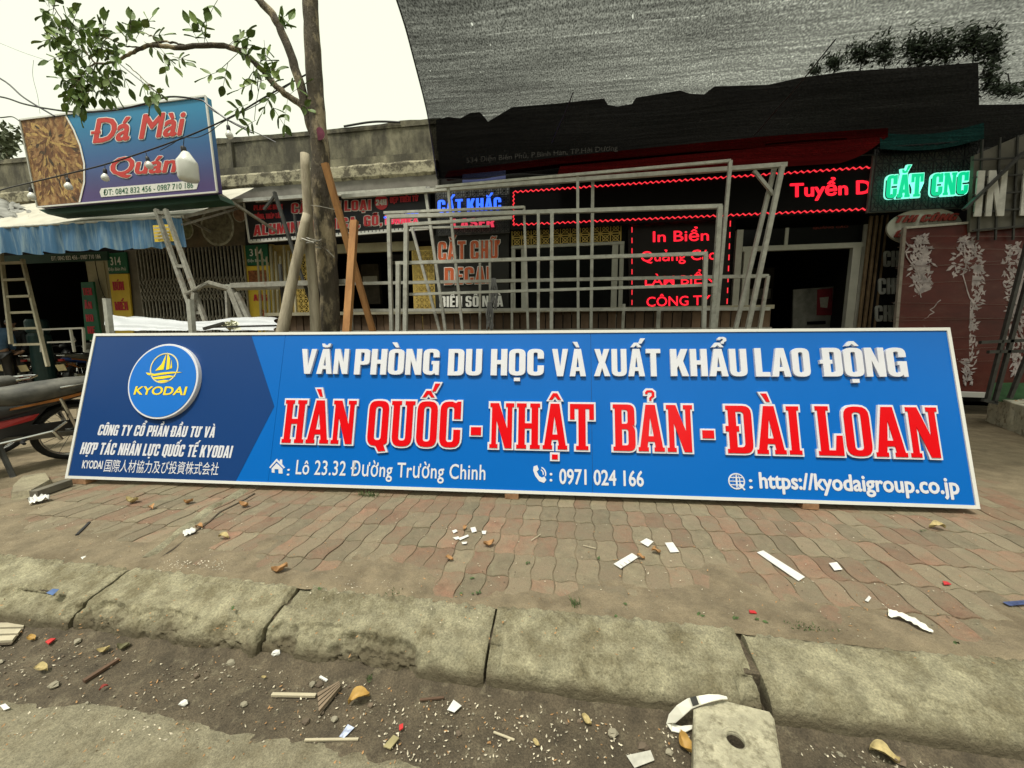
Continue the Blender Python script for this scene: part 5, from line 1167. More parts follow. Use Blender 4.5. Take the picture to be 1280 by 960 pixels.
# wooden ladder in the food stall
lw = thing('wooden_ladder', 'pale ladder leaning in the dark food stall opening at the left edge', 'ladder', (P(35, 480, 6.0).x, 6.0, 0)); M['ladw'] = mat('pale ladder tube', (.4,.37,.27), .6, var=.2, scale=8)
for a, b in (((1,316),(14,430)), ((28,324),(60,458))):
    mb = MB(); mb.bar(P(*a, 6.2), P(*b, 6.0), .05, up=(0,1,0)); mb.build('rail', M['ladw'], lw)
for y, a, b in ((329,3,30),(350,6,34),(371,10,38),(391,13,44),(411,16,49),(431,18,54)):
    mb = MB(); mb.bar(P(a, y, 6.1), P(b, y-1, 6.1), .045); mb.build('rung', M['ladw'], lw)
# trolley arch and steel legs
tr_o = thing('hand_cart', 'steel cart frame with a bent sheet top before the scissor gate', 'cart', (P(300, 470, 4.5).x, 4.5, 0))
mb = MB()
ar = [(232,367),(246,360),(254,354),(262,353),(290,359),(300,357),(420,354)]
def sh_(u, v):
    k = u*(len(ar)-1); i = min(int(k), len(ar)-2); f_ = k-i; x = ar[i][0]+(ar[i+1][0]-ar[i][0])*f_; y = ar[i][1]+(ar[i+1][1]-ar[i][1])*f_
    return P(x, y+6*v, 4.4+.5*v)
mb.grid(sh_, 30, 3); mb.build('sheet', M['galv'], tr_o)
for a, b, w_ in (((289,362),(316,430),.07), ((296,366),(326,430),.05), ((243,366),(238,440),.05), ((283,364),(286,430),.03), ((290,357),(440,352),.06), ((232,368),(262,352),.03), ((262,353),(290,361),.04)):
    mb = MB(); mb.bar(P(*a, 4.42), P(*b, 4.42), w_, up=(0,1,0)); mb.build('tube', M['rustgalv'], tr_o)
# rack with slatted front behind the frames
rk = thing('storage_rack', 'long low rack with pale top and brown slatted front behind the steel frames', 'rack', (P(650, 470, 5.6).x, 5.6, 0))
a, b = P(330, 385, 5.5).x, P(968, 385, 5.5).x; zt_ = P(650, 386, 5.5).z
mb = MB(); mb.box((a, 5.5, zt_-.05), (b, 6.3, zt_)); mb.build('top_board', mat('pale board', (.3,.28,.2), .8, var=.25, scale=4), rk)
M['slat'] = mat('brown slat', (.1,.065,.04), .85, var=.4, scale=6, stretch=(1,1,.3), rnd=.35); n = 60
sm = MB(); sm.box((-.5*(b-a)/n*.88, 0, 0), (.5*(b-a)/n*.88, .03, zt_-.15)); sme = sm.mesh('slat', M['slat'])
for i in range(n):
    o = bpy.data.objects.new('slat', sme); col.objects.link(o); o.parent = rk; o.location = (a+(b-a)*(i+.5)/n-rk.location.x, 5.56-rk.location.y+.01*(i % 2), .1)
mb = MB(); mb.box((a, 5.52, zt_-.32), (b, 5.55, zt_-.29)); mb.build('rail', M['rustgalv'], rk)
# right stands (A-shaped steel trestle) and wrapped carved panels
M['carved'] = mat('wrapped red brown wood', (.085,.014,.009), .4, var=.25, scale=3, stretch=(.6,1,1.2), col2=(.11,.035,.024), c2pos=.6, c2w=.1, c2scale=4, spec=.35)
YW = 6.3
cp = thing('carved_panels', 'stack of red brown carved wooden panels wrapped in clear film', 'panels', (P(1200, 480, YW).x, YW, 0))
mb = MB(); mb.prism([P(1131,285,YW+.25), P(1119,425,YW+.05), P(1195,494,YW), P(1420,500,YW), P(1420,262,YW+.25), P(1290,270,YW+.25)], (0,.06,0)); mb.build('panel_stack', M['carved'], cp)
mb = MB(); mb.bar(P(1130,285,YW+.24), P(1117,440,YW+.04), .04, up=(0,1,0)); mb.build('edge_board', mat('grey edge board', (.25,.22,.18), .7, var=.2), cp)
mb = MB(); mb.bar(P(1130,285,YW+.24), P(1420,262,YW+.24), .03); mb.build('edge_strip', M['papergrey'], cp)
M['carve'] = mat('pale carving', (.42,.37,.36), .7, var=.4, scale=8)
def carving(cx, y0, y1, wd, seed, vase=True):
    rr = random.Random(seed); mb = MB(); Yc = lambda y: YW+.24-.25*(y-285)/210-.012
    def blade(x, y, ang, ln, w_):
        a = math.radians(ang); d = (math.cos(a), -math.sin(a)); nx, ny = -d[1], d[0]
        q = [(x, y), (x+d[0]*ln*.5+nx*w_, y+d[1]*ln*.5+ny*w_), (x+d[0]*ln, y+d[1]*ln), (x+d[0]*ln*.5-nx*w_, y+d[1]*ln*.5-ny*w_)]
        mb.prism([P(px_, py_, Yc(py_)) for px_, py_ in q], (0, .02, 0))
    h = y1-y0
    for k in range(int(h*2.2)):
        t = rr.random(); y = y0+h*t; hw = wd*(.35+.65*math.sin(math.pi*min(1, t*1.2)))*.5; x = cx+rr.uniform(-hw, hw); blade(x, y, rr.uniform(0, 360), rr.uniform(5, 11), rr.uniform(.9, 2.0))
    for k in range(5):
        fx, fy = cx+rr.uniform(-wd*.3, wd*.3), y0+h*(.35+.13*k)
        for j in range(12): blade(fx, fy, j*30+rr.uniform(-8, 8), rr.uniform(7, 11), 1.5)
    x, y = cx, y1
    for k in range(12):
        nx_, ny_ = x+rr.uniform(-6, 6), y-h/12; mb.bar(P(x, y, Yc(y)), P(nx_, ny_, Yc(ny_)), .012, .012); x, y = nx_, ny_
    o = mb.build('carving', M['carve'], cp); tag(o, kind='stuff')
    if vase:
        mb = MB(); shape = lambda t: 5+9*math.sin(math.pi*min(1, t*1.25+.05))*(1 if t < .75 else 1)+ (8*(t-.8) if t > .8 else 0)
        for k in range(110):
            t = rr.random(); hw = shape(t); blade(cx+rr.uniform(-hw, hw), y1+4+t*64, rr.choice((70, 100, 250, 280, 20, 160))+rr.uniform(-15, 15), rr.uniform(5, 10), rr.uniform(.8, 1.6))
        tag(mb.build('carved_vase', M['carve'], cp), kind='stuff')
carving(1151, 296, 372, 28, 3, False); carving(1150, 375, 412, 34, 4, False); carving(1211, 296, 410, 42, 5); carving(1272, 305, 400, 40, 6); carving(1330, 300, 400, 40, 7)
mb = MB()
for k in range(11):
    y = 290+k*17+R.uniform(-9, 9); s = R.uniform(-12, 16); mb.bar(P(1124-(y-285)*.1, y, YW+.2-.2*(y-285)/210-.02), P(1400, y+s-8, YW+.2-.2*(y-285)/210-.02), .004)
mb.build('wrap_creases', mat('film crease', (.16,.11,.09), .3, var=.2), cp)
mb = MB(); mb.prism([P(1198,490,YW-.1), P(1420,498,YW-.1), P(1420,504,YW-.1), P(1198,496,YW-.1)][::-1], (0,.1,0)); tag(mb.build('white_batten', M['white'], loc=tuple(P(1250, 495, YW-.1))), 'white batten lying on the ground under the carved panels', 'batten')
rt_ = thing('steel_trestle', 'dark steel trestle standing at the right edge before the carved panels', 'trestle', (P(1250, 500, 5.3).x, 5.3, 0))
for a, b in (((1285,300),(1233,503)), ((1296,305),(1243,503)), ((1330,330),(1262,498)), ((1225,428),(1310,424)), ((1235,440),(1310,438)), ((1290,300),(1380,520)), ((1228,500),(1246,504))):
    mb = MB(); mb.bar(P(*a, 5.3), P(*b, 5.3), .035, up=(0,1,0)); mb.build('tube', M['darksteel'], rt_)
gsh = MB(); gsh.grid(lambda u, v: P(1238+150*u, 478+24*v, 5.8-.3*v)+Vector((0,0,.02*fb(u*5, v*3, 1))), 16, 5); tag(gsh.build('green_sheet', mat('dark green sheeting', (.02,.07,.02), .8, var=.4, scale=6), loc=tuple(P(1260, 490, 5.7))), 'dark green sheet behind the white stone block at the right edge', 'sheet')
# white stone block
blk = thing('stone_block', 'rough white painted stone block on the pavement at the right edge', 'block', tuple(G(1260, 545)))
mb = MB(); A = G(1232, 527); B = G(1330, 566); hgt = P(1234, 495, A.y).z
dxy = (B-A); back = Vector((-dxy.y, dxy.x, 0)).normalized()*.35
if back.x < 0: back = -back
def bl(u, v):      # wraps the block: front, top
    q = A+dxy*u
    if v < .5: p = q+Vector((0,0,hgt*v*2))
    else: p = q+Vector((0,0,hgt))+back*((v-.5)*2)
    return p+Vector((fb(p.x, p.y, p.z, 9), fb(p.y, p.z, p.x, 9), fb(p.z, p.x, p.y, 9)))*.012
mb.grid(bl, 60, 40)
def be(u, v): p = A+back*u+Vector((0,0,hgt*v)); return p+Vector((fb(p.x, p.y, p.z, 9), fb(p.y, p.z, p.x, 9), fb(p.z, p.x, p.y, 9)))*.012
mb.grid(be, 14, 14); mb.build('body', mat('flaking white stone', (.55,.53,.42), .95, var=.25, scale=8, bump=.012, bscale=30, col2=(.25,.22,.16), c2pos=.57, c2w=.06, c2scale=10), blk, smooth=True)
lv_ = MB()
for k in range(14):
    q = A+dxy*R.uniform(.1, .8)+back*R.uniform(.1, .9)+Vector((0,0,hgt+.015)); a = Vector((R.gauss(0,1), R.gauss(0,1), R.gauss(0,.3))).normalized()*.03; b = a.cross(Vector((0,0,1))).normalized()*.014; lv_.add([q-a, q+b, q+a+Vector((0,0,.01)), q-b], [(0,1,2,3)])
tag(lv_.build('leaf_litter', M['dleaf'], loc=tuple(A+Vector((0,0,hgt)))), 'dry leaves lying on the white stone block', 'leaves', kind='stuff')

# ---- white tarpaulin roll behind the board
mb = MB()
def wt(u, v):
    x = 136+210*u; y = 413-v*(14+3*math.sin(u*9)) + (-6*max(0, 1-u*9) if v > .5 else 0); p = P(x, y, 3.9+.5*v); return p+Vector((0, .05*math.sin(v*9+u*4), .012*fb(u*9, v*4, 1)))
mb.grid(wt, 90, 14)
tag(mb.build('white_tarpaulin', mat('white plastic sheet', (.5,.52,.54), .45, var=.05), smooth=True, loc=tuple(P(240, 412, 4))), 'folded white plastic sheet behind the left end of the sign board', 'tarpaulin')
for i, (x, a, b) in enumerate(((133,373,415), (237,374,415))):
    mb = MB(); mb.bar(P(x, a, 3.7), (P(x, b, 3.7).x, 3.7, 0), .05, up=(0,1,0)); tag(mb.build('steel_post', M['galv'], loc=(P(x, b, 3.7).x, 3.7, 0)), ['short steel post behind the top left corner of the sign board', 'short steel post standing in the white sheet beside the steel ladder'][i], 'post')
mb = MB()
for k in range(26):
    q = P(287+R.gauss(0, 5), 407+R.gauss(0, 2), 3.8); a = Vector((R.gauss(0,1), R.gauss(0,1), R.gauss(0,1))).normalized()*.04; b = a.orthogonal().normalized()*.03; mb.add([q-a, q+b, q+a, q-b], [(0,1,2,3)])
tag(mb.build('plastic_scrap', mat('crumpled plastic', (.6,.6,.45), .6, var=.3), loc=tuple(P(287, 407, 3.8))), 'crumpled pale plastic scrap lying on the white sheet', 'scrap')
mb = MB(); mb.bar(P(262,409,3.75), P(345,407,3.75), .02); mb.bar(P(255,411,3.75), P(280,404,3.75), .03); tag(mb.build('steel_clamp', M['darksteel'], loc=tuple(P(270, 409, 3.75))), 'dark steel rod lying across the white sheet', 'rod')

# ============================================================ cables and the bulb string
def cable(pts, r, label, Ys=None, m=None, nm='cable', sag=0):
    P3 = [P(x, y, (Ys[i] if Ys else 4.9)) for i, (x, y) in enumerate(pts)]; out = []
    for i in range(len(P3)-1):
        p0 = P3[max(0, i-1)]; p1 = P3[i]; p2 = P3[i+1]; p3 = P3[min(len(P3)-1, i+2)]
        for k in range(6):
            t = k/6; out.append(((p1*2)+(p2-p0)*t+(p0*2-p1*5+p2*4-p3)*t*t+(p1*3-p0-p2*3+p3)*t*t*t)*.5)
    out.append(P3[-1]); mb = MB(); mb.tube(out, r, 5); return tag(mb.build(nm, m or M['black'], loc=tuple(P3[0])), label, 'cable')
cable([(-60,115),(0,121),(30,130),(60,136),(95,140),(140,138),(180,130),(212,121),(250,125),(262,133),(285,150),(315,166)], .012, 'thick black cable sagging over the top of the restaurant sign')
cable([(-60,75),(0,98),(30,122),(68,145)], .012, 'black cable dropping to the left corner of the restaurant sign')
cable([(-60,258),(0,238),(40,228),(82,218),(130,206),(180,190),(230,172),(270,155),(300,140),(330,122),(370,100),(392,88)], .010, 'black wire carrying the light bulbs across the restaurant sign')
cable([(262,136),(290,152),(325,168),(345,178)], .006, 'thin wire from the sign corner to the tree', [4.9]*4)
cable([(150,80),(180,104),(208,123)], .008, 'thin dark wire rising from the sign to the branch')
cable([(-40,38),(0,54),(30,66),(60,76)], .003, 'thin grey wire crossing the sky at the left', [7]*4)
cable([(42,75),(41,95),(47,120),(50,142)], .003, 'thin looped wire hanging in front of the sky', [7]*4)
cable([(200,188),(215,180),(228,172),(245,172),(262,165),(280,152),(330,126),(378,95)], .005, 'second thin wire looping beside the bulb wire', [4.88]*8)
cable([(430,158),(460,153),(480,152),(500,153)], .02, 'loose black cable lying on top of the concrete parapet', [7.25]*4)
cable([(118,322),(126,360),(142,395)], .008, 'thin cable hanging down the beige pier', [7.15]*3)
cable([(-20,146),(0,147),(15,146),(24,151)], .008, 'short cable entering the sign from the left edge')
M['glassbulb'] = mat('frosted bulb glass', (.7,.71,.66), .25, var=.04, spec=.6)
def bulb_build():
    o = thing('light_bulb', '', 'light bulb', (0,0,0), 'light bulbs on the wire')
    mb = MB(); mb.tube([(0,0,0), (0,0,-.07)], .004, 5); mb.build('cord', M['black'], o)
    mb = MB(); mb.lathe([(.014,-.06),(.02,-.07),(.021,-.115),(.017,-.12)], n=12); mb.build('socket', M['black'], o, smooth=True)
    mb = MB(); mb.lathe([(.016,-.118),(.022,-.13),(.036,-.155),(.040,-.175),(.034,-.197),(.018,-.209),(.003,-.213)], n=16); mb.build('glass', M['glassbulb'], o, smooth=True)
    return o
bl0 = bulb_build()
bulbs = [(284,150,'bulb hanging right of the restaurant sign before the parapet'),(182,190,'bulb hanging over the word Quan in the middle of the restaurant sign'),(131,205,'bulb hanging just above the phone number strip of the restaurant sign'),(84,217,'bulb hanging over the lower part of the meat picture'),(37,229,'bulb hanging at the bottom left corner of the restaurant sign')]
for i, (x, y, lb) in enumerate(bulbs):
    o = bl0 if i == 0 else copy_tree(bl0); o.location = P(x, y, 4.88); o['label'] = 'light '+lb; o.scale = (1.15,)*3; o.rotation_euler = (R.uniform(-.15, .15), [-.1,-.25,.0,-.15,-.1][i], 0)
lamp = thing('big_lamp', 'large white lamp with wide body hanging at the right part of the restaurant sign', 'lamp', tuple(P(230, 172, 4.8)))
q = P(230, 172, 4.8); z0 = P(230, 190, 4.8).z; z1 = P(235, 226, 4.8).z; r_ = (P(246, 210, 4.8).x-P(223, 210, 4.8).x)/2; c = ((P(246,210,4.8).x+P(223,210,4.8).x)/2, 4.8, 0); r_ *= .84
mb = MB(); mb.tube([q, (c[0]-.03, 4.8, z0+.06)], .005, 5); mb.build('cord', M['black'], lamp)
mb = MB(); mb.lathe([(.025, z0+.07), (.032, z0+.06), (.032, z0), (.03, z0-.005)], (c[0]-.03, 4.8, 0), 14); mb.build('socket', M['black'], lamp, smooth=True)
mb = MB(); mb.lathe([(.035, z0), (.05, z0-.02), (r_*.75, z0-.09), (r_*.97, z0-.13), (r_, z0-.16), (r_*.98, z1+.03), (r_*.85, z1), (r_*.2, z1-.005)], (c[0], 4.8, 0), 22); mb.build('body', M['glassbulb'], lamp, smooth=True)

# ============================================================ motorbikes
M['seat'] = mat('worn black seat vinyl', (.04,.04,.037), .5, var=.3, scale=4, col2=(.13,.125,.105), c2pos=.5, c2w=.12, c2scale=3)
M['engine'] = mat('cast engine metal', (.14,.135,.12), .5, metal=.6, var=.4, scale=9); M['bikered'] = mat('red bike panel', (.32,.02,.02), .35, var=.1, coat=.3); M['bikeblue'] = mat('blue bike panel', (.02,.06,.25), .35, var=.1, coat=.3)
M['bikeblack'] = mat('black bike panel', (.02,.02,.022), .35, var=.2, coat=.3); M['bikeora'] = mat('orange stripe', (.35,.13,.03), .5, var=.4, scale=12)
M['plate'] = mat('yellowed number plate', (.6,.52,.3), .6, var=.12, scale=9)
def motorbike(pmat, smat, label):
    o = thing('motorbike', label, 'motorbike', (0,0,0), 'motorbikes parked by the food stall')
    for xw, nm in ((-.6, 'wheel'), (.62, 'wheel')):
        mb = MB(); r = .285
        prof_ = [(r-.05,-.02),(r-.03,-.034),(r-.008,-.026),(r,0),(r-.008,.026),(r-.03,.034),(r-.05,.02)]
        mb.lathe(prof_, (xw, 0, r), 36, 'y', False)
        w = mb.build(nm, M['rubber'], o, smooth=True)
        mb = MB(); mb.lathe([(r-.048,-.022),(r-.062,-.018),(r-.062,.018),(r-.048,.022)], (xw, 0, r), 36, 'y', False); mb.build('rim', M['chrome'], w, smooth=True)
        mb = MB(); mb.lathe([(.02,-.06),(.045,-.05),(.045,.05),(.02,.06)], (xw, 0, r), 16, 'y'); mb.build('hub', M['engine'], w)
        mb = MB()
        for k in range(18):
            a = k*math.pi/9; b = a+.35*(1 if k % 2 else -1); mb.tube([(xw+.04*math.cos(b), .02*(1 if k % 2 else -1), r+.04*math.sin(b)), (xw+(r-.06)*math.cos(a), 0, r+(r-.06)*math.sin(a))], .0022, 4)
        tag(mb.build('spokes', M['chrome'], w), kind='stuff')
    def loft(name, secs, m, n=14, par_=None):      # sections: (x, z, half width, half height)
        vs = []; fs = []
        for x, z, hw, hh in secs:
            for j in range(n):
                a = 2*math.pi*j/n; ca, sa = math.cos(a), math.sin(a)
                vs.append((x, hw*math.copysign(abs(ca)**.7, ca), z+hh*math.copysign(abs(sa)**.7, sa)))
        k = len(secs)
        for i in range(k-1):
            for j in range(n): fs.append((i*n+j, i*n+(j+1) % n, (i+1)*n+(j+1) % n, (i+1)*n+j))
        fs += [tuple(range(n-1, -1, -1)), tuple(range((k-1)*n, k*n))]
        mb = MB(); mb.add(vs, fs); return mb.build(name, m, par_ or o, smooth=True)
    loft('seat', [(-.84,.775,.05,.02),(-.80,.77,.11,.045),(-.6,.735,.14,.08),(-.4,.705,.145,.09),(-.22,.685,.145,.085),(-.02,.70,.12,.07),(.1,.715,.07,.04),(.15,.72,.03,.015)], M['seat'])
    loft('tail_cowl', [(-.9,.72,.02,.02),(-.82,.705,.07,.04),(-.6,.665,.105,.05),(-.3,.59,.12,.08),(-.05,.55,.12,.12),(.08,.54,.08,.10)], pmat)
    for s in (-1, 1):
        mb = MB(); mb.prism([(-.80,s*.10,.715),(-.5,s*.118,.655),(-.2,s*.124,.605),(-.2,s*.124,.59),(-.5,s*.118,.63),(-.80,s*.10,.69)], (0,s*.012,0)); mb.build('side_stripe', M['bikeora'], o)
        mb = MB(); mb.prism([(-.36,s*.122,.53),(-.05,s*.13,.49),(.2,s*.12,.44),(.2,s*.12,.39),(-.08,s*.13,.43),(-.32,s*.122,.48)], (0,s*.014,0)); mb.build('side_panel', smat, o)
        mb = MB(); mb.prism([(-.42,s*.10,.58),(.2,s*.10,.55),(.25,s*.09,.36),(-.12,s*.10,.33),(-.3,s*.10,.42)], (0,s*.012,0)); mb.build('frame_cover', M['bikeblack'], o)
        mb = MB(); mb.tube([(-.02,s*.13,.3),(-.25,s*.16,.335),(-.42,s*.17,.36)], .011, 6); mb.tube([(-.42,s*.17,.36),(-.50,s*.20,.44)], .012, 6); mb.tube([(-.42,s*.17,.36),(-.46,s*.18,.27)], .016, 6); mb.build('passenger_peg', M['chrome'], o)
        mb = MB(); mb.tube([(-.6,s*.10,.285),(-.5,s*.12,.65)], .016, 8); mb.build('shock_absorber', M['chrome'], o)
        mb = MB(); mb.bar((-.62,s*.085,.285), (-.08,s*.085,.33), .03, .045); mb.build('swingarm', M['engine'], o)
        mb = MB(); mb.tube([(.62,s*.075,.285),(.5,s*.075,.62),(.42,s*.04,.9)], .018, 8); mb.build('fork', M['chrome'], o)
        mb = MB(); mb.tube([(.4,s*.03,.95),(.38,s*.2,1.0),(.33,s*.33,.98)], [.011,.011,.017], 8); mb.build('handlebar', M['black'], o)
        m_ = MB(); m_.tube([(.38,s*.24,1.0),(.36,s*.27,1.13)], .005, 5); mi_ = m_.build('mirror', M['black'], o); m_ = MB(); m_.lathe([(.001,-.012),(.05,-.008),(.052,.0),(.001,.004)], (.36, s*.27, 1.15), 14, 'x'); m_.build('mirror_glass', M['chrome'], mi_)
        mb = MB(); mb.tube([(-.3,s*.12,.33),(-.22,s*.2,.31),(-.22,s*.26,.31)], .013, 6); mb.build('footpeg', M['rubber'], o)
        mb = MB(); mb.tube([(-.78,s*.06,.62),(-.7,s*.09,.5),(-.86,s*.08,.60)], .012, 6); mb.build('turn_signal', M['bikeora'], o)
    loft('leg_shield', [(.10,.52,.05,.05),(.22,.5,.1,.14),(.33,.58,.17,.2),(.4,.72,.14,.18),(.42,.86,.08,.06)], pmat)
    loft('headlight_cowl', [(.28,.96,.04,.03),(.36,.98,.1,.07),(.46,.97,.09,.07),(.5,.96,.06,.05)], pmat)
    mb = MB(); mb.lathe([(.001,0),(.05,.01),(.065,.0),(.065,-.02)], (.5, 0, .96), 16, 'x'); mb.build('headlight', M['chrome'], o)
    loft('engine', [(-.2,.34,.06,.05),(-.15,.33,.1,.09),(.05,.33,.11,.1),(.12,.35,.08,.07),(.25,.38,.07,.06),(.3,.39,.05,.05)], M['engine'])
    mb = MB(); mb.tube([(.22,-.06,.32),(.1,-.12,.24),(-.2,-.15,.25),(-.4,-.15,.28),(-.85,-.15,.34)], [.016,.018,.02,.04,.042], 10); mb.build('exhaust', M['chrome'], o)
    def fender(xc, a0, a1, nm):
        mb = MB(); mb.grid(lambda u, v: (xc+.315*math.cos(a0+(a1-a0)*u), (v-.5)*.12, .285+(.315-.02*abs(v-.5)*2)*math.sin(a0+(a1-a0)*u)), 18, 4); mb.build(nm, M['bikeblack'], o, smooth=True)
    fender(-.6, math.radians(35), math.radians(200), 'rear_fender'); fender(.62, math.radians(20), math.radians(170), 'front_fender')
    mb = MB(); mb.box((-.75,.07,.34), (-.05,.09,.42)); mb.build('chain_case', M['bikeblack'], o)
    mb = MB(); mb.tube([(-.9,.08,.79),(-.97,0,.80),(-.9,-.08,.79),(-.5,-.14,.75)], .011, 7); mb.tube([(-.9,.08,.79),(-.5,.14,.75)], .011, 7); mb.build('grab_rail', M['chrome'], o)
    mb = MB(); mb.tube([(-.12,.1,.3),(-.14,.24,.03),(-.12,.27,.0)], .02, 6); mb.build('kickstand', M['darksteel'], o)
    pl_ = MB(); pl_.prism([(-.94,-.095,.46),(-.94,.095,.46),(-.97,.095,.6),(-.97,-.095,.6)], (.006,0,0)); pl_.build('number_plate', M['plate'], o)
    mb = MB(); mb.box((-.93,-.05,.67), (-.89,.05,.72)); mb.build('tail_light', M['bikered'], o)
    return o
bk0 = motorbike(M['bikeblack'], M['bikered'], 'nearest black motorbike with long dusty seat beside the left end of the sign board')
h0 = math.atan2(-.97, -.25); fwd0 = Vector((math.cos(h0), math.sin(h0), 0)); rw = Vector((P(90, 535, 2.95).x, 2.95, 0))
bk0.location = rw+fwd0*.6; bk0.rotation_euler = (math.radians(-6), 0, h0)
import itertools
for i, (x, y, hh, zz, lb) in enumerate(((33,462,98,.5,'motorbike with yellowed number plate parked right of the person in blue'),(80,461,100,.5,'black motorbike with pale number plate in the middle of the parked row'),(103,458,104,.5,'motorbike with yellow number plate mostly hidden behind the top left corner of the sign board'),(57,459,95,.5,'dark motorbike between the two pale number plates of the parked row'),(8,461,102,.5,'motorbike parked in front of the two people at the left edge'),(38,471,-104,.78,'second nearest motorbike, its grey seat showing just behind the nearest black one'))):
    o = copy_tree(bk0); o['label'] = lb; h = math.radians(hh); f_ = Vector((math.cos(h), math.sin(h), 0)); rear = G(x, y, zz); o.location = Vector((rear.x, rear.y, 0))+f_*.95; o.rotation_euler = (math.radians(-6), 0, h)
    for c in kids(o):
        if c.name.startswith(('leg_shield', 'headlight_cowl', 'tail_cowl', 'side_panelx')) and i < 4: 
            c.data = c.data.copy(); c.data.materials[0] = (M['papergrey'], M['bikeblue'], M['bikered'], M['engine'])[i]

# ============================================================ two people by the stall, at the left edge
def skin_mesh(verts, edges, rad, root=0, sub=2):
    me = bpy.data.meshes.new('figure'); me.from_pydata(verts, edges, []); o = bpy.data.objects.new('figure', me); col.objects.link(o)
    m_ = o.modifiers.new('s', 'SKIN'); m_.use_smooth_shade = True; s_ = o.modifiers.new('u', 'SUBSURF'); s_.levels = s_.render_levels = sub
    for i, r in enumerate(rad): o.data.skin_vertices[0].data[i].radius = (r if isinstance(r, tuple) else (r, r))
    o.data.skin_vertices[0].data[root].use_root = True
    out = bpy.data.meshes.new_from_object(o.evaluated_get(bpy.context.evaluated_depsgraph_get())); bpy.data.objects.remove(o); return out
def person(loc, rz, H, shirt, pants, label, look=0):
    k = H/1.72; o = thing('person', label, 'person', loc)
    J = {'pelvis':(0,0,.95),'waist':(0,-.01,1.08),'chest':(0,-.03,1.28),'neck':(0,-.03,1.45),'nape':(0,-.02,1.52),'head':(0,.0,1.60),'crown':(0,.0,1.68)}
    V = [J['pelvis'],J['waist'],J['chest'],J['neck'],J['nape'],J['head'],J['crown']]; E = [(0,1),(1,2),(2,3),(3,4),(4,5),(5,6)]; Rr = [(.15,.11),(.135,.10),(.165,.11),(.06,.06),(.055,.055),(.078,.092),(.055,.07)]
    for s in (-1, 1):
        b = len(V); V += [(s*.17,-.02,1.4),(s*.22,.0,1.14),(s*.2,.14,.94),(s*.18,.22,.92)]; E += [(2,b),(b,b+1),(b+1,b+2),(b+2,b+3)]; Rr += [.058,.043,.028,.03]
        for f in range(5):      # fingers
            c = len(V); fx = s*(.18+(f-2)*.014) if f < 4 else s*.15; V += [(fx,.27,.915-.004*abs(f-1.5)),(fx,.30+.008*(2-abs(f-1.5)),.89)]; E += [(b+3,c),(c,c+1)]; Rr += [.009,.008]
        b = len(V); V += [(s*.09,0,.88),(s*.10,.03,.5),(s*.10,-.02,.09),(s*.11,.12,.03)]; E += [(0,b),(b,b+1),(b+1,b+2),(b+2,b+3)]; Rr += [.088,.058,.04,.038]
    def put(me, m, nm, par_):
        me.materials.clear(); me.materials.append(m); ob = bpy.data.objects.new(nm, me); col.objects.link(ob); ob.parent = par_; return ob
    skin_m = bpy.data.materials.get('skin') or mat('skin', (.33,.19,.12), .55, var=.08)
    body = put(skin_mesh(V, E, Rr), skin_m, 'body', o)
    V2 = [(0,0,.92),(0,-.01,1.08),(0,-.03,1.3),(0,-.03,1.42)]; E2 = [(0,1),(1,2),(2,3)]; R2 = [(.175,.135),(.165,.125),(.19,.13),(.09,.08)]
    for s in (-1, 1):
        b = len(V2); V2 += [(s*.18,-.02,1.39),(s*.225,.0,1.15),(s*.205,.12,.965)]; E2 += [(2,b),(b,b+1),(b+1,b+2)]; R2 += [.078,.06,.045]
    put(skin_mesh(V2, E2, R2), shirt, 'shirt', o)
    V3 = [(0,0,.95)]; E3 = []; R3 = [(.165,.125)]
    for s in (-1, 1):
        b = len(V3); V3 += [(s*.095,0,.86),(s*.10,.03,.5),(s*.10,-.02,.1)]; E3 += [(0,b),(b,b+1),(b+1,b+2)]; R3 += [.105,.078,.058]
    put(skin_mesh(V3, E3, R3), pants, 'trousers', o)
    mb = MB()
    for s in (-1, 1): mb.lathe([(.02,0),(.05,.01),(.05,.06),(.03,.09)], (s*.105,.03,0), 10); mb.box((s*.105-.045,-.03,0), (s*.105+.045,.19,.05))
    mb.build('shoes', M['black'], None).parent = o
    # face details and hair
    mb = MB(); mb.grid(lambda u, v: ((.088+.004*fb(u*9, v*9, 1))*math.cos(6.283*u)*math.sin(v*1.75+.001), -.012+.105*math.sin(6.283*u)*math.sin(v*1.75+.001)-.012, 1.625+.105*math.cos(v*1.75)), 24, 12)
    hr = mb.build('hair', mat('black hair', (.012,.011,.01), .5, var=.3), None, smooth=True); hr.parent = o
    mb = MB(); mb.prism([(-.012,.098,1.575),(.012,.098,1.575),(.008,.092,1.615),(-.008,.092,1.615)], (0,.018,0)); nz_ = mb.build('nose', skin_m, None); nz_.parent = o
    for s in (-1, 1):
        mb = MB(); mb.lathe([(.001,-.002),(.012,.0),(.001,.006)], (s*.032,.088,1.62), 8, 'y'); e_ = mb.build('eye', M['black'], None); e_.parent = o
        mb = MB(); mb.lathe([(.001,-.012),(.02,-.006),(.024,.004),(.001,.008)], (s*.083,-.005,1.6), 8, 'x'); e_ = mb.build('ear', skin_m, None); e_.parent = o
    mb = MB(); mb.box((-.024,.085,1.548), (.024,.094,1.556)); e_ = mb.build('mouth', mat('lips', (.25,.09,.07), .5), None); e_.parent = o
    o.scale = (k, k, k); o.rotation_euler = (0, 0, rz); return o
g1 = P(-3, 440, 6.2); person((g1.x, 6.2, 0), math.radians(60), 1.66, mat('faded denim shirt', (.05,.11,.2), .85, var=.35, scale=6, col2=(.12,.2,.3), c2pos=.58), M['black'], 'person in faded blue denim shirt at the left edge, back half turned')
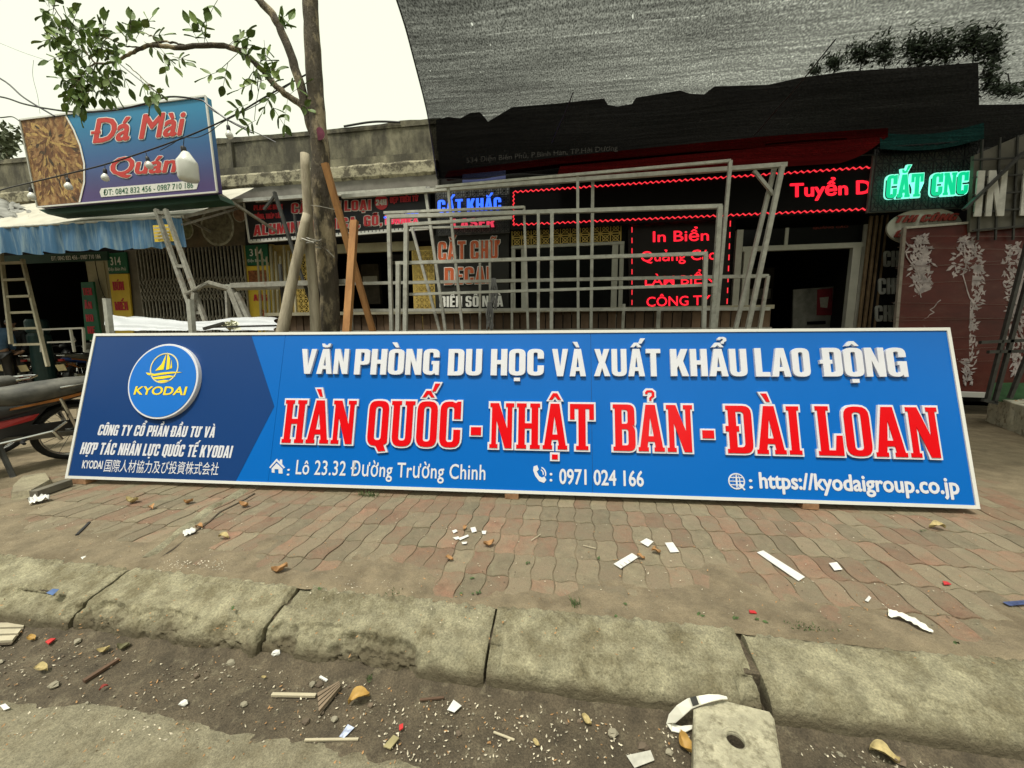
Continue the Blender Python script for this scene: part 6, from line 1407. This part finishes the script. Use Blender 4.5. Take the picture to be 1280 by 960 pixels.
g2 = P(19, 440, 6.5); person((g2.x, 6.5, 0), math.radians(-150), 1.6, mat('black shirt', (.015,.017,.02), .85, var=.3), M['black'], 'person in black clothes beside the blue shirted one, facing the street')

# ============================================================ litter, each piece a thing of its own
def flat(name, px_, label, cat, m, z=.004, lift=.006, thick=.0012):
    pts = [G(x, y, z) for x, y in px_]; c = sum(pts, Vector())/len(pts); mb = MB()
    pp_ = [p+Vector((0, 0, lift*R.random()+thick)) for p in pts]
    mb.prism(pp_[::-1] if (pp_[1]-pp_[0]).cross(pp_[2]-pp_[1]).z < 0 else pp_, (0,0,-thick)); return tag(mb.build(name, m, loc=tuple(c)), label, cat)
pp1 = flat('paper', [(767,705),(790,692),(798,697),(776,712)], 'largest white printed label lying on the pavers right of the centre', 'paper', M['paper'])
mb = MB()
for k in range(3):
    a, b = G(775+5*k, 705-2.5*k, .013), G(779+5*k, 708-2.8*k, .013); mb.bar(a, b, .003, .001)
mb.build('print_line', M['papergrey'], pp1)
flat('paper', [(800,678),(808,673.5),(817,677),(810,684)], 'small white paper scrap behind the dry leaf right of the centre', 'paper', M['paper'])
flat('paper', [(831,679),(841,678),(849,690),(838,691)], 'white rectangular paper card right of the two dry leaf crumbs', 'paper', M['paper'])
flat('plastic_strip', [(946,691),(954,689),(1006,722),(998,727)], 'long white plastic strip lying across the right half of the pavement', 'strip', M['paper'], thick=.003, lift=.002)
flat('paper', [(1036,705),(1046,704),(1053,713),(1043,714)], 'cream square paper scrap right of the long white strip', 'paper', M['paper'])
flat('paper', [(1081,751),(1086,746),(1089,748),(1085,754)], 'tiny white scrap in front of the cream square on the right pavement', 'paper', M['paper'])
flat('paper', [(559,888),(567,875),(577,883),(568,892)], 'white square scrap lying in the gutter below the middle kerb joint', 'paper', M['paper'], z=-.14)
flat('paper', [(783,945),(813,939),(818,951),(793,962)], 'grey printed paper in the gutter left of the concrete block', 'paper', M['papergrey'], z=-.14)
flat('paper', [(0,883),(7,881),(13,887),(5,889)], 'white scrap at the left edge on the road concrete', 'paper', M['paper'], z=-.14)
flat('wrapper', [(424,921),(435,907),(443,910),(430,923)], 'blue and white wrapper scrap in the gutter', 'wrapper', mat('wrapper print', (.4,.45,.6), .4, var=.6, scale=60), z=-.14)
flat('cardboard', [(479,934),(492,920),(499,924),(488,938)], 'small brown card lying near the road edge', 'cardboard', mat('brown card', (.3,.26,.13), .8, var=.3), z=-.14, thick=.004)
flat('paper', [(100,827),(111,824),(113,826),(104,829)], 'narrow white scrap on the kerb at the left', 'paper', M['paper'], z=-.03) if False else None
flat('paper', [(101,698),(111,694),(113,696),(104,700)], 'small white scrap on the dusty pavement at the left', 'paper', M['paper'])
flat('plastic_scrap', [(58,742),(66,737),(74,737),(66,745)], 'blue plastic scrap on the left kerb stone', 'scrap', mat('blue plastic', (.08,.14,.3), .5), z=-.0)
flat('wrapper', [(1253,753),(1290,751),(1292,756),(1262,758)], 'crumpled blue wrapper at the right edge of the pavement', 'wrapper', mat('dull blue wrapper', (.05,.07,.16), .5, var=.5, scale=40))
flat('plastic_scrap', [(57,804),(64,800),(70,800),(61,807)], 'red plastic scrap in the gutter at the left', 'scrap', mat('red plastic', (.5,.03,.03), .4), z=-.14, thick=.006)
flat('plastic_scrap', [(1178,728),(1184,728),(1189,732),(1180,732)], 'tiny red scrap on the right pavement', 'scrap', bpy.data.materials['red plastic'], thick=.004)
flat('plastic_scrap', [(936,764),(943,765),(946,768),(937,768)], 'tiny red scrap beside the kerb left of the grass', 'scrap', bpy.data.materials['red plastic'], thick=.004)
flat('plastic_scrap', [(499,908),(504,906),(504,912),(499,914)], 'tiny red and white scrap in the gutter', 'scrap', bpy.data.materials['red plastic'], z=-.14, thick=.004)
for i, q in enumerate(([(565,664),(570,662),(572,665),(567,667)],[(588,660),(594,659),(596,665),(590,666)],[(566,673),(573,671),(575,674),(570,675)],[(573,673),(585,669),(586,671),(575,676)],[(602,664),(608,664),(607,668),(603,668)],[(577,678),(584,678),(583,681),(578,681)])):
    tag(flat('paper_snip', q, ['leftmost white paper snip of the small cluster on the pavers','white snip at the far middle of the small cluster','short white snip left of the slanting one in the small cluster','longest slanting white snip in the middle of the small cluster','rightmost white paper snip of the small cluster on the pavers','nearest white paper snip of the small cluster on the pavers'][i], 'paper', M['paper']), group='white paper snips')
def curl(name, x, y, size, ang, label, m, z=.0, cat='leaf', hgt=.5):
    size *= (.62 if z < -.1 else .85)
    c = G(x, y, z); a0 = math.radians(ang); mb = MB(); sd = R.random()*9
    def fn(u, v):
        w_ = math.sin(math.pi*min(.98, max(.02, u)))**.9*(.34 if cat == 'leaf' else .55); l = (u-.5)*size; q = (v-.5)*2*w_*size*(1 if cat == 'leaf' else 1+.5*fb(u*8+sd, 3, 1))
        return (c.x+l*math.cos(a0)-q*math.sin(a0), c.y+l*math.sin(a0)+q*math.cos(a0), c.z+.004+(size*hgt*(abs(v-.5)*2)**1.5*.5+size*.15*math.sin(u*5+sd)+size*.08*(1+fb(u*4+sd, v*4, 1)) if cat == 'leaf' else size*.5*abs(fb(u*7+sd, v*5, 2)))+size*.1)
    mb.grid(fn, 12, 8); return tag(mb.build(name, m, smooth=True, loc=tuple(c)), label, cat)
curl('dry_leaf', 611,683,.075,30,'curled orange brown leaf in front of the paper snips',M['dleaf']); curl('dry_leaf', 562,701,.05,0,'small curled brown leaf left on the middle pavement',M['dleaf']); curl('dry_leaf', 581,662,.04,80,'tiny brown leaf among the white paper snips',M['dleaf'])
curl('dry_leaf', 820,692,.06,10,'brown leaf touching the right end of the largest white label',M['dleaf']); curl('dry_leaf', 818,687,.04,60,'small brown leaf just before the square paper scrap',M['dleaf']); curl('dry_leaf', 801,699,.05,-10,'brown leaf lying on the corner of the largest white label',M['dleaf'])
curl('dry_leaf', 350,716,.09,20,'crumpled brown leaf heap on the paver edge above the second kerb stone',M['dleaf']); curl('dry_leaf', 236,630,.08,10,'brown leaf on the pavement in front of the navy end of the board',M['dleaf']); curl('dry_leaf', 166,629,.10,10,'long pale brown leaf left on the pavement before the board',M['dleaf2']); curl('dry_leaf', 189,637,.07,-20,'dark brown leaf beside the long pale one',M['dleaf'])
curl('dry_leaf', 305,634,.08,5,'brown leaf at the upper end of the pavement crack',M['dleaf']); curl('dry_leaf', 249,661,.06,0,'reddish leaf beside the pavement crack',M['dleaf']); curl('dry_leaf', 280,674,.07,10,'pale orange leaf between the crack and the kerb',M['dleaf2'])
curl('dry_leaf', 449,878,.12,35,'golden curled leaf in the gutter below the second kerb stone',mat('golden leaf', (.42,.26,.07), .6, var=.3, scale=20),z=-.145); curl('dry_leaf', 857,936,.10,110,'glossy orange leaf standing against the concrete block',bpy.data.materials['golden leaf'],z=-.145)
curl('dry_leaf', 1105,950,.12,-15,'brown leaf at the lower edge right of the concrete block',M['dleaf2'],z=-.145); curl('dry_leaf', 330,849,.03,30,'tiny yellow green leaf in the gutter at the left',M['dleaf2'],z=-.145); curl('dry_leaf', 733,904,.06,-30,'pale dry leaf in the gutter below the third kerb stone',M['dleaf2'],z=-.145)
curl('dry_leaf', 130,816,.07,30,'pale folded leaf in the gutter at the left',M['dleaf2'],z=-.145); curl('dry_leaf', 155,812,.08,15,'grey green leaf lying beside the pale folded one in the gutter',mat('grey leaf', (.16,.15,.08), .8, var=.3),z=-.145); curl('dry_leaf', 52,840,.08,10,'yellowish crumpled leaf in the gutter near the left edge',M['dleaf2'],z=-.145)
curl('dry_leaf', 40,801,.06,0,'orange yellow scrap leaf beside the red plastic in the gutter',bpy.data.materials['golden leaf'],z=-.145); curl('dry_leaf', 670,932,.04,-20,'small pale leaf low in the gutter left of the grey paper',M['dleaf2'],z=-.145); curl('dry_leaf', 1171,662,.09,-10,'pale twisted leaf near the right end of the board on the pavement',M['dleaf2']); curl('dry_leaf', 130,862,.04,60,'dark red leaf in the gutter at the left',mat('dark red leaf', (.25,.04,.03), .8),z=-.145)
curl('crumpled_paper', 50,628,.13,25,'crumpled white paper on the dust below the left end of the board',M['paper'],cat='paper'); curl('crumpled_paper', 237,668,.08,20,'crumpled white paper beside the reddish leaf on the pavement',M['paper'],cat='paper')
mb = MB(); ln = [(1110,768),(1122,771),(1135,775),(1148,783),(1166,793)]
def pl_f(u, v):
    k = u*4; i = min(3, int(k)); f_ = k-i; x = ln[i][0]+(ln[i+1][0]-ln[i][0])*f_; y = ln[i][1]+(ln[i+1][1]-ln[i][1])*f_
    w_ = [9,8,6,9,2][i]*(1-f_)+[9,8,6,9,2][i+1]*f_; p = G(x, y+(v-.5)*w_, .006); p.z += .012+.012*fb(u*5, v*4, 1); return p
mb.grid(pl_f, 30, 8); tag(mb.build('plastic_bag_scrap', mat('white plastic scrap', (.7,.7,.62), .5, var=.12, scale=20), smooth=True, loc=tuple(G(1135,778))), 'crumpled white plastic strip lying near the kerb on the right pavement', 'plastic')
def stick(a, b, r, label, m, z=-.145, nm='stick'):
    A, B = G(*a, z), G(*b, z); mb = MB(); mb.bar(A+Vector((0,0,r)), B+Vector((0,0,r)), r*2, r*1.4); return tag(mb.build(nm, m, loc=tuple(A)), label, 'stick')
stick((381,926),(448,925),.0035,'thin straight pale stick along the road edge',mat('pale stick', (.45,.4,.28), .7, var=.15)); stick((105,854),(149,826),.008,'dark brown wooden stick in the gutter at the left',mat('brown stick', (.11,.065,.04), .8, var=.3)); stick((340,870),(395,871),.006,'pale broken stick left of the corrugated card scrap',bpy.data.materials['pale stick'])
stick((617,916),(643,926),.003,'thin pale splinter low in the gutter under the third kerb stone',bpy.data.materials['pale stick']); stick((525,876),(555,873),.004,'grey twig left of the white square scrap',bpy.data.materials['brown stick']); stick((96,670),(112,654),.006,'black twig on the dusty pavement at the left',M['black'], z=.0); stick((400,847),(409,852),.004,'short white splinter in the gutter below the chipped kerb',M['paper']); stick((664,676),(676,668),.002,'thin pale straw on the middle pavement',bpy.data.materials['pale stick'], z=.004); stick((729,682),(745,686),.002,'pale straw left of the largest white label',bpy.data.materials['pale stick'], z=.004)
# ribbed card scraps
def ribbed(px_, n, label, z=-.14, m1=None):
    p = [G(x, y, z) for x, y in px_]; o = thing('ribbed_scrap', label, 'scrap', tuple(p[0]))
    for k in range(n):
        t0, t1 = k/n, (k+.72)/n; q = [p[0].lerp(p[3], t0), p[1].lerp(p[2], t0), p[1].lerp(p[2], t1), p[0].lerp(p[3], t1)]
        mb = MB(); mb.prism([v+Vector((0,0,.014)) for v in q], (0,0,-.012)); mb.build('rib', m1 or mat('brownish rib', (.2,.15,.1), .85, var=.25), o)
    mb = MB(); mb.prism([v+Vector((0,0,.003)) for v in p], (0,0,-.003)); mb.build('base', M['dirt'], o); return o
ribbed([(397,870),(424,855),(426,862),(399,895)], 4, 'ribbed brown plastic scrap in the gutter below the second kerb stone')
ribbed([(-20,782),(34,781),(14,806),(-20,808)], 3, 'pale slatted grate piece lying at the left edge of the gutter', m1=mat('pale rib', (.4,.36,.26), .85, var=.2))
# slabs and wood at the left end of the board
def rock(px_, h, label, m, z=0, nm='stone'):
    p = [G(x, y, z) for x, y in px_]; c = sum(p, Vector())/len(p); mb = MB(); n = len(p)
    top_ = [q.lerp(c, .12)+Vector((R.uniform(-.008,.008), R.uniform(-.008,.008), h*R.uniform(.85, 1.1))) for q in p]
    mb.add(p+top_, [tuple(range(n, 2*n))]+[(i, (i+1) % n, (i+1) % n+n, i+n) for i in range(n)]); return tag(mb.build(nm, m, loc=tuple(c)), label, 'stone' if nm == 'stone' else nm)
rock([(14,625),(42,622),(66,606),(60,596),(30,600),(14,614)], .05, 'flat broken concrete slab left of the sign board', mat('broken slab', (.3,.27,.18), .95, var=.3, bump=.01, col2=(.12,.1,.07), c2pos=.6))
beam_ = MB(); beam_.bar(G(42,618,.03), G(86,603,.03), .06, .05); tag(beam_.build('kerb_offcut', mat('dark offcut', (.13,.12,.09), .9, var=.3), loc=tuple(G(60,612))), 'dark grey offcut lying between the broken slab and the board corner', 'offcut')
def pebble(x, y, r, z, label, m):
    c = G(x, y, z); vs, fs = stone_verts(r, R); mb = MB(); mb.add([(a+c.x, b+c.y, d+c.z+r*.3) for a, b, d in vs], fs); tag(mb.build('pebble', m, smooth=False, loc=tuple(c)), label, 'stone')
for a in ((765,918,.02,-.145,'largest round pebble in the gutter left of the concrete block',grit_m[0]),(97,803,.018,-.145,'flat grey pebble in the gutter near the left red scrap',grit_m[0]),(345,818,.02,-.12,'white pebble at the foot of the kerb joint left of the middle',M['paper']),(573,918,.012,-.145,'small dark pebble below the white square scrap',grit_m[1]),(288,830,.02,-.145,'grey pebble in the gutter beside the blue scrap',grit_m[0]),(230,880,.016,-.145,'pale chip of stone on the dark gutter dirt',M['paper']),(68,858,.02,-.145,'pale grey pebble below the brown stick',grit_m[0]),(418,900,.014,-.145,'small pale pebble above the blue and white wrapper',grit_m[0]),(804,935,.018,-.145,'dark pebble beside the grey printed paper',grit_m[1]),(1123,730+222,.02,-.145,'dark stone chip at the lower edge near the brown leaf',grit_m[1])): pebble(*a)
# grass tufts
M['grass'] = mat('grass', (.06,.1,.03), .8, var=.4, scale=30)
for i, (x, y, n, w_, h, lb) in enumerate(((460,620,70,.10,.05,'grass tuft growing under the bottom edge of the sign board'),(719,757,40,.03,.035,'small green tuft in the joint above the third kerb stone'),(1008,786,70,.09,.016,'low moss and grass along the kerb right of the wide joint'),(493,741,26,.03,.02,'sparse weed in the joint above the second kerb stone'),(304,600,40,.07,.02,'green scraps of weed under the navy end of the board'),(462,850,16,.01,.02,'tiny weed at the foot of the second kerb stone'))):
    c = G(x, y, -.14 if i == 5 else 0); mb = MB()
    for _ in range(n):
        p = c+Vector((R.gauss(0, w_*.5), R.gauss(0, .012), 0)); d = Vector((R.gauss(0, .5), R.gauss(0, .5), 1)).normalized()*h*R.uniform(.5, 1.2); sd = Vector((R.uniform(-1,1), R.uniform(-1,1), 0)).normalized()*.0022
        mb.add([p-sd, p+sd, p+d*.6+sd*.7, p+d, p+d*.6-sd*.7], [(0,1,2,3,4)])
    tag(mb.build('grass_tuft', M['grass'], loc=tuple(c)), lb, 'grass', kind='stuff')
# dark leaf crumbs by the kerb
cr = MB()
for x, y in ((576,742),(594,741),(600,741),(590,722),(873,767),(878,770),(945,774),(955,777),(660,703),(747,698),(782,754),(920,773),(400,736),(770,770),(1152,663),(1195,804),(290,760)):
    for _ in range(3):
        c = G(x+R.gauss(0, 1.5), y+R.gauss(0, .7), .006); a = Vector((R.gauss(0,1), R.gauss(0,1), R.gauss(0,.3))).normalized()*.009; b = a.cross(Vector((0,0,1))).normalized()*.006; cr.add([c-a, c+b, c+a+Vector((0,0,.004)), c-b], [(0,1,2,3)])
tag(cr.build('dark_leaf_crumbs', M['grass']), kind='stuff')
cr = MB()
for (x0, x1, y0, y1, n, z) in ((195,285,700,714,110,.006),(380,540,728,742,30,.006),(400,1250,640,780,170,.006),(0,320,630,700,90,.006),(480,960,870,955,380,-.143),(10,500,790,930,260,-.143),(1000,1280,920,960,60,-.143)):
    for _ in range(n):
        c = G(R.uniform(x0, x1), R.uniform(y0, y1), z); a = Vector((R.gauss(0,1), R.gauss(0,1), R.gauss(0,.2))).normalized()*R.uniform(.002,.007); b = a.cross(Vector((0,0,1))).normalized()*R.uniform(.0015,.004); cr.add([c-a, c+b, c+a+Vector((0,0,.003)), c-b], [(0,1,2,3)])
tag(cr.build('litter_crumbs', mat('pale crumbs', (.5,.45,.34), .8, var=.6, scale=25)), kind='stuff')
cr = MB()
for (x0, x1, y0, y1, n, z) in ((0,1280,640,800,260,.005),(0,960,800,955,320,-.144),(0,1280,745,830,90,.004)):
    for _ in range(n):
        c = G(R.uniform(x0, x1), R.uniform(y0, y1), z); a = Vector((R.gauss(0,1), R.gauss(0,1), R.gauss(0,.2))).normalized()*R.uniform(.002,.008); b = a.cross(Vector((0,0,1))).normalized()*R.uniform(.0012,.004); cr.add([c-a, c+b, c+a+Vector((0,0,.003)), c-b], [(0,1,2,3)])
tag(cr.build('brown_crumbs', M['dleaf']), kind='stuff')
# crack with cement smear
mb = MB(); pa = [(318,617),(300,628),(275,640),(262,652),(245,664),(228,678),(212,690),(196,702)]
for (x0, y0), (x1, y1) in zip(pa, pa[1:]): mb.tube([G(x0, y0, .0), G(x1, y1, .0)], .007, 5)
tag(mb.build('pavement_crack_filler', M['rubber'] if False else M['dirt']), kind='structure')
mb = MB()
def smear(u, v):
    k = u*6.99; i = int(k); f_ = k-i; x = pa[i][0]+(pa[i+1][0]-pa[i][0])*f_; y = pa[i][1]+(pa[i+1][1]-pa[i][1])*f_; p = G(x-14-16*(v-.5), y-4, 0); p.z = -.004+.014*math.sin(math.pi*v)*(1+.6*fb(p.x, p.y, 1, 12)); return p
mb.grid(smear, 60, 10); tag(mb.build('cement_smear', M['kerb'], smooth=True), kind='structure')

# ---- concrete block with a hole, and the white strap
M['block'] = mat('pitted cast concrete', (.45,.42,.295), .95, var=.3, scale=20, bump=.012, bscale=60, col2=(.22,.2,.13), c2pos=.55, c2w=.07, c2scale=18, detail=9)
zt_b = -.02
ob_ = [G(x, y, zt_b) for x, y in ((867,885),(878,880),(905,874),(950,885),(962,888),(968,897),(974,935),(980,975),(985,1010),(867,1010))]
hc_ = G(919.5, 925, zt_b); hr_ = .025
def insert(poly, m_=3): return [poly[i].lerp(poly[(i+1) % len(poly)], k/m_) for i in range(len(poly)) for k in range(m_)]
lo_ = insert(ob_, 4); cb_ = thing('concrete_block', 'pitted concrete block with a round hole standing in the gutter against the kerb', 'block', tuple(hc_-Vector((0,0,.13))))
mb = MB(); n = len(lo_); c = sum(lo_, Vector())/n
hole = [hc_+Vector((hr_*math.cos(2*math.pi*i/20), hr_*math.sin(2*math.pi*i/20), 0)) for i in range(20)]
out2 = [(p.x, p.y) for p in lo_]; h2 = [(p.x, p.y) for p in hole]
fr_ = Frame((0,0,zt_b), (1,0,0), (0,1,0), (0,0,1))
raised(mb, [[out2, h2]], fr_, -.14, 0, chamfer=.006)
mb.build('body', M['block'], cb_, smooth=False)
mb = MB(); mb.lathe([(hr_-.0005, -.012), (hr_-.002, -.10), (.001, -.099)], (hc_.x, hc_.y, zt_b), 20, 'z', False); mb.build('hole_shade_lining', M['dirt'], cb_)  # dark lining: the shade inside the hole is put into its colour
mb = MB(); mb.grid(lambda u, v: (hc_.x+(hr_+.012*v)*math.cos(6.2832*u), hc_.y+(hr_+.012*v)*math.sin(6.2832*u), zt_b+.0008+.004*math.sin(math.pi*v)), 24, 4); mb.build('hole_rim', M['block'], cb_, smooth=True)
st_ = [(909,872,-.0),(900,871,.01),(888,872,.012),(875,875,.0),(862,879,-.03),(850,888,-.06),(840,898,-.10),(836,904,-.125),(840,909,-.135),(852,912,-.13),(866,908,-.12)]
sp_ = [G(x, y, z) for x, y, z in st_]; sw = [.003,.006,.009,.011,.013,.015,.013,.008,.010,.009,.004]; mb = MB(); vs = []
for i, p in enumerate(sp_):
    d = (sp_[min(i+1, len(sp_)-1)]-sp_[max(i-1, 0)]).normalized(); nn_ = d.cross(Vector((0,-.5,.8))).normalized()*sw[i]; vs += [p-nn_, p+nn_, p+nn_+Vector((0,0,-.003)), p-nn_+Vector((0,0,-.003))]
fs = []
for i in range(len(sp_)-1):
    for a, b in ((0,1),(1,2),(2,3),(3,0)): fs.append((i*4+a, i*4+b, i*4+4+b, i*4+4+a))
mb.add(vs, fs); strap = thing('strap', 'white plastic strap curling from the concrete block into the gutter', 'strap', tuple(sp_[5])); mb.build('band', mat('white strap', (.68,.67,.58), .5, var=.08), strap)
mb = MB(); mb.bar(sp_[4].lerp(sp_[3], .2)+Vector((0,0,.003)), sp_[4].lerp(sp_[3], .75)+Vector((0,0,.003)), .021, .004, up=(0,-.5,.8)); mb.build('clip', M['darksteel'], strap)

# ============================================================ the other side of the street (behind the camera): it shades and is mirrored in the board
oh = thing('houses_across', 'terrace of dull houses on the far side of the street behind the camera', 'building', (0, -11, 0))
M['hw'] = mat('dull house wall', (.2,.19,.15), .9, var=.2, scale=1)
x = -34
mb = MB(); wn = MB(); xs_ = -34
while xs_ < 34:
    w_ = R.uniform(4, 5.5); h = R.choice((3.6, 6.8, 7.2, 9.8)); mb.box((xs_, -19, -.2), (xs_+w_-.02, -11+R.uniform(-.3, .3), h))
    for f_ in range(int(h/3.2)):
        wn.box((xs_+.8, -10.66, .9+3.2*f_), (xs_+w_-.8, -10.60, 2.5+3.2*f_))
    xs_ += w_
mb.build('walls', M['hw'], oh); wn.build('windows', M['glassdark'], oh)
